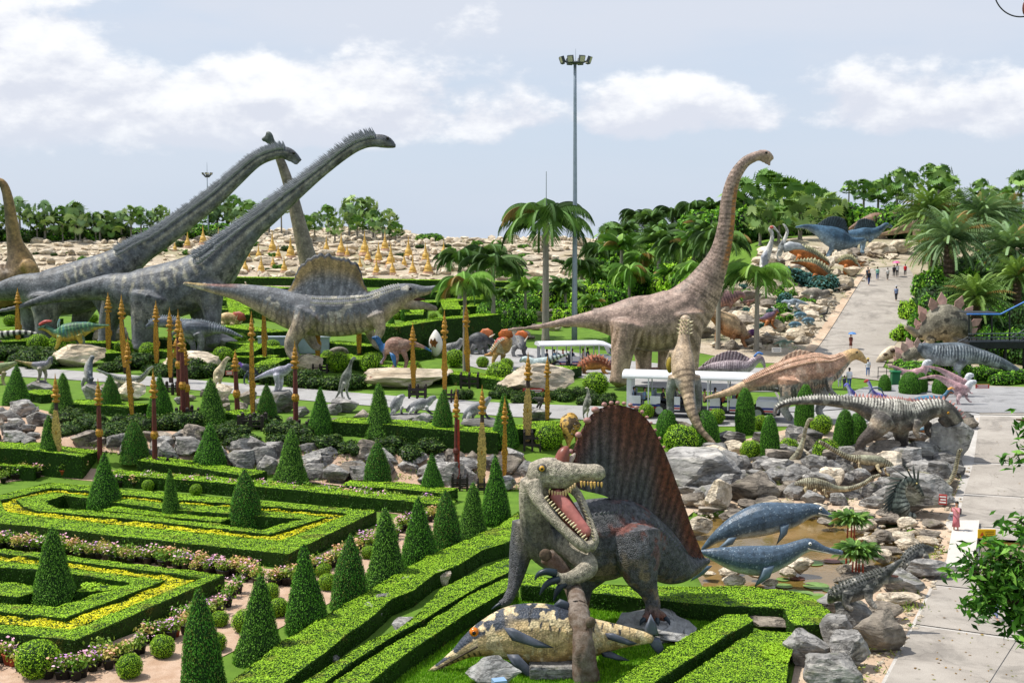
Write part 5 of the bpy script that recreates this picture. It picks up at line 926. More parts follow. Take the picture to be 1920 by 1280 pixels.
# ---- long-necked giants
GREY = [('v', '8a887f', '62666b', -.9, .1), ('no', '3a3d42', .17, .56, .06, .7), ('no', '3e4146', .035, .57, .1, .5), ('st', '9c9888', 40, .3, .1, .85, .28, .52, .5), ('no', '6c7076', .06, .5, .1, .6), ('u', '9c988a', .52, .97, -.2, .1), ('leg', '74757a', -1.0, -1.4)]
def giant(label, base, chains, ops, ex=(), **k): return creature('long_necked_dinosaur', label, base, chains, ops, 1.9, ex, **k)
giant('huge grey long-necked statue with spiny neck stretched to the right', (265, 655), [
    ([(-30, 588, 3), (30, 577, 5), (80, 562, 9), (150, 546, 17), (205, 540, 27), (250, 550, 44), (300, 548, 52), (350, 535, 52), (395, 510, 47), (430, 472, 35), (470, 431, 22.5), (510, 398, 18.5), (545, 368, 15.5), (600, 323, 11.5), (650, 284, 11.5), (680, 268, 11.5), (702, 264, 12), (718, 265, 12.5), (730, 269, 10), (741, 275, 4)], .85),
    ([(285, 560, 44, -20), (272, 605, 27, -32), (268, 640, 21, -34), (266, 654, 22, -34)], .9), ([(225, 560, 34, 36), (205, 600, 20, 46), (200, 636, 16, 46), (196, 648, 17, 46)], .9), ([(390, 540, 34, -24), (398, 585, 18, -34), (400, 630, 15, -34), (402, 646, 16, -36)], .9), ([(370, 560, 28, 34), (376, 600, 16, 36), (378, 640, 14, 36)], .9)],
    GREY, [('spk', .50, .955, 120, (-60, -35, -15, 0, 15, 35), 13, 2.3, '8c9096', 'neck_spines', .35), ('spk', .9, .955, 26, (-6, 0, 6), 14, 1.4, '6c6f74', 'crest_spines', .4), ('eye', 727, 259, 3, -9, '1c1814'), ('tube', 'mouth_line', [(720, 274, .8, -10), (741, 275, .8, -4)], .6, '2c2a28')])
giant('grey long-necked statue with open mouth behind the spiny-necked one', (85, 640), [
    ([(-60, 550, 8), (-10, 548, 16), (40, 540, 26), (85, 548, 42), (140, 540, 48), (190, 522, 46), (230, 495, 34), (265, 470, 25), (300, 449, 21), (350, 412, 18.5), (400, 374, 16), (440, 338, 13.5), (480, 303, 11.5), (510, 289, 11.5), (532, 285, 11), (546, 289, 9.5), (556, 295, 6), (564, 302, 3)], .85),
    ([(536, 292, 8), (548, 301, 4.5), (558, 308, 2.5)], .9), ([(90, 560, 38, -20), (86, 600, 22, -30), (85, 636, 19, -30)], .9), ([(60, 560, 30, 36), (58, 600, 19, 40), (56, 634, 17, 40)], .9), ([(195, 545, 30, -20), (205, 590, 18, -26), (208, 636, 16, -26)], .9), ([(165, 560, 26, 34), (150, 600, 16, 36), (148, 632, 15, 36)], .9)],
    GREY, [('spk', .44, .95, 130, (-60, -35, -15, 0, 15), 11, 2.1, '8c9096', 'neck_spines', .35), ('spk', .86, .95, 20, (-4, 4), 9, 1.3, '6c6f74', 'crest_spines', .4), ('eye', 551, 287, 2.6, -7, '1c1814')])
giant('plain brownish long neck rising behind the two grey giants', (640, 655), [
    ([(712, 600, 10), (680, 590, 26), (640, 578, 34), (605, 552, 30), (590, 520, 21), (576, 480, 17), (562, 425, 14), (547, 365, 11.5), (530, 312, 9), (516, 280, 7), (506, 264, 7), (497, 261, 5.5), (491, 262, 3)], .9),
    ([(511, 270, 6), (505, 254, 6.5), (501, 249, 5)], .9), ([(640, 590, 24), (640, 652, 14)], .9), ([(605, 580, 22, 30), (600, 650, 13, 30)], .9), ([(672, 595, 20, 20), (676, 650, 12, 20)], .9)],
    [('v', '8a7c6a', '7d7468', -.9, .2), ('no', '5a5044', .05, .6, .1, .5), ('u', '59605c', .93, 1.1)], d=162)
giant('ochre brown long-necked statue cut by the left picture edge', (20, 600), [
    ([(-120, 590, 12), (-60, 560, 34), (-10, 545, 42), (35, 520, 38), (38, 490, 26), (28, 455, 15), (21, 410, 11.5), (15, 372, 9.5), (7, 347, 8), (-4, 340, 7.5), (-16, 346, 7), (-24, 352, 4)], .9),
    ([(48, 495, 14, -20), (62, 512, 13, -26), (58, 560, 12, -26), (55, 598, 12, -26)], .9), ([(-30, 560, 24), (-34, 600, 16)], .9)],
    [('v', '94784c', '6e5e4a', -.5, .5), ('no', '54412c', .05, .6, .1, .5)], d=158)
giant('grey-brown long-necked statue standing over the tram', (1165, 724), [
    ([(952, 618, 2.5), (1005, 613, 4.5), (1060, 604, 9), (1105, 600, 17), (1145, 600, 30), (1185, 602, 47), (1230, 605, 55), (1275, 590, 54), (1306, 558, 43), (1330, 518, 30), (1350, 475, 20), (1361, 425, 16), (1366, 375, 14.5), (1376, 335, 12.5), (1395, 306, 10.5), (1415, 294, 9.5), (1430, 290, 9)], .8),
    ([(1424, 290, 9), (1438, 290, 8), (1449, 298, 4)], .9), ([(1426, 296, 6), (1436, 304, 3.5), (1444, 309, 2.5)], .9),
    ([(1178, 610, 36, -24), (1168, 655, 23, -34), (1163, 695, 18, -36), (1160, 718, 19, -38)], .9), ([(1200, 630, 28, 34), (1206, 665, 17, 40), (1207, 700, 15, 40)], .9), ([(1290, 590, 34, -26), (1297, 640, 18, -36), (1296, 690, 14, -38), (1294, 716, 15, -40)], .9), ([(1255, 620, 26, 34), (1248, 660, 15, 40), (1245, 698, 13, 40)], .9)],
    [('v', 'b49a86', '9e887c', -.8, .3), ('st', '86705c', 60, .35, -1.3, -.2, .25, .55, .2), ('u', 'a8703c', .66, .88, -1.5, -.35), ('no', '6a5c50', .04, .6, .1, .45), ('z', '8a7866', 50, 0), ('st', '6a5a4c', 90, .25, -1.5, 1.5, .55, .95, .3)],
    [('eye', 1437, 286, 2.4, -8, '201a14')])
# ---- sailed and big meat-eaters
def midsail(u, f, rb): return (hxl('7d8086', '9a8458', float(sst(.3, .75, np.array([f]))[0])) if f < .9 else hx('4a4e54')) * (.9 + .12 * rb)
creature('sailed_dinosaur', 'grey crocodile-jawed sailed statue walking right in front of giants', (560, 690), [
    ([(344, 531, 3), (400, 541, 9), (450, 549, 17), (500, 564, 28), (550, 582, 37), (600, 590, 40), (650, 590, 40), (695, 582, 36), (725, 566, 29), (750, 554, 23), (772, 547, 16), (797, 545, 9), (822, 539, 5)], .8),
    ([(742, 563, 17), (768, 570, 11), (795, 573, 7.5), (818, 579, 5)], .8),
    ([(578, 590, 30, -22), (562, 614, 18, -30), (547, 640, 14, -28), (548, 660, 12, -30), (556, 672, 9, -40)], .9), ([(570, 600, 24, 22), (578, 625, 13, 24), (590, 648, 8, 22), (600, 652, 6, 18)], .9), ([(704, 590, 18, -24), (713, 618, 10, -28), (703, 642, 7, -28), (712, 652, 6, -32)], .9), ([(690, 600, 14, 26), (694, 625, 9, 28), (706, 650, 6, 24)], .9)],
    [('v', 'b8a68c', '707378', -.7, .15), ('no', 'd0c8b4', .06, .66, .06, .6), ('st', '84796c', 46, .3, -1.0, .1, .3, .7, .5), ('u', '74504a', .0, .2, .55, 2), ('u', 'a8905c', .0, .08, .2, 2), ('leg', '9c9080', -1.0, -1.4)], 1.4,
    [('sail', 'sail', [(535, 556, 0), (580, 555, 0), (640, 556, 0), (694, 552, 0)], [(528, 556, 0), (548, 528, 0), (560, 500, 0), (585, 478, 0), (615, 475, 0), (648, 482, 0), (672, 496, 0), (682, 525, 0), (692, 552, 0)], 13, 14, midsail, .5, 7), ('spk', .5, .86, 46, (-50, -32, -14, 0), 4, 2.2, 'c0bcb0', 'back_scutes', .1), ('eye', 769, 541, 3, -11, '1c1814'), ('tube', 'mouth_lining', [(752, 560, 7, -3), (775, 561, 4, -3), (796, 561, 2, -2)], .6, '4a2420')], on=(572, 698))
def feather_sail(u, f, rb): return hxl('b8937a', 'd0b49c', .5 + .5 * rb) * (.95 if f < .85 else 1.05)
creature('sailed_dinosaur', 'tan feathered humped dinosaur statue beside the tram', (1490, 790), [
    ([(1323, 746, 3, -10), (1360, 737, 7), (1400, 723, 12), (1440, 712, 22), (1480, 705, 34), (1525, 696, 36), (1556, 690, 27), (1578, 677, 16), (1592, 667, 12), (1605, 664, 11), (1616, 671, 7), (1625, 680, 3)], .85),
    ([(1482, 715, 26, -18), (1478, 742, 17, -24), (1470, 765, 9, -20), (1482, 786, 7, -24)], .9), ([(1520, 720, 22, 14), (1545, 745, 11, 16), (1535, 768, 7, 14), (1545, 785, 6, 10)], .9), ([(1556, 705, 10, -20), (1554, 728, 6, -24), (1570, 744, 4, -26)], .9)],
    [('v', '8c8c84', 'b8927a', -.45, -.25), ('no', 'd8bca4', .09, .55, .08, .6), ('st', '55554f', 60, .35, -1.5, -.4, .3, .8, .1), ('u', 'c0a484', .0, .3), ('leg', '8f9290', -1.0, -1.3), ('u', 'c0a070', .86, 1.1)], 1.1,
    [('sail', 'sail', [(1440, 695, 0), (1480, 680, 0), (1550, 680, 0)], [(1446, 692, 0), (1475, 664, 0), (1503, 655, 0), (1530, 664, 0), (1552, 682, 0)], 6, 14, feather_sail, 1.2), ('eye', 1607, 660, 2, -10, '181410'), ('spk', .25, .85, 60, (-50, -30, -10, 0), 4, 2.5, 'c8a890', 'feathers', .8)])
creature('crouching_theropod', 'sand coloured theropod statue seen from behind with banded tail', (1283, 800), [
    ([(1352, 846, 2.5, -70), (1335, 828, 5, -66), (1312, 802, 8, -56), (1297, 770, 11, -44), (1291, 740, 13, -26), (1283, 708, 21, -4), (1280, 674, 22, 20), (1282, 644, 13, 40), (1283, 620, 10.5, 52), (1285, 602, 10, 60)], 1.0, (1, 0, 0)),
    ([(1266, 708, 14, 0), (1257, 732, 9, 4), (1257, 760, 7.5, 10), (1258, 792, 7, 6)], .9), ([(1300, 708, 14, 0), (1308, 732, 9, 4), (1307, 760, 7.5, 10), (1306, 790, 7, 6)], .9), ([(1262, 660, 8, 30), (1252, 680, 5, 40), (1256, 694, 4, 46)], .9)],
    [('v', 'b8a68c', 'b09a80', -1, 1), ('st', '7d6c58', 26, .42, -.2, 2, .12, .62, .3), ('no', '8c7a64', .07, .58, .08, .6), ('box', '8a8c8a', -40, 0, -13, 92), ('box', '8a8c8a', 13, 34, 40, 92)], 1.0,
    [('ball', 'head', 1285, 599, 10, 9, 66, 'b09c84'), ('spk', .9, .99, 4, (-70, -38, -10, 22, 60), 8, 2.2, 'd0c4a4', 'head_spikes', -.3), ('ball', 'wing_patch', 1256, 684, 7, 16, 30, '9a8428')], on=(1285, 828))
creature('spined_theropod', 'dark theropod statue with white armour rows and pink spines', (1680, 862), [
    ([(1452, 780, 3.5, -6), (1455, 766, 4.5), (1475, 755, 6), (1520, 750, 8.5), (1565, 752, 11), (1605, 757, 15), (1640, 768, 25), (1678, 778, 33), (1710, 778, 29), (1738, 768, 21), (1760, 764, 18), (1772, 768, 17), (1786, 782, 16), (1797, 798, 12), (1801, 808, 7)], .8),
    ([(1768, 782, 12), (1780, 800, 8), (1790, 812, 5)], .8),
    ([(1658, 785, 26, -20), (1640, 808, 17, -26), (1617, 826, 10, -22), (1611, 843, 8, -20), (1620, 853, 7, -34), (1626, 855, 5, -42)], .9), ([(1688, 795, 20, 18), (1690, 820, 13, 20), (1696, 838, 9, 18), (1712, 854, 7, 6), (1724, 860, 5, -4)], .9), ([(1722, 790, 9, -24), (1717, 808, 6, -28), (1722, 820, 4, -32)], .9), ([(1740, 792, 8, 18), (1738, 808, 5, 18), (1745, 818, 4, 14)], .9)],
    [('v', '9c8c78', '5c5854', -.9, -.3), ('st', 'd8d4c8', 70, .55, .2, 1.3, .05, .85, .05), ('no', 'a8a498', .08, .56, .05, .5), ('no', '2c2a28', .05, .6, .1, .5), ('u', '4a4642', .86, 1.1), ('u', '8a8276', .88, .97, -.4, .4), ('leg', '58504a', -1.0, -1.4)], .95,
    [('spk', .42, .95, 34, (-8, 8), 8, 2.2, 'c08880', 'back_spines', .1), ('spk', .05, .42, 30, (0,), 4, 1.8, 'c8c4b8', 'tail_spines', .1), ('eye', 1778, 774, 2.5, -14, 'b08020'), ('horn', 'claw', [(1626, 855, 3, -42), (1632, 858, 1, -48)], '1c1814'), ('horn', 'claw', [(1724, 860, 3, -4), (1732, 863, 1, -8)], '1c1814')], on=(1690, 870))
# ---- sea reptiles and crocodiles round the pond
BLUE = [('v', 'b8bcbc', '4e6072', -.75, -.3), ('no', 'a8b8c4', .42, .70, .04, .8), ('no', '42566a', .03, .58, .1, .5)]
for lb, base, ch, fl, eye in [('blue-grey sea reptile statue, the farther of the two in the pond', (1420, 1045), [(1316, 1030, 3, 6), (1345, 1006, 12), (1385, 987, 25), (1430, 973, 32), (1480, 966, 25), (1515, 957, 15), (1534, 957, 11), (1556, 968, 6), (1584, 982, 3.5)], [[(1462, 984), (1480, 982), (1476, 1000), (1455, 1022), (1462, 1000)], [(1366, 1008), (1382, 1006), (1374, 1020), (1340, 1032), (1356, 1018)]], (1539, 953)),
        ('blue-grey sea reptile statue, the nearer of the two in the pond', (1400, 1096), [(1314, 1034, 4, 6), (1345, 1040, 15), (1385, 1048, 26), (1430, 1050, 29), (1470, 1040, 21), (1500, 1026, 15), (1520, 1021, 12.5), (1546, 1030, 7), (1579, 1036, 5)], [[(1432, 1062), (1452, 1060), (1444, 1082), (1412, 1102), (1424, 1080)], [(1318, 1060), (1336, 1060), (1318, 1078), (1294, 1090), (1304, 1074)]], (1519, 1019))]:
    creature('sea_reptile', lb, base, [(ch, .85)], BLUE, 1.0, [('blade', 'flipper', f, 4, -24 - 2 * i, '5a6c7c') for i, f in enumerate(fl)] + [('eye', eye[0], eye[1], 3.2, -10, 'e0e0dc'), ('tube', 'mouth_line', [(eye[0] - 4, eye[1] + 9, .9, -12), (eye[0] + 45, eye[1] + 20, .7, -4)], .6, 'd0c8bc')], hide=skin(9.0, .35, .25, .25))
CROC = [('v', '9a948a', '4a4c4a', -.8, -.2), ('no', 'b4b0a4', .12, .6, .05, .6), ('no', '2a2c2a', .07, .58, .1, .6)]
creature('crocodile', 'dark crocodile statue with open jaws on the huge boulder', (1620, 1140), [([(1554, 1128, 5, 20), (1568, 1114, 15, 10), (1598, 1106, 22), (1630, 1093, 21), (1654, 1078, 14, -4), (1670, 1066, 9, -6), (1690, 1050, 4, -8)], .9), ([(1655, 1085, 11, -6), (1675, 1086, 6, -8), (1692, 1087, 3.5, -10)], 1.0), ([(1628, 1105, 11, -18), (1630, 1124, 7, -24), (1642, 1140, 5, -30)], .9), ([(1590, 1112, 11, -18), (1586, 1132, 7, -22), (1598, 1142, 5, -28)], .9)], CROC, .9, [('spk', .12, .75, 18, (-40, -20, 0, 20), 5, 3, '54564f', 'scutes', .3), ('eye', 1661, 1063, 2, -14, '201c10'), ('tube', 'tongue', [(1660, 1078, 4, -8), (1684, 1080, 2, -10)], .5, '8a5a50')], d=gp(1640, 1190)[1] + .4)
creature('crocodile', 'crocodile statue climbing toward the slab bridge', (1720, 1070), [([(1690, 1084, 4, -20), (1694, 1066, 10, -10), (1706, 1045, 15), (1722, 1034, 14, 8), (1736, 1030, 10, 14), (1750, 1030, 5, 18)], .9), ([(1735, 1040, 6, -6), (1742, 1055, 4, -8), (1744, 1062, 4, -12)], .9), ([(1706, 1055, 7, -16), (1714, 1068, 5, -22), (1718, 1076, 4, -26)], .9)], CROC, .8, [('spk', .1, .8, 14, (-40, -15, 10), 5, 2.6, '54564f', 'scutes', .3), ('eye', 1741, 1024, 1.6, 6, '201c10')])
creature('shark_head', 'gaping grey shark head with red mouth on a rock', (1702, 1108), [([(1694, 1112, 10), (1700, 1094, 8), (1707, 1074, 2)], .9), ([(1700, 1110, 9), (1712, 1095, 4), (1718, 1090, 1.5)], .9)], [('v', '9aa0a4', '6c7276', -1, 1)], .7, [('blade', 'mouth', [(1702, 1100), (1708, 1078), (1711, 1086), (1707, 1104)], 1.5, -9, 'b03c30')])
creature('sea_dragon', 'dark green crested serpent statue rearing at the pond edge', (1695, 975), [([(1716, 968, 6, -6), (1700, 966, 12), (1688, 950, 19), (1686, 926, 12), (1692, 908, 9), (1704, 901, 8), (1716, 908, 7), (1724, 919, 5), (1731, 930, 2.5)], .9)], [('v', '98a096', '4c5650', -.5, .3), ('st', '2a322e', 16, .35, -1, 1.5, 0, 1, .3)], .8, [('spk', .3, .8, 13, (-12, 0, 12), 26, 1.6, '3c4640', 'crest_quills', .9), ('eye', 1719, 906, 1.8, -6, 'c0b070')])
STRP = [('v', 'c4b48e', '9c9c84', -.3, .5), ('st', '5a4630', 52, .4, -1.5, 1.6, .0, .42, .05), ('st', '5a4630', 52, .4, -1.5, 1.6, .62, 1, .05)]
for lb, base, ch, legs in [('banded long-necked reptile with its neck held straight up', (1492, 872), [(1474, 880, 3), (1484, 866, 8), (1497, 850, 7), (1506, 824, 4), (1511, 802, 3.5), (1517, 787, 3.6), (1525, 786, 2.6)], [(1487, 868), (1498, 866)]),
        ('banded long-necked reptile lying under the spined theropod', (1630, 882), [(1742, 896, 2), (1710, 889, 3.5), (1680, 878, 6), (1650, 866, 10.5), (1622, 862, 10), (1592, 857, 6), (1565, 844, 4.5), (1545, 832, 4.2), (1536, 827, 3)], [(1610, 868), (1645, 872), (1660, 878)]),
        ('banded long-necked reptile curving its neck upward near the pavement', (1735, 920), [(1682, 890, 2), (1706, 890, 4), (1728, 892, 9), (1748, 900, 10), (1765, 908, 6), (1780, 903, 4.8), (1790, 884, 4.5), (1795, 862, 4), (1799, 845, 3.8), (1804, 843, 3)], [(1728, 902), (1752, 912)]),
        ('banded long-necked reptile stretched over the pond rocks', (1540, 926), [(1486, 912, 3), (1500, 906, 7), (1520, 906, 12), (1545, 910, 10), (1570, 916, 6), (1596, 915, 5), (1620, 906, 4.5), (1636, 895, 4), (1650, 890, 2.8)], [(1510, 914), (1545, 918), (1528, 918)])]:
    creature('long_necked_reptile', lb, base, [(ch, .9)] + [([(x, y, 4.5, -10), (x + 2, y + 8, 3, -14), (x + 7, y + 13, 2.5, -18)], 1) for x, y in legs], STRP, .75, [('eye', ch[-2][0], ch[-2][1] - 2, 1.2, -4, '1c1814')], on=(base[0], base[1] + 14))
# ---- smaller statues: (name, label, base, main chain, limbs, colours, extras)
def small(name, label, base, ch, limbs, ops, ex=(), vs=.8, **k):
    L = []
    for l in limbs:
        dep = -8 if len(l) < 4 or l[3] == 0 else 8
        x0, y0, x1, y1 = l[0][0], l[0][1], l[1][0], l[1][1]; r = l[2]; mx, my = (x0 + x1) / 2 + (l[4] if len(l) > 4 else -3), (y0 + y1) / 2
        L.append(([(x0, y0, r * 1.5, dep), (mx, my, r, dep), (x1, y1, r * .8, dep), (x1 + (l[5] if len(l) > 5 else 4), y1 + 1, r * .7, dep - 3)], .9))
    creature(name, label, base, [(ch, .8)] + L, ops, vs, ex, **k)
def two(c0, c1, *o): return [('v', c0, c1, -.6, .3), *o]
GRN = two('b0a040', '2c5a44', ('no', '3c7a7c', .05, .55, .1, .7), ('st', '5c8a5c', 20, .3, -.5, 1, .2, .7))
small('crested_dinosaur', 'green duck-billed statue with red tube crest on a pale plinth', (125, 664), [(205, 610, 2), (185, 612, 5), (165, 614, 11), (145, 620, 17), (122, 624, 17), (105, 625, 9), (92, 618, 6.5), (82, 614, 6), (72, 616, 3)], [((112, 630), (103, 658), 4, 0, 2), ((148, 628), (150, 658), 6, 0, 5, 4), ((140, 628), (146, 656), 5, 1, 6)], GRN, [('horn', 'head_crest', [(74, 609, 3), (85, 603, 3.2), (97, 602, 1.6)], 'b04a44'), ('eye', 84, 612, 1.5, -6, '181410')], on=(135, 685))
small('grey_theropod', 'blue-grey spiny-backed theropod statue facing left among gold posts', (370, 668), [(455, 632, 2), (430, 622, 5), (405, 617, 9), (380, 617, 16), (355, 617, 18), (335, 609, 12), (312, 604, 11), (292, 605, 9), (275, 613, 4)], [((370, 625), (372, 662), 7, 0, 6, -5), ((352, 630), (362, 660), 6, 1, 4, -5), ((332, 620), (320, 635), 3)], two('8c8c90', '565e6a', ('no', '363c46', .06, .57, .1, .7), ('st', '9aa0a8', 40, .3, -.5, 1, 0, .35)), [('spk', .2, .95, 40, (-10, 10), 5, 1.5, '9aa2aa', 'back_spikes', .2), ('eye', 288, 601, 1.8, -8, 'c0a030')])
small('running_dinosaur', 'small grey and brown bipedal dinosaur on a rock by the path', (78, 722), [(28, 675, 1.6), (45, 680, 3), (62, 684, 6), (78, 686, 9.5), (90, 682, 7), (94, 675, 5), (96, 671, 4.5), (97, 678, 2)], [((74, 690), (70, 715), 3.4, 0, 3), ((82, 690), (84, 715), 3.2, 1, 3)], two('a8a090', '6c6c78', ('u', '8a7a4c', 0, .4)), on=(70, 740))
small('running_dinosaur', 'small grey dinosaur seen from behind on a rock by the path', (168, 735), [(172, 738, 1.6, -16), (170, 722, 3.5, -10), (166, 705, 8, -4), (166, 688, 8, 4), (170, 675, 5, 8), (174, 668, 4.5, 10)], [((160, 708), (156, 728), 3.4), ((172, 708), (174, 728), 3.2)], two('9a9a94', '5c646c', ('no', 'b8bcc0', .1, .6, .05, .7)), on=(170, 750))
small('crouching_dinosaur', 'slim striped dinosaur with long curved tail on a pale rock', (245, 735), [(180, 692, 1.5), (198, 700, 3), (218, 709, 5), (240, 713, 7.5), (260, 711, 6.5), (272, 702, 4.5), (280, 692, 3.5), (287, 687, 2.5)], [((240, 716), (234, 732), 3), ((255, 716), (258, 732), 2.6)], two('b8b4a0', '6c746c', ('st', '343c3c', 30, .35, 0, 1.2, .2, .9)), on=(240, 750))
small('feathered_dinosaur', 'cream bird-like dinosaur facing away beside the path', (412, 738), [(400, 722, 2.5), (405, 712, 6), (410, 700, 10), (416, 688, 6.5), (422, 677, 4.5), (427, 671, 3.5), (432, 673, 1.8)], [((408, 708), (406, 730), 2.8), ((414, 708), (416, 736), 2.6, 1)], two('d8ccb0', 'c8b898', ('no', '8a7a60', .12, .62, .05, .6)), on=(415, 752))
small('feathered_dinosaur', 'dark blue bird-like dinosaur behind the red post', (462, 722), [(485, 702, 2), (472, 692, 6), (460, 688, 7), (452, 684, 3.5), (449, 680, 3)], [((466, 696), (458, 718), 2.2), ((470, 696), (470, 720), 2, 1)], two('3c4854', '28323e', ('u', '6a4aa0', .8, 1.1)))
small('lavender_dinosaur', 'pale lavender theropod with heavy tail standing by the path', (520, 752), [(466, 716, 2), (488, 706, 4), (508, 699, 7), (525, 697, 11), (538, 692, 8), (545, 686, 6), (549, 692, 3)], [((518, 702), (514, 738), 4.6, 0, 4, -2), ((526, 702), (520, 742), 4, 1, 4)], two('c4c4cc', '8a8a9c', ('st', 'a8a8b8', 30, .3, -.5, 1, .1, .9)), on=(525, 772))
small('slender_dinosaur', 'upright slender grey dinosaur with tall neck on a rock', (650, 750), [(628, 748, 1.3), (636, 735, 3), (644, 718, 8), (650, 704, 9), (655, 690, 4.5), (659, 678, 3), (663, 671, 3), (668, 673, 1.5)], [((646, 718), (642, 744), 2.6), ((652, 718), (654, 746), 2.6, 1)], two('a4a49c', '62665f', ('no', '3c403c', .1, .6, .1, .6)), on=(645, 772))
small('clawed_dinosaur', 'brown and blue feathered dinosaur with blue neck and tail tip', (748, 696), [(810, 659, 1.6), (795, 651, 3), (775, 645, 6), (756, 648, 14), (738, 648, 16), (722, 655, 9), (713, 645, 5.5), (707, 635, 5.5), (698, 633, 2.5)], [((742, 660), (735, 692), 4.2, 0, 5, -3), ((756, 658), (758, 694), 4, 0, 5, -3), ((722, 662), (714, 680), 3, 1, 3)], [('v', '9c7c6c', '8a6a5c', -.6, .4), ('no', 'b49a88', .08, .6, .1, .6), ('u', '2e6496', .74, 1.1), ('u', '2e6496', 0, .12)], [('blade', 'wing_feathers', [(730, 660), (742, 664), (744, 690), (738, 684)], 2, -12, '2e6496'), ('eye', 706, 632, 1.3, -6, '181410')], on=(760, 718))
BDG = two('d0d0cc', '74767a', ('no', 'e0e0dc', .05, .6, .05, .6), ('leg', '3c3e40', -1.2, -1.5))
small('badger_statue', 'grey and white badger-like animal sitting at the path edge', (745, 780), [(736, 772, 4), (740, 764, 10), (746, 752, 10), (753, 744, 6), (758, 742, 4)], [((740, 770), (734, 782), 3.4), ((754, 762), (756, 778), 2.4)], BDG, on=(765, 791))
small('badger_statue', 'grey and white badger-like animal walking right', (795, 778), [(762, 770, 3), (775, 762, 8), (790, 757, 10.5), (802, 754, 8), (810, 747, 6), (817, 745, 4)], [((778, 765), (768, 778), 3), ((800, 762), (808, 774), 3), ((784, 766), (780, 780), 3, 1)], BDG, on=(765, 791))
small('badger_statue', 'grey and white badger-like animal raising its head beside gold posts', (890, 788), [(868, 786, 3), (878, 774, 8), (892, 766, 10.5), (905, 760, 8), (914, 750, 5.5), (919, 745, 4)], [((882, 776), (878, 790), 3), ((908, 764), (915, 782), 3), ((890, 774), (888, 790), 3, 1)], BDG, on=(905, 797))
small('horned_dinosaur', 'grey striped quadruped statue beside the cracked egg', (850, 668), [(800, 668, 1.5), (818, 660, 4), (836, 654, 9), (850, 652, 11), (860, 645, 7), (866, 636, 5)], [((840, 660), (838, 668), 3), ((858, 656), (860, 668), 3)], two('b8b8b4', '8a8c8c', ('st', '3c3e40', 26, .4, -.5, 1.2, .2, 1)))
FR = lambda x, y, r, c: ('blade', 'neck_frill', [(x + r * math.cos(t) * (1 + .12 * (i % 2)), y - r * .85 * math.sin(t) * (1 + .12 * (i % 2))) for i, t in enumerate(np.linspace(-.5, math.pi + .5, 12))], 1.2, [-4 - 6 * math.cos(t) for t in np.linspace(-.5, math.pi + .5, 12)], c)
small('horned_dinosaur', 'dark grey horned statue with orange frill behind the hedge', (905, 664), [(880, 650, 4), (888, 640, 13), (900, 638, 16), (912, 636, 11), (920, 640, 7), (924, 648, 4)], [((890, 648), (886, 664), 4), ((902, 648), (902, 664), 4), ((912, 648), (914, 664), 3.6, 1)], two('7d7d7d', '4c4e52', ('no', '34363a', .08, .58, .1, .6)), [FR(912, 627, 13, 'b0653c'), ('horn', 'horn', [(918, 632, 1.6, -14), (928, 626, .5, -18)], 'd8d0bc')])
small('horned_dinosaur', 'orange and cream horned statue with white back spikes facing away', (938, 690), [(908, 666, 2), (920, 664, 4.5), (932, 656, 12), (942, 648, 17), (950, 640, 13), (956, 634, 8)], [((930, 664), (926, 688), 3.6), ((944, 664), (946, 684), 3.6)], two('b89a5c', 'c08a4c', ('no', 'd8ccb0', .06, .55, .08, .7), ('u', 'b04a3c', .55, .9, .5, 2)), [FR(948, 628, 13, 'b0602c'), ('spk', .3, .85, 9, (-50, 50), 11, 2.4, 'e0dccc', 'shoulder_spikes', .1)])
small('horned_dinosaur', 'grey horned statue facing the camera with orange frill', (972, 668), [(966, 644, 10, 20), (970, 640, 15, 8), (976, 642, 12, -6), (978, 648, 8, -16), (978, 654, 5, -20)], [((966, 650), (964, 668), 4), ((984, 650), (986, 668), 4)], two('8a8a8a', '5c5e62'), [FR(978, 630, 12, 'b8602c'), ('horn', 'horn', [(972, 640, 1.6, -20), (966, 630, .5, -26)], 'e0dccc'), ('horn', 'horn', [(984, 640, 1.6, -20), (990, 630, .5, -26)], 'e0dccc')])
small('striped_dinosaur', 'white and teal dinosaur with banded tail behind gold posts', (1008, 712), [(1068, 662, 2), (1050, 668, 4), (1032, 674, 7), (1014, 682, 12), (1000, 682, 11), (988, 674, 7), (980, 674, 5), (975, 678, 2.5)], [((1006, 690), (1002, 710), 3.6), ((1018, 690), (1020, 704), 3.4, 1)], two('d8d4c8', 'b4c4c4', ('st', '3c4448', 14, .45, -1, 1.5, 0, .42, .1)))
small('armoured_dinosaur', 'orange spiky armoured statue under the long neck tail', (1118, 700), [(1082, 692, 4), (1092, 686, 9), (1108, 680, 14), (1126, 680, 13), (1138, 686, 8), (1146, 692, 4)], [((1100, 688), (1096, 700), 4), ((1132, 688), (1136, 700), 4)], two('c08a3c', '9c5a3c', ('no', '3c2c24', .07, .57, .06, .8)), [('spk', .15, .85, 10, (-60, -30, 0, 30), 7, 2.2, 'c09078', 'armour_spikes', .1)])
def vio(u, f, rb): return hxl('6c545c', 'b8a8ac', .5 + .5 * rb)
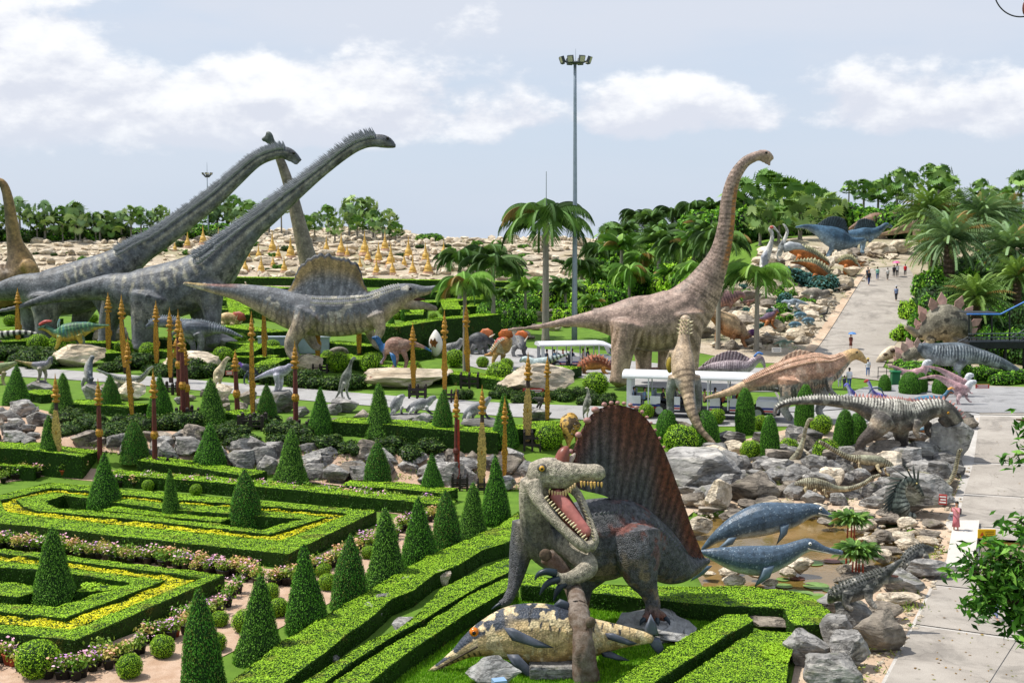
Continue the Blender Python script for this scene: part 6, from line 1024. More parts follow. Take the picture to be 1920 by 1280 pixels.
small('sailed_dinosaur', 'violet striped sailed dinosaur statue behind the tram roof', (1365, 712), [(1306, 694, 3), (1325, 690, 9), (1350, 690, 15), (1380, 690, 17), (1402, 686, 12), (1416, 676, 8), (1426, 672, 6), (1432, 682, 3.5), (1434, 690, 2)], [((1352, 700), (1350, 716), 4), ((1396, 698), (1398, 716), 4)], two('a4a898', '8c7c84', ('st', 'c4b8bc', 40, .4, 0, 1.4, .1, .8)), [('sail', 'sail', [(1316, 684, 0), (1360, 676, 0), (1410, 676, 0)], [(1320, 680, 0), (1345, 664, 0), (1372, 656, 0), (1395, 664, 0), (1412, 676, 0)], 4, 16, vio), ('tube', 'head_ring', [(1414, 668, 2), (1422, 661, 2), (1430, 664, 2)], 1, '4a7cc0')])
small('armoured_dinosaur', 'golden spotted armoured statue with domed shell seen from behind', (1068, 835), [(1066, 838, 3, -24), (1066, 826, 6, -18), (1068, 800, 19, -4), (1070, 792, 20, 10), (1070, 790, 14, 22)], [((1054, 812), (1052, 836), 4), ((1084, 812), (1086, 836), 4)], [('v', 'b89448', 'b88c3c', -1, 1), ('no', '2c2418', .1, .55, .04, .9)], [('spk', .35, .8, 5, (-60, -30, 0, 30, 60), 3, 2.4, '3c3020', 'shell_knobs', .1)])
small('feathered_dinosaur', 'small spotted bird-like runner left of the sail', (1100, 790), [(1094, 776, 2), (1098, 764, 6), (1102, 752, 7), (1103, 738, 3), (1101, 728, 2.5), (1097, 728, 1.5)], [((1098, 766), (1096, 786), 1.8), ((1104, 766), (1104, 788), 1.8, 1)], two('c8c0b0', '84847c', ('no', '3c3c38', .15, .6, .04, .7)))
small('feathered_dinosaur', 'small black bird-like runner between gold posts', (1010, 782), [(1024, 752, 2.5), (1016, 750, 6), (1008, 748, 4.5), (1003, 746, 2.5), (998, 748, 1.4)], [((1012, 754), (1006, 778), 1.9), ((1016, 754), (1014, 776), 1.8, 1)], two('4c4a44', '34342e'), on=(1010, 787))
# right side
small('grey_theropod', 'large blue-grey theropod statue below the steel walkway', (1798, 716), [(1930, 712, 5), (1900, 692, 8), (1868, 678, 12), (1835, 668, 15), (1800, 664, 22), (1765, 664, 22), (1740, 658, 16), (1730, 652, 11), (1727, 660, 7)], [((1804, 675), (1800, 712), 8, 0, -7, -5), ((1795, 675), (1786, 712), 7, 1, -4), ((1748, 678), (1742, 694), 3.4)], two('9aa0a4', '5c666e', ('no', '343c44', .05, .56, .1, .7), ('st', 'b0b8bc', 40, .3, -.4, .8, .3, .9)), vs=1.1)
small('plated_dinosaur', 'spotted plated statue with pink back plates on the road bank', (1762, 672), [(1828, 655, 3), (1812, 636, 12), (1795, 612, 30), (1768, 606, 36), (1742, 618, 24), (1722, 626, 10), (1708, 618, 6.5), (1698, 612, 5)], [((1790, 635), (1792, 670), 8), ((1745, 635), (1742, 668), 7), ((1778, 640), (1776, 668), 7, 1)], two('b8a888', '7d7868', ('no', '2c2a24', .08, .6, .04, .8)), [('plates', .12, .88, 11, 27, 17, 'b89488'), ('eye', 1702, 609, 1.4, -6, '181410')], vs=1.1)
small('plated_dinosaur', 'smaller plated statue in front of the big plated one', (1710, 690), [(1738, 668, 4), (1722, 662, 12), (1705, 668, 14), (1690, 680, 8), (1682, 686, 4)], [((1715, 675), (1714, 690), 4), ((1695, 680), (1694, 692), 3.6)], two('b4ac98', '8a8474', ('st', '54503f', 26, .35, -.4, 1, .1, .9)), [('plates', .1, .9, 8, 22, 14, 'c4a49c')])
PNK = two('d0b4b4', 'b08c90', ('no', '8a6468', .1, .58, .08, .6), ('u', 'c8ccd0', .84, 1.1))
for lb, base, ch, lg in [('pinkish long-tailed dinosaur leaping beside the green bin', (1722, 722), [(1662, 683, 1.6), (1680, 690, 4), (1700, 700, 8), (1720, 702, 13), (1733, 692, 8), (1737, 680, 6.5), (1746, 678, 4)], [((1718, 710), (1716, 722), 3.2), ((1730, 706), (1742, 720), 2.4)]), ('pinkish long-tailed dinosaur in the middle of the three', (1806, 745), [(1732, 686, 1.6), (1760, 692, 4), (1784, 706, 8), (1800, 718, 12), (1812, 714, 7), (1817, 704, 6), (1825, 704, 3.5)], [((1800, 728), (1796, 744), 3.2), ((1812, 724), (1820, 736), 2.4)]), ('pinkish long-tailed dinosaur nearest the asphalt', (1808, 760), [(1722, 710, 1.6), (1755, 706, 4), (1780, 718, 8), (1798, 730, 13), (1812, 728, 8), (1820, 718, 6.5), (1830, 716, 4)], [((1800, 740), (1798, 758), 3.4), ((1812, 738), (1818, 752), 2.6)])]:
    small('pink_dinosaur', lb, base, ch, lg, PNK)
small('beaked_dinosaur', 'blue and orange beaked dinosaur behind the spined back', (1752, 790), [(1706, 752, 3), (1726, 752, 10), (1748, 752, 12), (1764, 748, 7), (1774, 740, 4.5), (1780, 733, 4.5), (1788, 736, 2.5)], [((1742, 760), (1738, 785), 3), ((1756, 760), (1754, 786), 3)], two('c0743c', '44708c', ('no', '2c5068', .08, .58, .1, .6)), [('horn', 'head_crest', [(1778, 731, 3), (1784, 727, 2), (1790, 729, .8)], 'd89a4c')])
small('beaked_dinosaur', 'orange and blue feeding dinosaur with lowered head by the pavement', (1765, 845), [(1726, 806, 3), (1742, 804, 9), (1760, 806, 13), (1776, 814, 8), (1788, 818, 5.5), (1798, 823, 3)], [((1752, 814), (1754, 836), 2.8), ((1768, 814), (1770, 838), 2.8)], two('c87a30', '4c7c94', ('u', 'c8603c', .82, 1.1), ('no', 'd89a4c', .08, .6, .08, .5)))
for x, y, lb in [(1740, 838, 'small orange striped lizard in front of the theropod foot'), (1785, 844, 'small orange striped lizard on the tall boulder'), (1772, 866, 'small orange striped lizard above the red plate')]:
    small('striped_lizard', lb, (x, y + 6), [(x - 14, y + 3, 1.4), (x - 7, y + 1, 3), (x, y, 5), (x + 8, y, 4), (x + 15, y - 3, 3)], [((x - 3, y + 2), (x - 4, y + 6), 1.5), ((x + 6, y + 2), (x + 7, y + 6), 1.5)], two('d0a070', 'b87840', ('st', '4c2c14', 12, .4, -1, 1.5, 0, 1)), vs=.7)
small('violet_bird_dinosaur', 'violet ostrich-like dinosaur with red head by the crossing', (1640, 756), [(1664, 742, 2), (1652, 744, 7), (1641, 742, 8), (1634, 732, 4.5), (1631, 722, 3.5), (1626, 714, 3.6), (1620, 716, 2)], [((1640, 748), (1636, 758), 2), ((1648, 748), (1648, 758), 2)], two('d0d0e0', '6c64b4', ('u', 'b04438', .88, 1.1)), [('tube', 'tail_ring', [(1628, 738, 1.2, -10), (1636, 728, 1.2, -10), (1650, 728, 1.2, -10), (1658, 742, 1.2, -10)], 1, '3c5468')])
small('violet_bird_dinosaur', 'violet ostrich-like dinosaur bending down among visitors', (1598, 752), [(1606, 742, 3), (1598, 738, 7), (1592, 728, 4), (1588, 720, 3), (1583, 724, 2)], [((1596, 742), (1594, 752), 2), ((1602, 742), (1604, 752), 2)], two('c0c0d8', '5a5cb0'))
TEAL = two('7d94a4', '426078', ('no', '2c4658', .04, .57, .1, .6))
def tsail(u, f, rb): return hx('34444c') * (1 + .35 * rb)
small('sailed_dinosaur', 'blue sailed statue with lowered head on the hill', (1560, 482), [(1492, 426, 2), (1512, 425, 5), (1535, 432, 11), (1556, 442, 19), (1576, 450, 20), (1594, 454, 12), (1608, 452, 7), (1620, 449, 4)], [((1562, 455), (1552, 480), 5, 0, 2), ((1574, 460), (1578, 478), 4, 1), ((1618, 450), (1616, 472), 4, 1, 2)], TEAL, [('sail', 'sail', [(1530, 424, 0), (1560, 426, 0), (1592, 442, 0)], [(1532, 420, 0), (1552, 407, 0), (1570, 405, 0), (1585, 413, 0), (1592, 440, 0)], 3, 16, tsail)], d=168, vs=.8)
small('sailed_dinosaur', 'blue sailed statue with raised head behind the other blue one', (1625, 476), [(1570, 440, 2), (1595, 440, 9), (1618, 440, 14), (1638, 437, 11), (1652, 429, 6.5), (1662, 422, 5), (1674, 427, 2.5)], [((1620, 450), (1618, 474), 4), ((1636, 446), (1632, 458), 3), ((1608, 450), (1606, 474), 4, 1)], TEAL, [('sail', 'sail', [(1600, 430, 0), (1620, 426, 0), (1642, 428, 0)], [(1602, 426, 0), (1610, 412, 0), (1624, 409, 0), (1638, 414, 0), (1643, 427, 0)], 3, 14, tsail)], d=176, vs=.8)
small('brown_theropod', 'brown open-jawed theropod statue at the top of the hill', (1650, 470), [(1592, 430, 3), (1615, 420, 9), (1640, 414, 15), (1664, 412, 12), (1684, 404, 8), (1698, 402, 4)], [((1640, 424), (1640, 468), 6, 1), ((1655, 424), (1660, 468), 6), ((1676, 412), (1694, 416), 3)], two('a8927c', '7d6250', ('no', '5a4638', .05, .58, .1, .6)), d=186, vs=.9)
small('brown_theropod', 'long pale brown tail statue behind the date palm on the hill', (1690, 470), [(1648, 440, 2), (1670, 436, 5), (1700, 428, 9), (1730, 420, 14), (1760, 415, 16)], [((1720, 432), (1720, 468), 6), ((1745, 430), (1745, 468), 6, 1)], two('b09a80', '8a7058'), d=182, vs=1.0)
ANK = two('b0703c', '6c7058', ('u', 'b06a34', 0, 1, -2, .25), ('st', 'b0ac84', 26, .3, .25, 1.5, .1, .9, .05))
for lb, base, ch, lg, dd_ in [('orange-bellied armoured statue under the white wing on the hill', (1520, 510), [(1480, 470, 4), (1495, 470, 11), (1515, 476, 14), (1535, 486, 11), (1548, 492, 7), (1554, 497, 4)], [((1500, 480), (1498, 494), 4), ((1535, 492), (1535, 506), 4)], 0), ('orange-bellied armoured statue with banded shell near the teal shrub', (1535, 535), [(1482, 492, 2), (1505, 492, 6), (1525, 498, 13), (1545, 512, 13), (1556, 522, 8), (1562, 522, 4)], [((1530, 515), (1528, 530), 4), ((1550, 522), (1548, 534), 4)], 0), ('orange-bellied armoured statue facing the road', (1595, 516), [(1572, 494, 3), (1580, 490, 9), (1592, 490, 12), (1602, 496, 7), (1608, 498, 4)], [((1588, 498), (1586, 514), 3.4), ((1598, 500), (1598, 516), 3.4)], 0)]:
    small('armoured_dinosaur', lb, base, ch, lg, ANK, [('spk', .1, .9, 14, (-40, -15, 10), 4, 1.8, 'b4b08c', 'armour_spikes', .1)], vs=.75)
small('duck_billed_dinosaur', 'orange-brown spotted statue feeding with lowered head behind the palm', (1385, 650), [(1305, 588, 3), (1325, 586, 7), (1345, 594, 14), (1365, 608, 22), (1385, 620, 17), (1400, 628, 8), (1412, 622, 6), (1418, 630, 4)], [((1375, 628), (1376, 655), 4), ((1392, 630), (1402, 654), 3.6), ((1350, 610), (1346, 650), 5, 1)], two('b07c54', 'c0a482', ('no', '5a3c28', .09, .62, .04, .7), ('u', '6a3c78', .86, 1.1)))
small('duck_billed_dinosaur', 'dusky pink statue resting among the hillside rocks', (1360, 595), [(1325, 582, 4), (1340, 568, 13), (1358, 562, 17), (1375, 556, 12), (1388, 552, 7), (1396, 556, 4)], [((1345, 575), (1342, 592), 4), ((1370, 568), (1372, 588), 4)], two('b08474', '8a6a68', ('st', '5c4448', 16, .35, -.4, 1, .2, .8)))
small('crested_dinosaur', 'violet and orange helmet-crested statue on the hillside', (1448, 622), [(1424, 598, 3), (1434, 598, 8), (1444, 594, 10), (1452, 588, 5), (1456, 582, 4), (1460, 586, 2)], [((1440, 602), (1436, 622), 2.6), ((1450, 600), (1452, 614), 2.2)], two('b0703c', '5c4a60'), [('horn', 'head_crest', [(1452, 582, 3), (1450, 577, 2), (1446, 575, 1)], 'c8c8c0')])
small('horned_dinosaur', 'grey big-headed quadruped statue on the rocks by the road', (1530, 572), [(1502, 550, 2), (1515, 548, 7), (1530, 550, 10), (1542, 552, 8), (1550, 548, 6), (1554, 553, 4)], [((1522, 556), (1524, 570), 2.6), ((1538, 558), (1540, 572), 2.4)], two('b4aca0', '8c8478', ('no', '5c544c', .1, .6, .05, .6)))
small('running_dinosaur', 'grey spotted bipedal statue above the teal shrub', (1508, 516), [(1486, 500, 1.4), (1498, 498, 4), (1510, 497, 7), (1522, 502, 5), (1530, 498, 4), (1536, 498, 2)], [((1506, 502), (1500, 514), 2.4), ((1518, 504), (1522, 514), 1.8)], two('b0a8a0', '7c746c', ('no', '4c443c', .12, .58, .05, .7)))
for lb, ch, wing in [('white stork-like pterosaur statue with red cap', [(1428, 520, 3), (1432, 495, 8), (1438, 475, 8), (1446, 455, 4.5), (1448, 440, 3.6), (1444, 430, 4), (1450, 426, 3), (1462, 440, 1.6), (1470, 452, .9)], None), ('white winged pterosaur statue beside the stork-like one', [(1462, 480, 3), (1464, 465, 6), (1470, 452, 4), (1476, 435, 3), (1472, 424, 2.5), (1468, 420, 1.5)], [(1466, 460), (1480, 452), (1500, 456), (1514, 468), (1490, 468), (1470, 474)])]:
    small('pterosaur', lb, (1436 if wing is None else 1464, 520 if wing is None else 490), ch, [((ch[1][0] - 3, ch[1][1] + 4), (ch[1][0] - 4, 520 if wing is None else 488), 2)], two('c8c8c4', 'd4d2cc', ('no', '3c3c40', .06, .6, .05, .8)), ([('blade', 'wing', wing, 2, -4, 'a4a8ac')] if wing else [('ball', 'red_cap', 1447, 426, 4, 3, -3, 'b0524a'), ('blade', 'wing', [(1426, 480), (1438, 468), (1440, 500), (1432, 516)], 2, -8, '8c9098')]), d=150, vs=.75)
for i, (x, y) in enumerate([(1500, 590), (1515, 600), (1490, 608)]): small('teal_lizard', ['teal spotted lizard on the hillside, the highest of three', 'teal spotted lizard on the hillside, the one nearest the road', 'teal spotted lizard on the hillside, the lowest of three'][i], (x, y + 6), [(x - 12, y + 2, 1.5), (x - 5, y, 5), (x + 5, y, 5.5), (x + 12, y + 1, 3)], [((x - 4, y + 3), (x - 5, y + 7), 1.6), ((x + 6, y + 3), (x + 7, y + 7), 1.6)], two('8ca4a8', '54788a', ('no', '2c4450', .15, .58, .04, .7)), vs=.75, dd=-2.5)
small('horned_dinosaur', 'cream horned statue with radiating red frill in the far maze', (428, 618), [(412, 604, 4), (420, 598, 11), (432, 598, 12), (444, 602, 8), (450, 608, 4)], [((418, 606), (416, 618), 3.4), ((436, 606), (438, 618), 3.4)], two('d0bc8c', 'c4a878', ('no', '8a6a40', .08, .62, .05, .5)), [FR(446, 596, 14, '9c5040'), ('spk', .75, .95, 3, (-70, -35, 0, 35, 70), 8, 1.4, 'd8d0b8', 'frill_spikes', 0)])
small('striped_dinosaur', 'dinosaur tail banded black and white at the left edge', (12, 660), [(-40, 640, 10), (-10, 630, 8), (15, 625, 6), (45, 623, 4.5), (70, 627, 3.5), (85, 635, 2)], [((-12, 640), (-14, 668), 4), ((0, 640), (6, 664), 4, 1)], [('v', 'c8c4bc', 'c8c4bc', -1, 1), ('st', '2c2c2c', 12, .5, -2, 2, .3, 1, .05), ('u', '7d6c5c', 0, .3)])
small('striped_dinosaur', 'green and brown dinosaur half hidden behind the leftmost cone', (8, 720), [(-30, 700, 10), (0, 690, 10), (20, 684, 6), (30, 680, 4)], [((-8, 700), (-10, 722), 3.4), ((8, 698), (8, 722), 3.4)], two('b0a480', '6c7c50'))
small('horned_dinosaur', 'grey-white quadruped statue reclining below the big sail', (620, 680), [(612, 668, 3), (622, 660, 6), (636, 656, 7), (648, 658, 5), (652, 664, 3)], [((626, 664), (622, 672), 2), ((642, 662), (644, 670), 2)], two('c4beb0', '8a8478', ('no', '3c3a36', .1, .6, .05, .7)))
small('upright_lizard', 'small tan upright statue in front of the tall hedge', (905, 628), [(908, 622, 2), (904, 612, 3.6), (901, 602, 3.4), (898, 596, 2.8)], [((904, 614), (908, 626), 1.8)], two('c8a888', 'a88868'))

# more small statues packed along the left edge of the climbing road
def figurine(x, y, L, sg, kind, c0, c1, label, name):
    if kind == 'quad': ch = [(x - sg * L, y - L * .35, L * .05), (x - sg * L * .5, y - L * .5, L * .14), (x, y - L * .55, L * .24), (x + sg * L * .4, y - L * .5, L * .18), (x + sg * L * .7, y - L * .6, L * .12), (x + sg * L * .95, y - L * .5, L * .07)]; lg = [((x - sg * L * .25, y - L * .4), (x - sg * L * .25, y - 1), L * .09), ((x + sg * L * .35, y - L * .4), (x + sg * L * .35, y - 1), L * .08), ((x, y - L * .4), (x, y - 2), L * .08, 1)]
    elif kind == 'bird': ch = [(x - sg * L * .5, y - L * .7, L * .05), (x - sg * L * .1, y - L * .75, L * .18), (x + sg * L * .2, y - L * .85, L * .13), (x + sg * L * .3, y - L * 1.2, L * .06), (x + sg * L * .35, y - L * 1.45, L * .07), (x + sg * L * .55, y - L * 1.42, L * .03)]; lg = [((x - sg * L * .05, y - L * .6), (x, y - 1), L * .06), ((x + sg * L * .1, y - L * .6), (x + sg * L * .15, y - 1), L * .06, 1)]
    else: ch = [(x - sg * L, y - L * .4, L * .04), (x - sg * L * .45, y - L * .5, L * .1), (x, y - L * .55, L * .18), (x + sg * L * .35, y - L * .6, L * .13), (x + sg * L * .55, y - L * .75, L * .11), (x + sg * L * .8, y - L * .72, L * .06)]; lg = [((x - sg * L * .05, y - L * .4), (x - sg * L * .08, y - 1), L * .08), ((x + sg * L * .05, y - L * .4), (x + sg * L * .12, y - 1), L * .07, 1)]
    small(name, label, (x, y), ch, lg, two(c0, c1, ('no', '3c3832', .12, .6, .06, .5)), vs=.75, dd=-3.0 if x < 1600 else -1.0)
for a in [(1490, 580, 26, -1, 'quad', 'c4ccd0', '94a4b0', 'pale blue-grey slender quadruped on the hillside rocks', 'pale_reptile'), (1546, 602, 18, 1, 'bird', '4c4c48', '2c2c2a', 'black ostrich-like statue on the rocks near the road', 'bird_dinosaur'), (1580, 548, 16, 1, 'biped', 'b0a490', '7c7060', 'small brown biped statue at the road verge', 'small_biped'), (1470, 652, 20, 1, 'quad', 'a4b0a0', '5c7464', 'green-grey quadruped low on the hillside', 'pale_reptile'), (1440, 640, 16, -1, 'biped', 'a89884', '6c6050', 'small brown biped beside the palm trunk', 'small_biped'), (1610, 500, 16, 1, 'quad', 'b07c4c', '745434', 'brown quadruped statue near the road top', 'small_quadruped'), (1560, 574, 15, -1, 'quad', 'c0b8a8', '8c8474', 'grey quadruped statue between the road and teal lizards', 'small_quadruped'), (1640, 484, 15, -1, 'biped', '8c7c6c', '5c4c40', 'dark brown biped under the blue sailed statues', 'small_biped'), (1668, 482, 14, 1, 'quad', 'a08c74', '6c5c48', 'tan quadruped under the brown theropod', 'small_quadruped'), (1525, 625, 18, 1, 'quad', 'c8bca8', '9c8c74', 'cream quadruped among the lower hillside blocks', 'small_quadruped'), (1405, 575, 18, 1, 'biped', 'a87c68', '6c4c44', 'reddish biped above the orange-brown feeder', 'small_biped'), (1715, 590, 16, -1, 'quad', '8c8474', '54504a', 'dark plated quadruped beside the yellow-green tuft', 'small_quadruped')]: figurine(*a)
# ---------------------------------------------------------------- props
def local(x, y, d, org): return px(x, y, d) - org
# dead tree propping up the sailed statue, and the slab under the reptile
dT = 41.7; org = px(1095, 1300, dT); s = dT / FPX
t_ = empty('dead_tree', org, 'weathered dead tree trunk propping up the sailed statue', 'tree')
m_ = MB(); m_.tube([local(1104, 1310, dT, org), local(1098, 1260, dT, org), local(1094, 1205, dT, org), local(1088, 1160, dT + .5, org), local(1080, 1118, dT + 1.9, org), local(1066, 1085, dT + 3.4, org)], [31 * s, 27 * s, 21 * s, 20 * s, 19 * s, 16 * s], 20, .95, 80)
V = np.vstack(m_.V); a_ = np.arctan2(V[:, 1], V[:, 0]); V = V + np.c_[np.cos(a_), np.sin(a_), 0 * a_] * ((fbm(V * (1, 1, .18), 7.0, 4) - .5) * .34)[:, None]
bark = ground_mat('bark', (np.array((.11, .075, .05)), np.array((.27, .225, .19)), np.array((.16, .075, .045))), 3.0, 1.0, .9, 22.0, .06)
ob('trunk', mk(V, m_.F, None, True), bark, t_)
m_ = MB(); m_.tube([local(1075, 1095, dT + 3.2, org), local(1050, 1065, dT + 3.2, org), local(1026, 1042, dT + 3.1, org)], [15 * s, 17 * s, 18 * s], 14, 1.0, 16); m_.build('sawn_limb', bark, t_, smooth=True)
m_ = MB(); c = local(1023, 1040, dT + 2.8, org); m_.ball(c, np.array((13, 5, 13)) * s, 14, 8); m_.build('sawn_end', mat('5a4a3c', .9, .5, 8, .4), t_, smooth=True)
m_ = MB(); m_.ball(local(1107, 1166, dT - .1, org), np.array((10, 5, 11)) * s, 10, 7); m_.build('knot', bark, t_, smooth=True)
G = gp(1035, 1272); s = G[1] / FPX
m_ = MB(); m_.box((0, 0.5, 12 * s), (88 * s, 1.3, 26 * s), .05, .06); tag(m_.build('stone_plinth', grey, None, G), 'grey stone slab under the belly of the beaked reptile', 'plinth')
G = px(936, 1290, 33.0); m_ = MB(); m_.box((0, 0, -3.2), (.35, .3, 6.9), .3); o = m_.build('walkway_post', mat('7d9cc0', .4, .1), None, G); tag(o, 'pale blue steel post top at the bottom edge of the picture', 'post')
# carved posts
GOLD = mat('b08024', .45, .65, 12, .8, .15); GOLD2 = mat('c0a05c', .5, .55, 12, .8, .1); RED = mat('5e2a22', .6, .35, 6, .3); DARK = mat('3a2c26', .7, .35, 6, .3); CRIM = mat('9c3320', .5, .3, 8, .3); BLACK = mat('1d1b1a', .6, .3, 6, .3)
def post(x, by, ty, kind, label, lean=0, wpx=5.5, head=None):
    G = gp(x, by); s = G[1] / FPX; H = (by - ty) * s; w_ = wpx * s; tp = np.array((lean * s, 0, H)); e = empty('carved_post', G, label, 'post', 'carved posts with golden finials')
    hd = (head or min(58, (by - ty) * .32)) * s; at_ = lambda z: tp * (z / H)
    m_ = MB(); m_.tube([(0, 0, -.2), at_(H * .5), at_(H - hd * .8)], [w_ * .95, w_ * .85, w_ * .6], 8, m=6); m_.build('shaft', RED if kind in 'RC' else DARK, e, smooth=True)
    m_ = MB(); b = at_(H - hd); pf = [(.6, 0), (1.25, .03), (1.3, .08), (.7, .1), (.6, .16), (1.5, .2), (1.55, .27), (.9, .3), (.8, .36), (1.15, .39), (1.05, .46), (.7, .49), (.9, .53), (.75, .6), (.5, .63), (.62, .67), (.45, .74), (.3, .77), (.18, .88), (.05, 1.0)]
    m_.lathe(b, [(r * w_ * 1.05, z * hd) for r, z in pf], 9); m_.build('finial', GOLD, e)
    if kind in 'GB':
        z0, z1 = (.08 * H, H - hd * .95) if kind == 'G' else (.02 * H, H - hd * 1.25); n = 26; m_ = MB(); V = []
        for sd in (-1, 1):
            for yy in (-1, 1):
                for i in range(n):
                    f = i / (n - 1); ww = w_ * (.3 + (.62 if kind == 'G' else 1.1) * math.sin(math.pi * min(f * .85 + .1, 1)) ** .8) * (1 + .22 * (i % 2)); V.append(at_(z0 + (z1 - z0) * f) + (sd * ww, yy * w_ * .35 - w_ * .9, 0))
        F_ = []
        for i in range(n - 1): F_ += [(i, 2 * n + i, 2 * n + i + 1, i + 1), (n + i, n + i + 1, 3 * n + i + 1, 3 * n + i), (i, i + 1, n + i + 1, n + i), (2 * n + i, 3 * n + i, 3 * n + i + 1, 2 * n + i + 1)]
        F_ += [(0, n, 3 * n, 2 * n), (n - 1, 3 * n - 1, 4 * n - 1, 2 * n - 1)]; m_.add(V, F_); m_.build('carved_blade', GOLD if kind == 'G' else GOLD2, e)
    if kind == 'C': m_ = MB(); m_.box(at_(H * .38) + (w_ * .9, -w_ * .3, 0), (w_ * .9, w_ * .8, H * .6), 0, w_ * .2); m_.build('crimson_strip', CRIM, e)
    if by - ty > 110 or kind == 'R': m_ = MB(); m_.lathe(at_(H * .36), [(w_ * .9, -w_ * 1.4), (w_ * 1.35, -w_ * .6), (w_ * 1.35, w_ * .6), (w_ * .9, w_ * 1.4)], 8); m_.build('collar', GOLD if kind != 'C' else RED, e)
    return e
PL_ = [(36, 655, 538, 'G', 1), (205, 668, 546, 'G', 1), (236, 700, 550, 'G', -7), (250, 790, 628, 'G', -10), (263, 660, 552, 'G', 0), (291, 885, 686, 'R', 1), (295, 690, 562, 'G', 0), (321, 718, 574, 'G', 0), (336, 742, 578, 'R', 2), (344, 790, 600, 'R', 0), (352, 775, 640, 'R', -4), (332, 700, 630, 'G', 0), (110, 872, 696, 'B', -2), (188, 868, 706, 'R', 0), (446, 785, 652, 'R', -4), (475, 800, 580, 'G', 0), (497, 682, 544, 'G', 0), (555, 805, 636, 'R', 0), (596, 688, 566, 'G', 3), (674, 670, 560, 'G', 0), (776, 738, 602, 'G', -2), (834, 752, 578, 'G', 0), (878, 712, 566, 'G', -5), (856, 912, 722, 'C', 0), (903, 918, 716, 'B', 2), (946, 908, 738, 'G', 1), (988, 830, 656, 'B', 3), (1026, 796, 664, 'G', 0)]
for i, (x, by, ty, k, ln) in enumerate(sorted(PL_)):
    post(x, by, ty, k, '%s carved post from the left, %s' % (ORD[i], {'G': 'slim with a gilded blade', 'B': 'with a pale gold carved blade', 'R': 'reddish brown shaft under a golden finial', 'C': 'dark shaft with a crimson strip'}[k]), ln, 5.4 if k in 'BR' else 4.7)
for i, (x, by, w_, h_) in enumerate([(117, 884, 32, 26), (296, 888, 38, 28), (324, 740, 38, 20), (352, 792, 42, 26), (250, 800, 30, 18), (470, 808, 44, 28), (557, 812, 36, 20), (600, 700, 26, 16), (782, 748, 30, 24), (846, 756, 24, 22), (880, 728, 32, 26), (998, 846, 30, 36), (862, 920, 28, 26), (908, 926, 24, 24), (30, 668, 24, 16), (430, 790, 20, 16)]):
    G = gp(x, by); s = G[1] / FPX; W_, H_ = w_ * s, h_ * s; e = empty('wooden_fence', G, 'small black wooden fence box, %s from the left around a post foot' % ORD[sorted([117, 296, 324, 352, 250, 470, 557, 600, 782, 846, 880, 998, 862, 908, 30, 430]).index(x)], 'fence', 'fence boxes around the carved posts')
    fm = mat('2a2220', .7, .35, 8, .3)
    for cx in (-.5, 0, .5):
        for cy in (0, 1): m_ = MB(); m_.box((cx * W_, cy * W_ * .8, H_ / 2), (W_ * .13, W_ * .13, H_), 0, .01); m_.lathe((cx * W_, cy * W_ * .8, H_), [(W_ * .05, 0), (W_ * .09, .04), (W_ * .02, .12)], 6); m_.build('picket', fm, e)
    for cz in (.35, .7):
        for cy in (-.05, .85): m_ = MB(); m_.box((0, cy * W_ * .8, cz * H_), (W_ * 1.15, W_ * .06, H_ * .12)); m_.build('rail', fm, e)
# golden stupas on the far terrace
sb_ = MB(); sb_.lathe((0, 0, 0), [(.32, 0), (.32, .07), (.27, .08), (.27, .15), (.1, .16)], 8); SB = sb_.mesh(); SB.materials.append(mat('c4a288', .8, .2, 2, .2))
sm_ = MB(); sm_.lathe((0, 0, 0), [(.25, .15), (.25, .18), (.22, .19), (.22, .2), (.19, .22), (.2, .3), (.17, .38), (.11, .45), (.12, .47), (.08, .52), (.09, .54), (.06, .6), (.04, .7), (.02, .85), (.004, 1.0)], 12); ST = sm_.mesh(); ST.materials.append(mat('d0a850', .5, .25, 1.2, .2, .0))
for i, (x, y, h_) in enumerate([(490, 512, 38), (533, 510, 34), (566, 512, 30), (706, 514, 36), (736, 514, 34), (774, 514, 38), (803, 514, 46), (950, 514, 34), (485, 486, 32), (511, 474, 42), (522, 484, 30), (545, 484, 44), (512, 500, 26), (582, 474, 38), (612, 474, 34), (640, 478, 44), (651, 480, 26), (684, 478, 48), (690, 490, 34), (710, 492, 42), (722, 470, 40), (733, 500, 48), (758, 500, 30), (766, 484, 44), (798, 490, 40), (832, 478, 30), (898, 490, 34), (352, 464, 34), (381, 458, 38), (328, 470, 22), (410, 452, 28), (465, 484, 26), (436, 508, 30), (460, 510, 34), (930, 500, 28), (970, 512, 26), (1015, 600, 44), (675, 505, 30), (845, 508, 26), (600, 500, 28)]):
    G = gp(x, y); s = G[1] / FPX; e = empty('stupa', G - (0, 0, .15), None, None, None, .3 * i, (h_ * s * .8, h_ * s * .8, h_ * s)); ob('base', SB, None, e); ob('spire', ST, None, e); tag(e, 'golden stupa among the palms left of the tram' if x == 1015 else 'small golden stupa standing on the far stone terrace', 'stupa', None if x == 1015 else 'golden stupas on the far terrace')
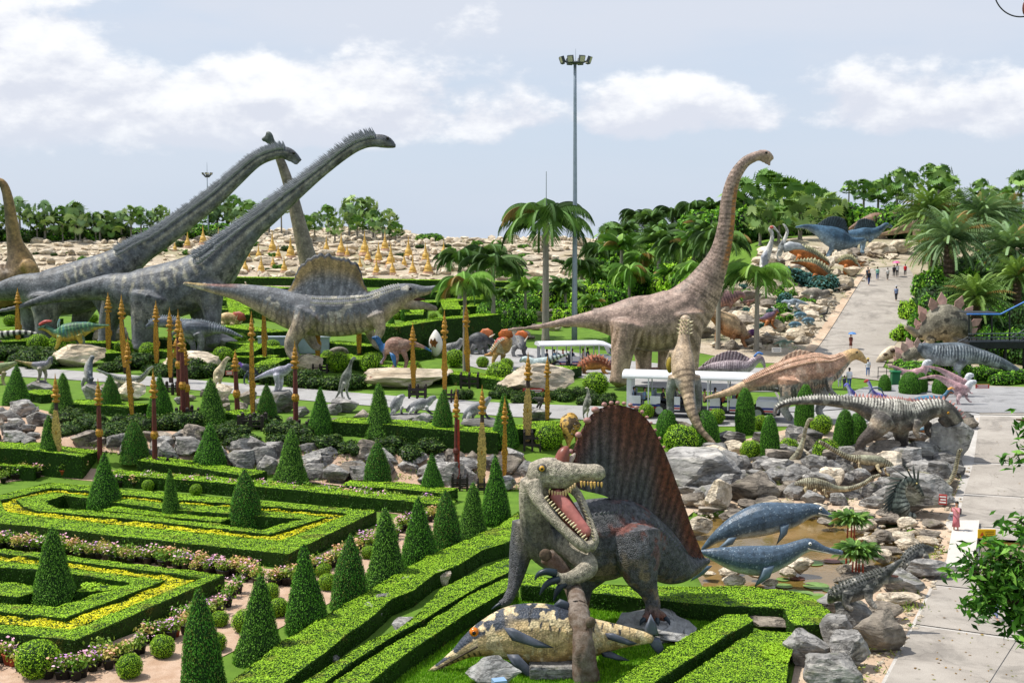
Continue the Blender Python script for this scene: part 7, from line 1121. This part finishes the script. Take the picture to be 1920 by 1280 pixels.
# egg, low wall, skull
G = gp(816, 672); s = G[1] / FPX; e = empty('giant_egg', G, 'giant white cracked egg in front of the tall hedge', 'egg'); m_ = MB(); m_.lathe((0, 14 * s, 0), [(math.sin(math.pi * f) ** .75 * 14.5 * s * (1.08 - .25 * f), 54 * s * f) for f in np.linspace(.04, .985, 14)], 18); m_.build('shell', mat('dcd8d0', .5, .08, 2, .1), e, smooth=True)
m_ = MB(); m_.add([np.array((dx * s, (14 - math.sqrt(max(0, 14.6 ** 2 - dx * dx))) * s + .03, z * s)) + (0, -.06, 0) for dx, z in [(-11, 30), (-8, 38), (-4, 34), (0, 40), (2, 33), (6, 31), (2, 26), (1, 20), (-3, 24), (-7, 21), (-7, 26)]], [tuple(range(11))]); m_.build('crack', mat('7a4c22', .9), e)
G = gp(550, 664); s = G[1] / FPX; e = empty('low_wall', G, 'low pale grey wall behind the grey sailed statue', 'wall'); m_ = MB(); m_.box((0, .4, 16 * s), (134 * s, .5, 30 * s), 0, .03); m_.build('panel', mat('8f9cac', .6, .1), e); m_ = MB(); m_.box((0, .4, 32 * s), (138 * s, .7, 3 * s), 0, .02); m_.build('coping', mat('a4b0bc', .6, .1), e)
small('dinosaur_skull', 'beige dinosaur skull sculpture beside the climbing road', (1668, 680), [(1690, 668, 10), (1676, 660, 12), (1664, 664, 11), (1652, 672, 7), (1644, 678, 3)], [], two('c8b496', 'd4c4a8', ('no', '8a7458', .08, .62, .06, .6)), [('ball', 'eye_socket', 1674, 657, 5, 4, -9, '3c2c1c'), ('ball', 'nostril', 1660, 664, 4, 3, -9, '4a3826'), ('tube', 'lower_jaw', [(1690, 678, 5), (1668, 684, 4), (1650, 684, 2.5)], .9, 'c0aa8a')])
# plates with print
PR = mat('a83a34', .5, .1); WH = mat('e0dcd8', .5, .05)
def plate(x, y, w_, h_, d, label, bg=PR, fg=WH, lines=3, rz=0, name='plaque'):
    org = px(x, y, d); s = d / FPX; e = empty(name, org, label, 'sign', None, rz); m_ = MB(); m_.box((0, 0, 0), (w_ * s, .05, h_ * s), 0, .01); m_.build('board', bg, e)
    for i in range(lines): m_ = MB(); m_.box(((i % 2) * w_ * s * .04, -.032, (.5 - (i + .5) / lines) * h_ * s * .8), (w_ * s * (.8 - .12 * (i % 2)), .008, h_ * s * .4 / lines)); m_.build('text_line', fg, e)
    return e
for x, y, w_, h_, gy, lb, rz in [(710, 712, 34, 11, 728, 'red plate with white print on the broad plinth rock', .1), (1000, 735, 40, 14, 748, 'red lettered plate on the white plinth behind gold posts', 0), (305, 692, 16, 9, 701, 'small red plate on the plinth behind the carved posts', 0), (430, 699, 14, 8, 740, 'small red plate behind the cream bird-like dinosaur', 0), (1768, 936, 15, 20, 978, 'red and white plate leaning on the large boulder', -.5), (1752, 880, 10, 18, 900, 'narrow red and white plate standing by the curved reptile', -.7), (1228, 693, 22, 9, 716, 'red lettered plate between the legs of the long-necked statue', 0), (1842, 724, 26, 8, 735, 'red low plate beside the asphalt crossing', 0), (1813, 822, 6, 14, 850, 'small red plate at the pavement edge boulders', -.6), (3, 690, 10, 24, 716, 'red and white board at the left picture edge', 0)]:
    plate(x, y, w_, h_, gp(x, gy)[1] - .25, lb, rz=rz)
G = gp(1456, 668); m_ = MB(); e = plate(1456, 656, 18, 9, G[1], 'white sign board on the hillside lawn', WH, mat('9aa0a8', .5), 2)
# yellow warning sign on two legs
d = gp(1850, 1030)[1]; e = plate(1850, 1000, 34, 17, d, 'yellow warning board with red triangle by the slab bridge', mat('e8b810', .5, .05), mat('5a4a10', .5), 0, 0, 'warning_sign'); s = d / FPX
for i, (ux, uz, uw) in enumerate([(5, 4, 16), (6, 0, 14), (5, -4, 15)]): m_ = MB(); m_.box((ux * s, -.034, uz * s), (uw * s, .008, 1.3 * s)); m_.build('text_line', mat('5a4a10', .5), e)
m_ = MB(); m_.add([(-13 * s, -.036, -4 * s), (-5 * s, -.036, -4 * s), (-9 * s, -.036, 4 * s)], [(0, 1, 2)]); m_.build('triangle', mat('c8501c', .5), e)
for q in (-15, 15): m_ = MB(); m_.tube([(q * s, .04, -30 * s), (q * s, .04, 8 * s)], [.02, .02], 6); m_.build('leg', mat('3a3a3c', .5), e)
# slab bridge over the channel
W4 = [gp(1772, 1072), gp(1788, 984), gp(1836, 984), gp(1826, 1072)]; c = sum(W4) / 4; m_ = MB(); T4 = [np.array((p[0], p[1], .26)) - c for p in W4]; B4 = [np.array((p[0], p[1], .08)) - c for p in W4]; m_.add(T4 + B4, [(3, 2, 1, 0), (4, 5, 6, 7)] + [(i, (i + 1) % 4, 4 + (i + 1) % 4, 4 + i) for i in range(4)])
tag(m_.build('slab_bridge', ground_mat('pale_slab', (np.array((.50, .47, .43)), np.array((.56, .53, .49)), np.array((.46, .43, .39))), .8, .2, .8, 30), None, c), 'pale concrete slab bridge across the channel', 'bridge')
# litter bin and bench rail
G = gp(1678, 722); s = G[1] / FPX; e = empty('litter_bin', G, 'green wheeled litter bin at the foot of the hill road', 'bin'); m_ = MB(); m_.box((0, 0, 12 * s), (15 * s, 14 * s, 24 * s), 0, .05); m_.build('body', mat('17623c', .45, .15), e); m_ = MB(); m_.box((0, -.02, 26 * s), (18 * s, 17 * s, 4 * s), .05, .04); m_.build('lid', mat('1c7448', .4, .15), e)
for q in (-5, 5): m_ = MB(); m_.tube([(q * s, 7 * s, 1.5 * s), (q * s + .06, 7 * s, 1.5 * s)], [1.8 * s, 1.8 * s], 10); m_.build('wheel', BLACK, e)
G = gp(1662, 712); s = G[1] / FPX; e = empty('steel_railing', G, 'low dark railing between road and green bin', 'railing')
for q in (-16, 0, 16): m_ = MB(); m_.tube([(q * s, 0, 0), (q * s, 0, 24 * s)], [.03, .03], 6); m_.build('post', BLACK, e)
for z in (8, 16, 24): m_ = MB(); m_.tube([(-17 * s, 0, z * s), (17 * s, 0, z * s)], [.025, .025], 6); m_.build('rail', BLACK, e)
# steel walkway and stairs
d = gp(1860, 700)[1]; org = px(1870, 700, d); s = d / FPX; e = empty('steel_walkway', org, 'dark steel walkway with stairs and blue roof edge', 'walkway'); ST_ = mat('26282c', .45, .25, 4, .1, .5)
def seg(nm, x0, y0, x1, y1, r, m, dep=0, dep2=None): q = MB(); q.tube([px(x0, y0, d + dep) - org, px(x1, y1, d + (dep if dep2 is None else dep2)) - org], [r, r], 6); return q.build(nm, m, e)
m_ = MB(); a = px(1815, 652, d) - org; b = px(1960, 652, d) - org; m_.box(((a[0] + b[0]) / 2, 1.2, a[2] + .25), (b[0] - a[0], 3.0, .6), 0, .03); m_.build('deck', ST_, e)
for x in (1818, 1850, 1885, 1920): seg('post', x, 704, x, 654, .14, ST_, .3)
for x in range(1822, 1950, 9): seg('baluster', x, 652, x, 626, .025, ST_, .02)
for x, y in ((1817, 590), (1860, 590), (1893, 578), (1925, 562)): seg('roof_post', x, 652, x, y, .08, ST_, .1)
BL = mat('3c74c0', .4, .15); seg('roof_edge', 1813, 589, 1876, 589, .075, BL); seg('roof_edge', 1876, 589, 1960, 546, .075, BL); seg('roof_edge', 1813, 589, 1876, 589, .075, BL, 2.8); seg('roof_edge', 1876, 589, 1960, 546, .075, BL, 2.8); m_ = MB(); a = px(1813, 588, d) - org; b = px(1876, 588, d) - org; m_.box(((a[0] + b[0]) / 2, 1.5, a[2] + .05), (b[0] - a[0], 2.7, .04)); m_.build('roof_sheet', ST_, e)
for y in (630, 637, 644): seg('rail', 1816, y - 4, 1960, y - 6, .05, mat('6a7078', .35, .1, 4, 0, .6))
for dep in (0, 1.6):
    seg('stringer', 1815, 655, 1702, 716, .11, ST_, dep); 
    for k in (8, 16, 24): seg('stair_rail', 1815, 655 - k, 1702, 716 - k, .025, mat('54585e', .35, .1, 4, 0, .6), dep)
for i in range(12): f = (i + .5) / 12; m_ = MB(); p = px(1815 - 113 * f, 655 + 61 * f, d) - org; m_.box(p + (0, .8, 0), (.32, 1.6, .05)); m_.build('tread', ST_, e)
for dep in (0, 1.6):
    seg('stringer', 1890, 652, 1960, 610, .11, ST_, dep + 1)
    for k in (8, 16): seg('stair_rail', 1890, 652 - k, 1960, 610 - k, .025, mat('54585e', .35, .1, 4, 0, .6), dep + 1)
# floodlight masts
def mast(x, by, ty, wpx, nlamp, rr_, label, d=None):
    G = gp(x, by) if d is None else px(x, by, d); s = G[1] / FPX; H = (by - ty) * s; e = empty('floodlight_mast', G, label, 'lamp'); pm_ = mat('8e9aa6', .4, .12, 3, .05, .4)
    m_ = MB(); m_.tube([(0, 0, -.3), (0, 0, H * .5), (-.02 * H / 10, 0, H)], [wpx * s, wpx * .72 * s, wpx * .5 * s], 14); m_.build('pole', pm_, e, smooth=True); lm = mat('3c4248', .5, .2); gm = mat('b8b49c', .2, .1)
    m_ = MB(); m_.lathe((0, 0, H), [(rr_ * .45 * s, -2 * s), (rr_ * .55 * s, 0), (rr_ * .45 * s, 2 * s)], 16); m_.build('ring', lm, e); m_ = MB(); m_.tube([(0, 0, H), (0, 0, H + 26 * s)], [.5 * s, .25 * s], 5); m_.build('lightning_rod', pm_, e)
    for i in range(nlamp):
        a = 2 * math.pi * (i + .5) / nlamp; ca, sa = math.cos(a), math.sin(a); p = np.array((ca * rr_ * s, sa * rr_ * .9 * s, H + 5 * s)); m_ = MB(); m_.tube([(ca * rr_ * .5 * s, sa * rr_ * .5 * s, H), p], [1.1 * s, .9 * s], 5); q = m_.build('lamp_arm', lm, e)
        tt = np.array((-sa, ca, 0)); up = np.array((ca * .35, sa * .35, .94)); nn = np.cross(tt, up); hw = rr_ * .2 * s
        V8 = [p + tt * sx * hw + up * sz * hw * 1.1 + nn * sn * hw * .5 for sn in (-1, 1) for sx, sz in ((-1, -1), (1, -1), (1, 1), (-1, 1))]; m_ = MB(); m_.add(V8, [(3, 2, 1, 0), (4, 5, 6, 7)] + [(j, (j + 1) % 4, 4 + (j + 1) % 4, 4 + j) for j in range(4)]); h = m_.build('floodlight', lm, e)
        for sg in (-1, 1): Vg = [p + tt * sx * hw * .85 + up * sz * hw * .95 + nn * sg * hw * .52 for sx, sz in ((-1, -1), (1, -1), (1, 1), (-1, 1))]; m_ = MB(); m_.add(Vg, [(0, 1, 2, 3)]); m_.build('lens', gm, h)
    return e
mast(1077, 642, 124, 5.6, 8, 27, 'tall grey floodlight mast beside the drooping palm')
mast(391, 452, 332, 1.4, 6, 9, 'small distant floodlight mast behind the spiny neck', d=238)
G = gp(1023, 642); s = G[1] / FPX; m_ = MB(); m_.tube([(1 * s, 0, 0), (1 * s, 0, 320 * s)], [1.6 * s, .5 * s], 6); o = m_.build('thin_pole', mat('6a7470', .6), None, G + (0, .9, 0)); tag(o, 'thin grey pole rising above the drooping palm', 'pole')
G = px(1915, -20, 14.0); s = 14 / FPX; th = np.linspace(0, 2 * math.pi, 33); m_ = MB(); m_.tube([(50 * s * math.cos(t), 0, 50 * s * math.sin(t)) for t in th], [1.3 * s] * 33, 6); e = empty('wire_hoop', G, 'thin dark wire hoop hanging at the upper right corner', 'hoop'); m_.build('ring', BLACK, e); m_ = MB(); m_.tube([(0, 0, 50 * s), (.2, 0, 2.5)], [.012, .012], 5); m_.build('hanger', BLACK, e); m_ = MB(); m_.ball((9 * s, 0, -34 * s), np.array((6, 6, 14)) * s, 10, 8); m_.build('bead', mat('6c3424', .5), e)

# ---------------------------------------------------------------- people
def figure(pose):
    sw = {'stand': .04, 'walk': .2, 'photo': .03, 'sit': 0}[pose]; L = {'torso': [], 'leg': [], 'arm': [], 'head': []}; B_ = []
    if pose == 'sit':
        hip = .5; legs = [[(sx * .09, 0, hip), (sx * .1, -.42, hip), (sx * .1, -.44, .08), (sx * .1, -.56, .05)] for sx in (-1, 1)]; top = hip
    else:
        hip = .86; legs = [[(sx * .09, 0, hip), (sx * .1, -sg * sw * .5 - .02, .46), (sx * .1, sg * -sw * .7 + (.12 if sg < 0 and pose == 'walk' else 0), .07), (sx * .11, -sg * sw * .7 - .13 + (.12 if sg < 0 and pose == 'walk' else 0), .035)] for sx, sg in ((-1, 1), (1, -1))]; top = hip
    tor = [(0, 0, top - .04), (0, 0, top + .15), (0, .01, top + .38), (0, 0, top + .52), (0, -.01, top + .60)]
    sh = top + .49
    if pose == 'photo': arms = [[(sx * .16, 0, sh), (sx * .22, -.12, sh - .2), (sx * .08, -.34, sh + .05), (sx * .04, -.38, sh + .1)] for sx in (-1, 1)]
    elif pose == 'sit': arms = [[(sx * .17, 0, sh), (sx * .22, -.04, sh - .26), (sx * .14, -.28, sh - .3), (sx * .12, -.34, sh - .28)] for sx in (-1, 1)]
    else: arms = [[(sx * .17, 0, sh), (sx * .21, .03 * sx * (pose == 'walk'), sh - .28), (sx * .2, -.08 - .1 * sx * (pose == 'walk'), sh - .52), (sx * .19, -.1 - .1 * sx * (pose == 'walk'), sh - .6)] for sx in (-1, 1)]
    hz = top + .72; body = MB(); body.tube(tor, [.11, .11, .125, .07, .045], 12, 1.35, hint=(1, 0, 0))
    body.tube([(0, .01, hz - .12), (0, 0, hz), (0, 0, hz + .1)], [.05, .085, .06], 10); body.cone((0, -.07, hz), (0, -.105, hz - .02), .02)
    for l in legs: body.tube(l, [.075, .052, .035, .03], 8, 1.0, 14, (1, 0, 0))
    for a in arms: body.tube(a, [.042, .034, .026, .03], 8, 1.0, 14, (1, 0, 0))
    bm_ = voxel(np.vstack(body.V), body.F, .02, 1)
    tp = MB(); tp.tube([(0, 0, top - .02)] + tor[1:4], [.135, .13, .145, .075], 12, 1.38, hint=(1, 0, 0))
    for a in arms: q = np.array(a); tp.tube([q[0], q[0] * .4 + q[1] * .6, q[1]], [.062, .055, .05], 8, m=5, hint=(1, 0, 0))
    bt = MB(); bt.tube([(0, 0, top + .06), (0, 0, top - .08)], [.125, .12], 12, 1.3, hint=(1, 0, 0))
    for l in legs: q = np.array(l); bt.tube([q[0], q[1], q[1] * .15 + q[2] * .85], [.095, .07, .055], 8, m=8, hint=(1, 0, 0))
    hr = MB(); hr.ball((0, .02, hz + .045), (.098, .105, .095), 10, 7); hr.ball((0, .05, hz - .03), (.085, .06, .1), 8, 6)
    sk = MB(); sk.lathe((0, 0, 0), [(.2, top - .48), (.17, top - .2), (.14, top + .08), (.1, top + .1)], 14)
    return [bm_, voxel(np.vstack(tp.V), tp.F, .022, 1), voxel(np.vstack(bt.V), bt.F, .022, 1), hr.mesh(None, True), sk.mesh(None, True)], hz
FIG = {p: figure(p) for p in ('stand', 'walk', 'photo', 'sit')}
SKIN = mat('b88868', .6, .1, 3, 0)
def slot(o, m):
    if not o.data.materials: o.data.materials.append(SKIN)
    o.material_slots[0].link = 'OBJECT'; o.material_slots[0].material = m
def person(x, by, hpx, pose, top, bot, hair, label, rz=0.0, skirt=False, umb=None, hat=None, bag=None, loc=None, group=None):
    ms, hz = FIG[pose]; full = hz + .13
    G = gp(x, by) if loc is None else np.array(loc); sc = hpx * (G[1] / FPX) / full if loc is None else 1.0
    e = empty('person', G + (0, 0, .08 if loc is None else 0), label, 'person', group, rz, sc)
    slot(ob('body', ms[0], None, e), SKIN); slot(ob('shirt', ms[1], None, e), mat(top, .8, .15, 5, .1)); slot(ob('hair', ms[3], None, e), mat(hair, .6, .2))
    if skirt: slot(ob('dress', ms[4], None, e), mat(bot, .8, .15, 5, .1))
    else: slot(ob('trousers', ms[2], None, e), mat(bot, .8, .15, 5, .1))
    if umb: m_ = MB(); m_.lathe((.12, -.1, hz + .18), [(.52, 0), (.42, .12), (.24, .2), (.02, .25)], 10); u = m_.build('umbrella', mat(umb, .5, .1, 3, 0), e); m_ = MB(); m_.tube([(.12, -.1, hz - .55), (.12, -.1, hz + .42)], [.012, .012], 5); m_.build('umbrella_shaft', BLACK, u)
    if hat: m_ = MB(); m_.lathe((0, .01, hz + .08), [(.2, 0), (.2, .015), (.11, .03), (.1, .1), (.04, .13)], 12); m_.build('hat', mat(hat, .8), e)
    if bag: m_ = MB(); m_.box((0, .18, hz - .42), (.28, .14, .36), 0, .05); m_.build('backpack', mat(bag, .6), e)
    return e
for a in [dict(x=1792, by=1003, hpx=63, pose='photo', top='c8848c', bot='b86870', hair='1c1614', label='visitor in pink dress photographing the pond from the slab bridge', rz=-.9, skirt=True, bag='1c1c20'), dict(x=1868, by=1164, hpx=70, pose='walk', top='d0d0d0', bot='8c94c0', hair='241c18', label='visitor in pale blue trousers half hidden by the near branches', rz=.4),
        dict(x=1629, by=536, hpx=29, pose='walk', top='1c2028', bot='2c4070', hair='1c1614', label='visitor in black shirt and blue jeans on the climbing road', rz=.2), dict(x=1627, by=528, hpx=26, pose='stand', top='3c4450', bot='2a3040', hair='1c1614', label='visitor in grey just behind the black-shirted one', rz=2.8), dict(x=1645, by=526, hpx=25, pose='walk', top='7cb4a4', bot='34507c', hair='1c1614', label='visitor in mint shirt and jeans on the climbing road', rz=3.0), dict(x=1664, by=526, hpx=23, pose='walk', top='c8c8c4', bot='54524c', hair='1c1614', label='visitor in pale top and shorts near the road top', rz=3.1), dict(x=1676, by=520, hpx=22, pose='stand', top='24242a', bot='24242a', hair='1c1614', label='visitor in black beside the pink umbrella', rz=2.9), dict(x=1682, by=520, hpx=25, pose='stand', top='e0e0e0', bot='1c1c20', hair='1c1614', label='visitor in white shirt under a pink umbrella', rz=3.0, umb='d85090'), dict(x=1697, by=518, hpx=22, pose='stand', top='c82830', bot='24242a', hair='1c1614', label='visitor in red shirt at the edge of the climbing road', rz=2.6), dict(x=1680, by=565, hpx=28, pose='walk', top='7c8cac', bot='1c1c24', hair='2c241c', label='visitor in blue-grey shirt and dark shorts walking alone', rz=3.1, hat='c8c8cc'),
        dict(x=1595, by=655, hpx=27, pose='stand', top='6c3a30', bot='6c3a30', hair='1c1614', label='visitor in brown dress under a blue umbrella', rz=.1, skirt=True, umb='3c78b8'), dict(x=1627, by=707, hpx=34, pose='stand', top='c8ccd8', bot='5070a0', hair='1c1614', label='visitor in white top and jeans beside the beaked head', rz=2.7, hat='d8c070'), dict(x=1592, by=730, hpx=40, pose='walk', top='dcdce4', bot='40588c', hair='1c1614', label='visitor in white shirt and jeans at the crossing', rz=3.0), dict(x=1574, by=728, hpx=32, pose='walk', top='d4d4dc', bot='c0c0c8', hair='1c1614', label='visitor dressed in white at the crossing', rz=2.9), dict(x=1583, by=732, hpx=27, pose='walk', top='34344c', bot='2c2c3c', hair='1c1614', label='child in dark clothes between two white-clad visitors', rz=3.0), dict(x=110, by=618, hpx=24, pose='stand', top='a8c0d8', bot='b8c8d8', hair='1c1614', label='visitor in pale blue behind the green crested statue', rz=.2)]: person(**a)
# ---------------------------------------------------------------- trams
def tram(A, B, htpx, label, seats, who, gname):
    a, b = gp(*A), gp(*B); v = b - a; L = np.linalg.norm(v[:2]); yaw = math.atan2(v[1], v[0]); s = a[1] / FPX; H = htpx * s; a = a + (0, 0, .06); e = empty('tram', a, label, 'tram', None, yaw); Wd = 1.9
    wh = mat('d4d6da', .35, .06, 2, .02); bl = mat('2c3480', .4, .1); rd = mat('b83838', .4, .1)
    m_ = MB(); m_.box((L / 2, Wd / 2, H * .155), (L, Wd * .96, H * .09), 0, .03); m_.build('chassis', mat('22242c', .6), e)
    r_ = MB(); n = 10; V = []
    for x, zt in ((-.15, 0), (L * .80, 0), (L * .90, -.04), (L * .985, -.14)):
        for k in range(n): t = math.pi * k / (n - 1); V.append((x, Wd / 2 - math.cos(t) * (Wd / 2 + .12), H * (.88 + zt) + math.sin(t) * H * .12))
        V += [(x, Wd + .12, H * (.84 + zt)), (x, -.12, H * (.84 + zt))]
    k = n + 2; r_.add(V, [(j * k + i, j * k + (i + 1) % k, (j + 1) * k + (i + 1) % k, (j + 1) * k + i) for j in range(3) for i in range(k)] + [tuple(range(k - 1, -1, -1)), tuple(range(3 * k, 4 * k))]); r_.build('roof', wh, e)
    xs_ = np.linspace(0.03 * L, L * .80, seats + 1)
    for yy in (.03, Wd - .03):
        for i, x in enumerate(xs_): m_ = MB(); m_.box((x, yy, H * .52), (.09 if i else .3, .07, H * .66), 0, .02); m_.build('roof_post', wh, e)
        for i, x in enumerate(xs_[:-1]):
            w_ = (xs_[1] - xs_[0]) * .52; c = (x + w_ * .5 + .12, yy, H * .31); m_ = MB(); m_.box(c, (w_, .08, H * .30), 0, .03); q = m_.build('side_panel', wh, e); sg = -1 if yy < 1 else 1
            for z, mm, hh in ((.26, bl, .04), (.205, rd, .03)): m_ = MB(); m_.box((c[0], yy + sg * .045, H * z), (w_ * .98, .012, H * hh)); m_.build('stripe', mm, q)
    for i, x in enumerate(xs_[:-1]): m_ = MB(); m_.box((x + .55, Wd / 2, H * .34), (.5, Wd * .86, .12), 0, .04); m_.box((x + .3, Wd / 2, H * .44), (.1, Wd * .86, H * .26), 0, .04); m_.build('bench', mat('6a7890', .6), e)
    m_ = MB(); m_.box((L * .92, Wd / 2, H * .3), (L * .14, Wd, H * .3), 0, .1); q = m_.build('cab', wh, e)
    for z, mm, hh in ((.26, bl, .04), (.205, rd, .03)): m_ = MB(); m_.box((L * .92, -.012, H * z), (L * .125, .014, H * hh)); m_.build('stripe', mm, q)
    m_ = MB(); m_.add([(L * .99, .08, H * .46), (L * .99, Wd - .08, H * .46), (L * .93, Wd - .1, H * .82), (L * .93, .1, H * .82)], [(0, 1, 2, 3)]); gl = mat('8aa0a8', .08, .05, 2, 0, .0, .8); m_.build('windscreen', gl, e)
    for x in (L * .23, L * .86):
        for yy in (-.02, Wd - .14):
            R_ = H * .155; m_ = MB(); th = np.linspace(0, 2 * math.pi, 21)[:-1]; V = [(x + R_ * q * math.cos(t), y, R_ + R_ * q * math.sin(t)) for y, q in ((yy, .92), (yy + .03, 1), (yy + .13, 1), (yy + .16, .92)) for t in th]; m_.add(V, [(j * 20 + i, j * 20 + (i + 1) % 20, (j + 1) * 20 + (i + 1) % 20, (j + 1) * 20 + i) for j in range(3) for i in range(20)] + [tuple(range(19, -1, -1)), tuple(range(60, 80))]); w_ = m_.build('wheel', BLACK, e); w_.data.flip_normals() if False else None
            m_ = MB(); m_.add([(x + R_ * .55 * math.cos(t), yy - .012, R_ + R_ * .55 * math.sin(t)) for t in th], [tuple(range(20))]); m_.build('hubcap', mat('a8acb0', .3, .2, 6, 0, .5), w_)
    ca, sa = math.cos(yaw), math.sin(yaw)
    for i, (f, row, tcol, pose, hr) in enumerate(who):
        lx = f * L; ly = .45 if row == 0 else Wd - .5; p = a + np.array((lx * ca - ly * sa, lx * sa + ly * ca, H * .37 - .5)); person(0, 0, 0, 'sit', tcol, '2c3040', hr, '%s passenger from the left riding the %s' % (ORD[i], gname), yaw + math.pi / 2, loc=p, group='passengers of the ' + gname)
    return e
tram((1170, 781), (1462, 793), 86, 'white open-sided tram with blue and red stripes below the statues', 6, [(.06, 0, '1c1c20', 0, '1c1614'), (.13, 0, '7c94b8', 0, '1c1614'), (.25, 0, '2c2c34', 0, '1c1614'), (.33, 1, 'c8c0b0', 0, '2c241c'), (.52, 0, 'c8a080', 0, '1c1614'), (.58, 1, 'd8d0c4', 0, '1c1614'), (.64, 0, 'b06040', 0, '1c1614'), (.73, 0, 'a04034', 0, '1c1614')], 'near tram')
tram((1014, 694), (1150, 690), 52, 'farther white tram behind the orange armoured statue', 4, [(.1, 0, '3c3c44', 0, '1c1614'), (.2, 0, '7ca4c8', 0, '1c1614'), (.32, 0, 'c83030', 0, 'c8a060'), (.45, 0, '2c3450', 0, '1c1614'), (.6, 0, 'c8b8a8', 0, '1c1614'), (.7, 1, '4c4438', 0, '1c1614')], 'far tram')
bpy.data.scenes.remove(TMP)
